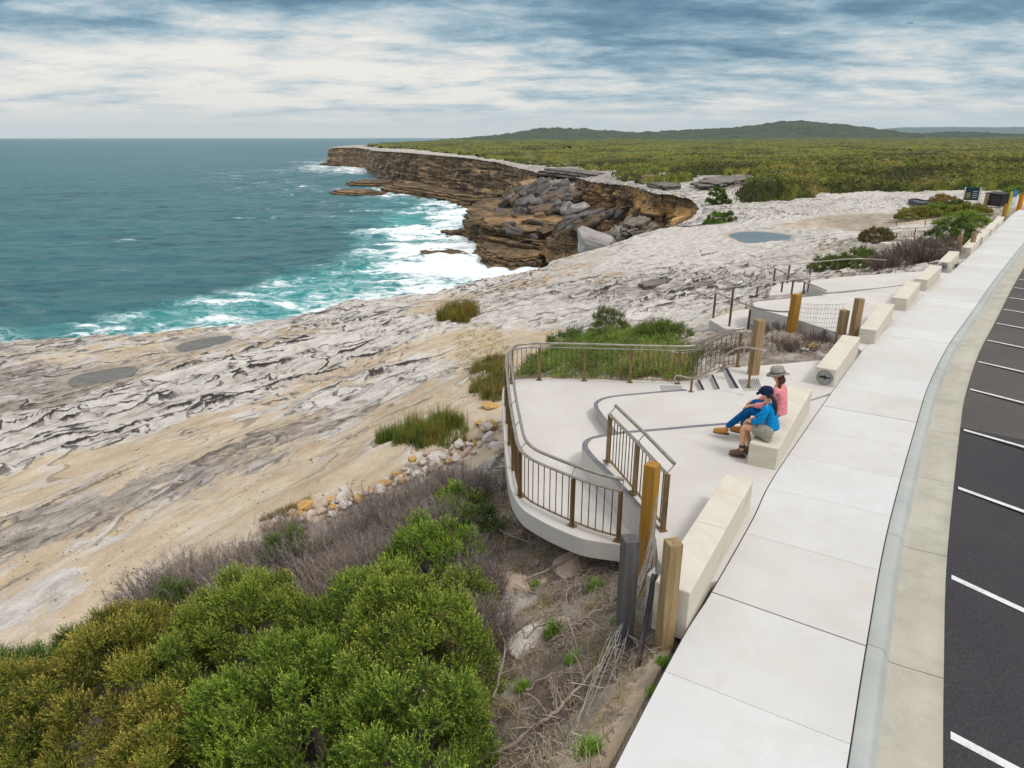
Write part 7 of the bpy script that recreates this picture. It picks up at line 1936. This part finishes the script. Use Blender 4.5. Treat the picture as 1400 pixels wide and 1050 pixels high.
# ------------------------------------------------------------------ people
def skinned(name, nodes, edges, mats, parent, root=0, levels=2, xf=None):
    """one continuous surface grown round a skeleton; nodes = [(x, y, z, rx, ry)]"""
    me = bpy.data.meshes.new(name)
    pts = [Vector(n[:3]) for n in nodes]
    if xf is not None: pts = [xf @ p for p in pts]
    me.from_pydata([tuple(p) for p in pts], edges, [])
    o = bpy.data.objects.new(name, me); COL.objects.link(o)
    m = o.modifiers.new('skin', 'SKIN'); m.use_smooth_shade = True; m.branch_smoothing = 0.4
    sv = me.skin_vertices[0].data if me.skin_vertices else None
    for i, n in enumerate(nodes):
        sv[i].radius = (n[3], n[4] if len(n) > 4 else n[3]); sv[i].use_root = (i == root)
    s = o.modifiers.new('sub', 'SUBSURF'); s.levels = levels; s.render_levels = levels
    dg = bpy.context.evaluated_depsgraph_get(); dg.update()
    new = bpy.data.meshes.new_from_object(o.evaluated_get(dg))
    o.modifiers.clear(); o.data = new
    bpy.data.meshes.remove(me)
    new.materials.clear(); new.materials.append(mats)
    new.polygons.foreach_set('use_smooth', [True] * len(new.polygons)); new.name = name
    o.parent = parent
    return o

class Sk:
    def __init__(self): self.n = []; self.e = []
    def chain(self, pts, start=None):
        prev = start
        for p in pts:
            self.n.append(tuple(p) if len(p) > 4 else tuple(p) + (p[3],)); i = len(self.n) - 1
            if prev is not None: self.e.append((prev, i))
            prev = i
        return prev

def hand(sk, wrist_i, w, d, side, palm_n):
    """palm, four bent fingers of different lengths and a thumb from the side of the palm"""
    d = Vector(d).normalized(); pn = Vector(palm_n).normalized(); s = d.cross(pn).normalized() * side
    w = Vector(w)
    p1 = w + d * 0.045; i1 = sk.chain([(*p1, .020, .030)], wrist_i)
    k = sk.chain([(*(p1 + d * 0.035), .016, .034)], i1)
    base = p1 + d * 0.04
    for j, (off, ln) in enumerate(((-.027, .062), (-.009, .072), (.009, .068), (.027, .052))):
        b = base + s * off + d * 0.012
        q = [b, b + d * ln * .5 - pn * .012, b + d * ln * .8 - pn * .035, b + d * ln * .9 - pn * .055]
        sk.chain([(*q[0], .0095), (*q[1], .0088), (*q[2], .008), (*q[3], .007)], k)
    t = p1 - s * 0.028
    sk.chain([(*(t), .012), (*(t - s * .022 + d * .02 - pn * .01), .011), (*(t - s * .026 + d * .048 - pn * .02), .009)], i1)

def cloth(name, a, b, sc=14):
    t = NT(name); n = t.noise(sc, 5, 0.6); w = t.noise(1.0, 4, 0.6, stretch=(9, 9, 16), dist=1.4); f = t.noise(220, 2, 0.6)
    col = t.mix(0.5, t.ramp(n, [(0.3, a), (0.7, b)]), t.ramp(w, [(0.32, (0.72, 0.72, 0.74)), (0.6, (1.1, 1.1, 1.1))]), 'MULTIPLY')
    return t.done(col, 0.9, t.bump(w, 0.9, 0.03, t.bump(f, 0.3, 0.003)), 0.1)

def build_person(which):
    a = atp(1065, 608, 0.45); b = atp(1111, 534, 0.45); d = (b - a); d.z = 0; d.normalize(); l = Vector((-d.y, d.x, 0))
    seat = 0.45 + zpath(10)
    SKIN = mottled('skin_%s' % which, alb(214, 158, 124, 1.0), alb(224, 172, 140, 1.0), 10, 0.6, 0, 30)
    if which == 'woman':
        o = a + d * 0.34 + l * 0.20; turn = R(-34)
        root = empty('person', (o.x, o.y, seat), 'seated person in bright blue shirt, khaki shorts and navy cap with a black ponytail', 'person', 'people sitting on the stone bench')
    else:
        o = a + d * 1.08 + l * 0.24; turn = R(30)
        root = empty('person', (o.x, o.y, seat), 'seated person in pink shirt, blue jeans, tan boots and grey brimmed hat', 'person', 'people sitting on the stone bench')
    if which != 'woman': root.scale = (1.05, 1.05, 1.05)
    root.rotation_euler.z = math.atan2(l.y, l.x)       # local +X faces the sea, +Y points to the right-hand neighbour? away from the near end is -Y
    # local axes: X forward, Y left of the sitter, Z up (origin on the seat)
    W = which == 'woman'
    hipy = 0.09; floor = -0.45
    if W:
        pelvis = Vector((0, 0, .095)); sp = [Vector((.0, 0, .20)), Vector((.03, 0, .33)), Vector((.07, 0, .46))]; neck = Vector((.105, 0, .575)); hc = Vector((.135, 0, .685))
        legs = {s: [Vector((.0, s * hipy, .09)), Vector((.42, s * .085 + .02, .085)), Vector((.40, s * .09 + .02, floor + .10))] for s in (-1, 1)}
        legs[-1][1] += Vector((.02, -.02, 0)); legs[-1][2] += Vector((-.10, -.01, 0))
        arms = {s: [Vector((.085, s * .165, .50)), Vector((.16, s * .205, .27)), Vector((.33, s * .07, .19))] for s in (-1, 1)}
        hd = {s: (Vector((.55, -s * .65, -.25)), (0, 0, 1)) for s in (-1, 1)}
        rt = 1.0
    else:
        pelvis = Vector((0, 0, .10)); sp = [Vector((-.01, 0, .22)), Vector((.0, 0, .36)), Vector((.03, 0, .51))]; neck = Vector((.055, 0, .635)); hc = Vector((.085, 0, .755))
        floor = -0.45 / 1.05
        legs = {s: [Vector((.0, s * .10, .10)), Vector((.44, s * .12, .13)), Vector((.74, s * .12, floor + .12))] for s in (-1, 1)}
        legs[1][1] += Vector((-.0, .0, -.02)); legs[1][2] += Vector((.06, -.05, -.0)); legs[-1][2] += Vector((-.16, 0, 0)); legs[-1][1] += Vector((-.02, 0, .05))
        arms = {s: [Vector((.04, s * .20, .55)), Vector((.17, s * .26, .30)), Vector((.40, s * .14, .21))] for s in (-1, 1)}
        hd = {s: (Vector((.8, -s * .25, -.35)), (0, 0, 1)) for s in (-1, 1)}
        rt = 1.1
    # ---- body: a single continuous surface
    sk = Sk()
    p = sk.chain([(*pelvis, .085 * rt, .075 * rt)])
    t = sk.chain([(*sp[0], .080 * rt, .065 * rt), (*sp[1], .085 * rt, .068 * rt), (*sp[2], .095 * rt, .066 * rt)], p)
    up = (hc - neck).normalized()
    nk = sk.chain([(*(neck - up * .03), .055), (*(neck + up * .02), .050)], t)
    fwd = Vector((math.cos(turn), math.sin(turn), 0)); fwd = (fwd - up * fwd.dot(up) * .6).normalized()
    jaw = hc - up * .055 + fwd * .022
    i = sk.chain([(*jaw, .062, .066)], nk)
    mid = sk.chain([(*(hc + fwd * .008), .078, .088)], i)
    sk.chain([(*(hc + up * .065 - fwd * .006), .072, .082), (*(hc + up * .10 - fwd * .008), .035, .04)], mid)
    sk.chain([(*(hc - up * .018 + fwd * .088), .013), (*(hc - up * .026 + fwd * .108), .009)], mid)
    sk.chain([(*(jaw + fwd * .045 - up * .015), .022), ], i)
    side = up.cross(fwd)
    for s in (-1, 1): sk.chain([(*(hc + side * s * .082 - up * .01 - fwd * .01), .012, .02)], mid)
    for s in (-1, 1):
        sh, el, wr = arms[s]
        c = sk.chain([(*(sh), .036), (*(sh.lerp(el, .5)), .036), (*el, .034), (*(el.lerp(wr, .4)), .038), (*wr, .026)], t)
        hand(sk, c, wr, hd[s][0], s, hd[s][1])
        h, kn, an = legs[s]
        c = sk.chain([(*h, .048), (*h.lerp(kn, .25), .058), (*h.lerp(kn, .6), .062), (*kn, .055), (*kn.lerp(an, .35), .052), (*an, .034), (*(an + Vector((.0, 0, -.05))), .036)], p)
        sk.chain([(*(an + Vector((.09, 0, -.065))), .032), (*(an + Vector((.15, 0, -.07))), .024)], c)
    skinned('body', sk.n, sk.e, SKIN, root)
    # ---- clothes
    g = 0.016
    shirt_c = cloth('blue_shirt', alb(10, 120, 186, 1.0), alb(26, 148, 208, 1.0)) if W else cloth('pink_shirt', alb(222, 128, 136, 1.0), alb(236, 158, 160, 1.0), 30)
    sk = Sk()
    p = sk.chain([(*(pelvis + Vector((-.01, 0, -.01))), .150 * rt, .135 * rt), (*(pelvis + Vector((0, 0, .05))), .152 * rt, .132 * rt)])
    t = sk.chain([(*sp[0], .142 * rt, .118 * rt), (*sp[1], .146 * rt, .118 * rt), (*sp[2], .160 * rt, .120 * rt)], p)
    sk.chain([(*(neck - up * .055), .088), (*(neck - up * .012), .068)], t)
    for s in (-1, 1):
        sh, el, wr = arms[s]
        sk.chain([(*sh, .080), (*sh.lerp(el, .25), .072), (*sh.lerp(el, .6), .066), (*el, .060), (*el.lerp(wr, .5), .054), (*el.lerp(wr, .86), .046)], t)
    skinned('shirt', sk.n, sk.e, shirt_c, root)
    sk = Sk()
    p = sk.chain([(*(pelvis + Vector((-.01, 0, .06))), .140 * rt, .125 * rt), (*(pelvis - Vector((.02, 0, .005))), .19 * rt, .125 * rt)])
    for s in (-1, 1):
        h, kn, an = legs[s]
        if W: sk.chain([(*h.lerp(kn, .04), .150), (*h.lerp(kn, .26), .132), (*h.lerp(kn, .5), .112), (*h.lerp(kn, .68), .104)], p)
        else: sk.chain([(*h.lerp(kn, .08), .115), (*h.lerp(kn, .5), .098), (*kn, .078), (*kn.lerp(an, .4), .066), (*kn.lerp(an, .95), .056)], p)
    skinned('shorts' if W else 'jeans', sk.n, sk.e, cloth('khaki_cloth', alb(138, 134, 122, 1.0), alb(162, 158, 144, 1.0)) if W else cloth('denim', alb(8, 74, 130, 1.0), alb(22, 98, 158, 1.0)), root)
    boot = mottled('brown_boot', alb(92, 72, 60, 1.0), alb(124, 98, 80, 1.0), 16, 0.8, 0.3) if W else mottled('tan_boot', alb(176, 122, 62, 1.0), alb(204, 150, 84, 1.0), 16, 0.8, 0.3)
    sole = mottled('boot_sole_%s' % which, *((alb(92, 72, 60), alb(110, 88, 72)) if W else (alb(130, 92, 54), alb(150, 108, 66))), 8, 0.9, 0)
    for s in (-1, 1):
        h, kn, an = legs[s]; f = floor
        ax = Vector((1, s * .12, 0)).normalized()
        sk = Sk(); q = sk.chain([(*(an + Vector((0, 0, .06 if W else .02))), .054), (*Vector((an.x, an.y, f + .085)), .050)])
        sk.chain([(*(Vector((an.x, an.y, f + .056)) + ax * .06), .054, .058), (*(Vector((an.x, an.y, f + .046)) + ax * .15), .046, .056), (*(Vector((an.x, an.y, f + .038)) + ax * .20), .036, .044)], q)
        sk.chain([(*(Vector((an.x, an.y, f + .050)) - ax * .045), .048)], q)
        bt = skinned('boot', sk.n, sk.e, boot, root)
        mb = MB(); c = Vector((an.x, an.y, f)); n2 = Vector((-ax.y, ax.x, 0))
        out = [c + ax * x + n2 * y for x, y in ((-.07, -.024), (-.05, -.034), (.05, -.034), (.13, -.039), (.18, -.029), (.20, 0), (.18, .029), (.13, .039), (.05, .034), (-.05, .034), (-.07, .024), (-.076, 0))]
        mb.prism([(v.x, v.y) for v in out], f + .001, f + .024); sl = mb.build('sole', sole, bt)
        if W:
            mb = MB(); mb.tube([an + Vector((0, 0, .075)), an + Vector((0, 0, .115))], .050, 12); mb.build('sock', cloth('sock_grey', alb(70, 62, 60), alb(96, 86, 82)), bt)
    # ---- hair and hats
    hair_c = mottled('black_hair', (.008, .007, .007), (.02, .016, .015), 40, 0.5, 0.5, spec=0.4) if W else mottled('brown_hair', alb(70, 42, 30, 1.0), alb(98, 60, 42, 1.0), 40, 0.55, 0.5)
    sk = Sk(); back = -fwd
    q = sk.chain([(*(hc + up * .045 + back * .022), .082, .090), (*(hc - up * .005 + back * .035), .078, .085)])
    if W: sk.chain([(*(hc - up * .02 + back * .10), .032), (*(hc - up * .07 + back * .135), .036), (*(hc - up * .17 + back * .14), .038), (*(hc - up * .27 + back * .125), .030), (*(hc - up * .35 + back * .11), .012)], q)
    else:
        sk.chain([(*(hc - up * .09 + back * .05), .062, .07), (*(hc - up * .16 + back * .045), .05)], q)
        e = side * (1 if side.dot(Vector((0, 1, 0))) > 0 else -1)
        sk.chain([(*(hc - up * .08 + e * .07 + back * .01), .030), (*(hc - up * .18 + e * .085 + fwd * .03), .030), (*(hc - up * .30 + e * .085 + fwd * .04), .026), (*(hc - up * .38 + e * .08 + fwd * .035), .012)], q)
    skinned('hair', sk.n, sk.e, hair_c, root)
    M4 = Matrix((( *fwd, ), (*side,), (*up,))).transposed().to_4x4()
    def lathe(prof, n=28, flat=1.0, warp=None):
        mb = MB(); V = []; F = []
        for r_, z_ in prof:
            for k in range(n):
                a_ = 2 * math.pi * k / n; v = Vector((math.cos(a_) * r_ * 1.08, math.sin(a_) * r_ * flat, z_))
                if warp: v = warp(v, a_, r_)
                V.append(M4 @ v + hc)
        for j in range(len(prof) - 1):
            for k in range(n): F.append((j * n + k, j * n + (k + 1) % n, (j + 1) * n + (k + 1) % n, (j + 1) * n + k))
        mb.add(V, F, 0, True); mb.add(V[-n:], [tuple(range(n))]); return mb
    if W:
        navy = cloth('navy_cap_cloth', alb(22, 30, 58, 1.0), alb(34, 44, 76, 1.0))
        mb = lathe([(.101, .018), (.106, .05), (.101, .085), (.082, .115), (.048, .132), (.012, .137)]); cap = mb.build('cap', navy, root)
        mb = MB(); V = []
        for k in range(13):
            a_ = -.85 + 1.7 * k / 12
            for r_, z_ in ((.100, .028), (.185 - .05 * abs(a_) ** 2, .008 - .012 * a_ * a_), (.185 - .05 * abs(a_) ** 2, .002 - .012 * a_ * a_), (.100, .018)): V.append(M4 @ Vector((math.cos(a_) * r_ * 1.08, math.sin(a_) * r_, z_)) + hc)
        mb.add(V, [(4 * k + j, 4 * k + (j + 1) % 4, 4 * k + 4 + (j + 1) % 4, 4 * k + 4 + j) for k in range(12) for j in range(4)], 0, True); mb.build('peak', navy, cap)
        mb = MB(); pts = [M4 @ Vector((math.cos(a_) * .112 * 1.08, math.sin(a_) * .112, .058)) + hc for a_ in [-1.7 + 3.4 * k / 16 for k in range(17)]]
        mb.tube(pts, .004, 6)
        for s in (-1, 1):
            c = M4 @ Vector((.118, s * .036, .058)) + hc; mb.box(c, (.012, .052, .036), ax=fwd, up=up, bev=.005)
        mb.build('sunglasses', mottled('sunglass_dark', alb(40, 32, 30), alb(60, 48, 44), 5, 0.2, 0, spec=.5), cap)
    else:
        grey = cloth('grey_hat_felt', alb(138, 132, 124, 1.0), alb(160, 152, 142, 1.0))
        def brim(v, a_, r_):
            if r_ > .11: v.z += .022 * math.cos(2 * a_) * -1 * (r_ - .11) / .08
            if v.z > .12: v.y *= .9
            return v
        mb = lathe([(.102, .020), (.168, .016), (.171, .024), (.108, .034), (.106, .075), (.098, .125), (.082, .148), (.045, .142), (.012, .136)], warp=brim); hat = mb.build('hat', grey, root)
        mb = lathe([(.1095, .036), (.111, .040), (.110, .060), (.1075, .064)]); mb.f = mb.f[:-1]; mb.m = mb.m[:-1]; mb.s = mb.s[:-1]; mb.build('hat_band', mottled('hat_band_cloth', alb(104, 98, 92), alb(122, 114, 106), 20, .9, 0), hat)
    for s in (-1, 1):
        mb = MB(); c = hc + fwd * .078 + side * s * .032 + up * .002
        mb.box(c, (.012, .022, .010), ax=fwd, up=up, bev=.003); mb.build('eye', mottled('eye_dark_%s%d' % (which, s), (.02, .015, .012), (.03, .02, .02), 5, .3, 0), root)
    mb = MB(); mb.box(hc + fwd * .083 - up * .05, (.010, .038, .009), ax=fwd, up=up, bev=.003); mb.build('mouth', mottled('lip_%s' % which, alb(176, 96, 88), alb(186, 106, 96), 5, .5, 0), root)
    return root

def build_people():
    build_person('woman'); build_person('man')
path_quad = [(p.x, p.y) for p in PATH_L] + [(p.x, p.y) for p in reversed(offset_line(PATH_R, 14))]
PAVED.append((path_quad, None))
build_built()
build_land()
build_plants(); build_litter()
build_people()
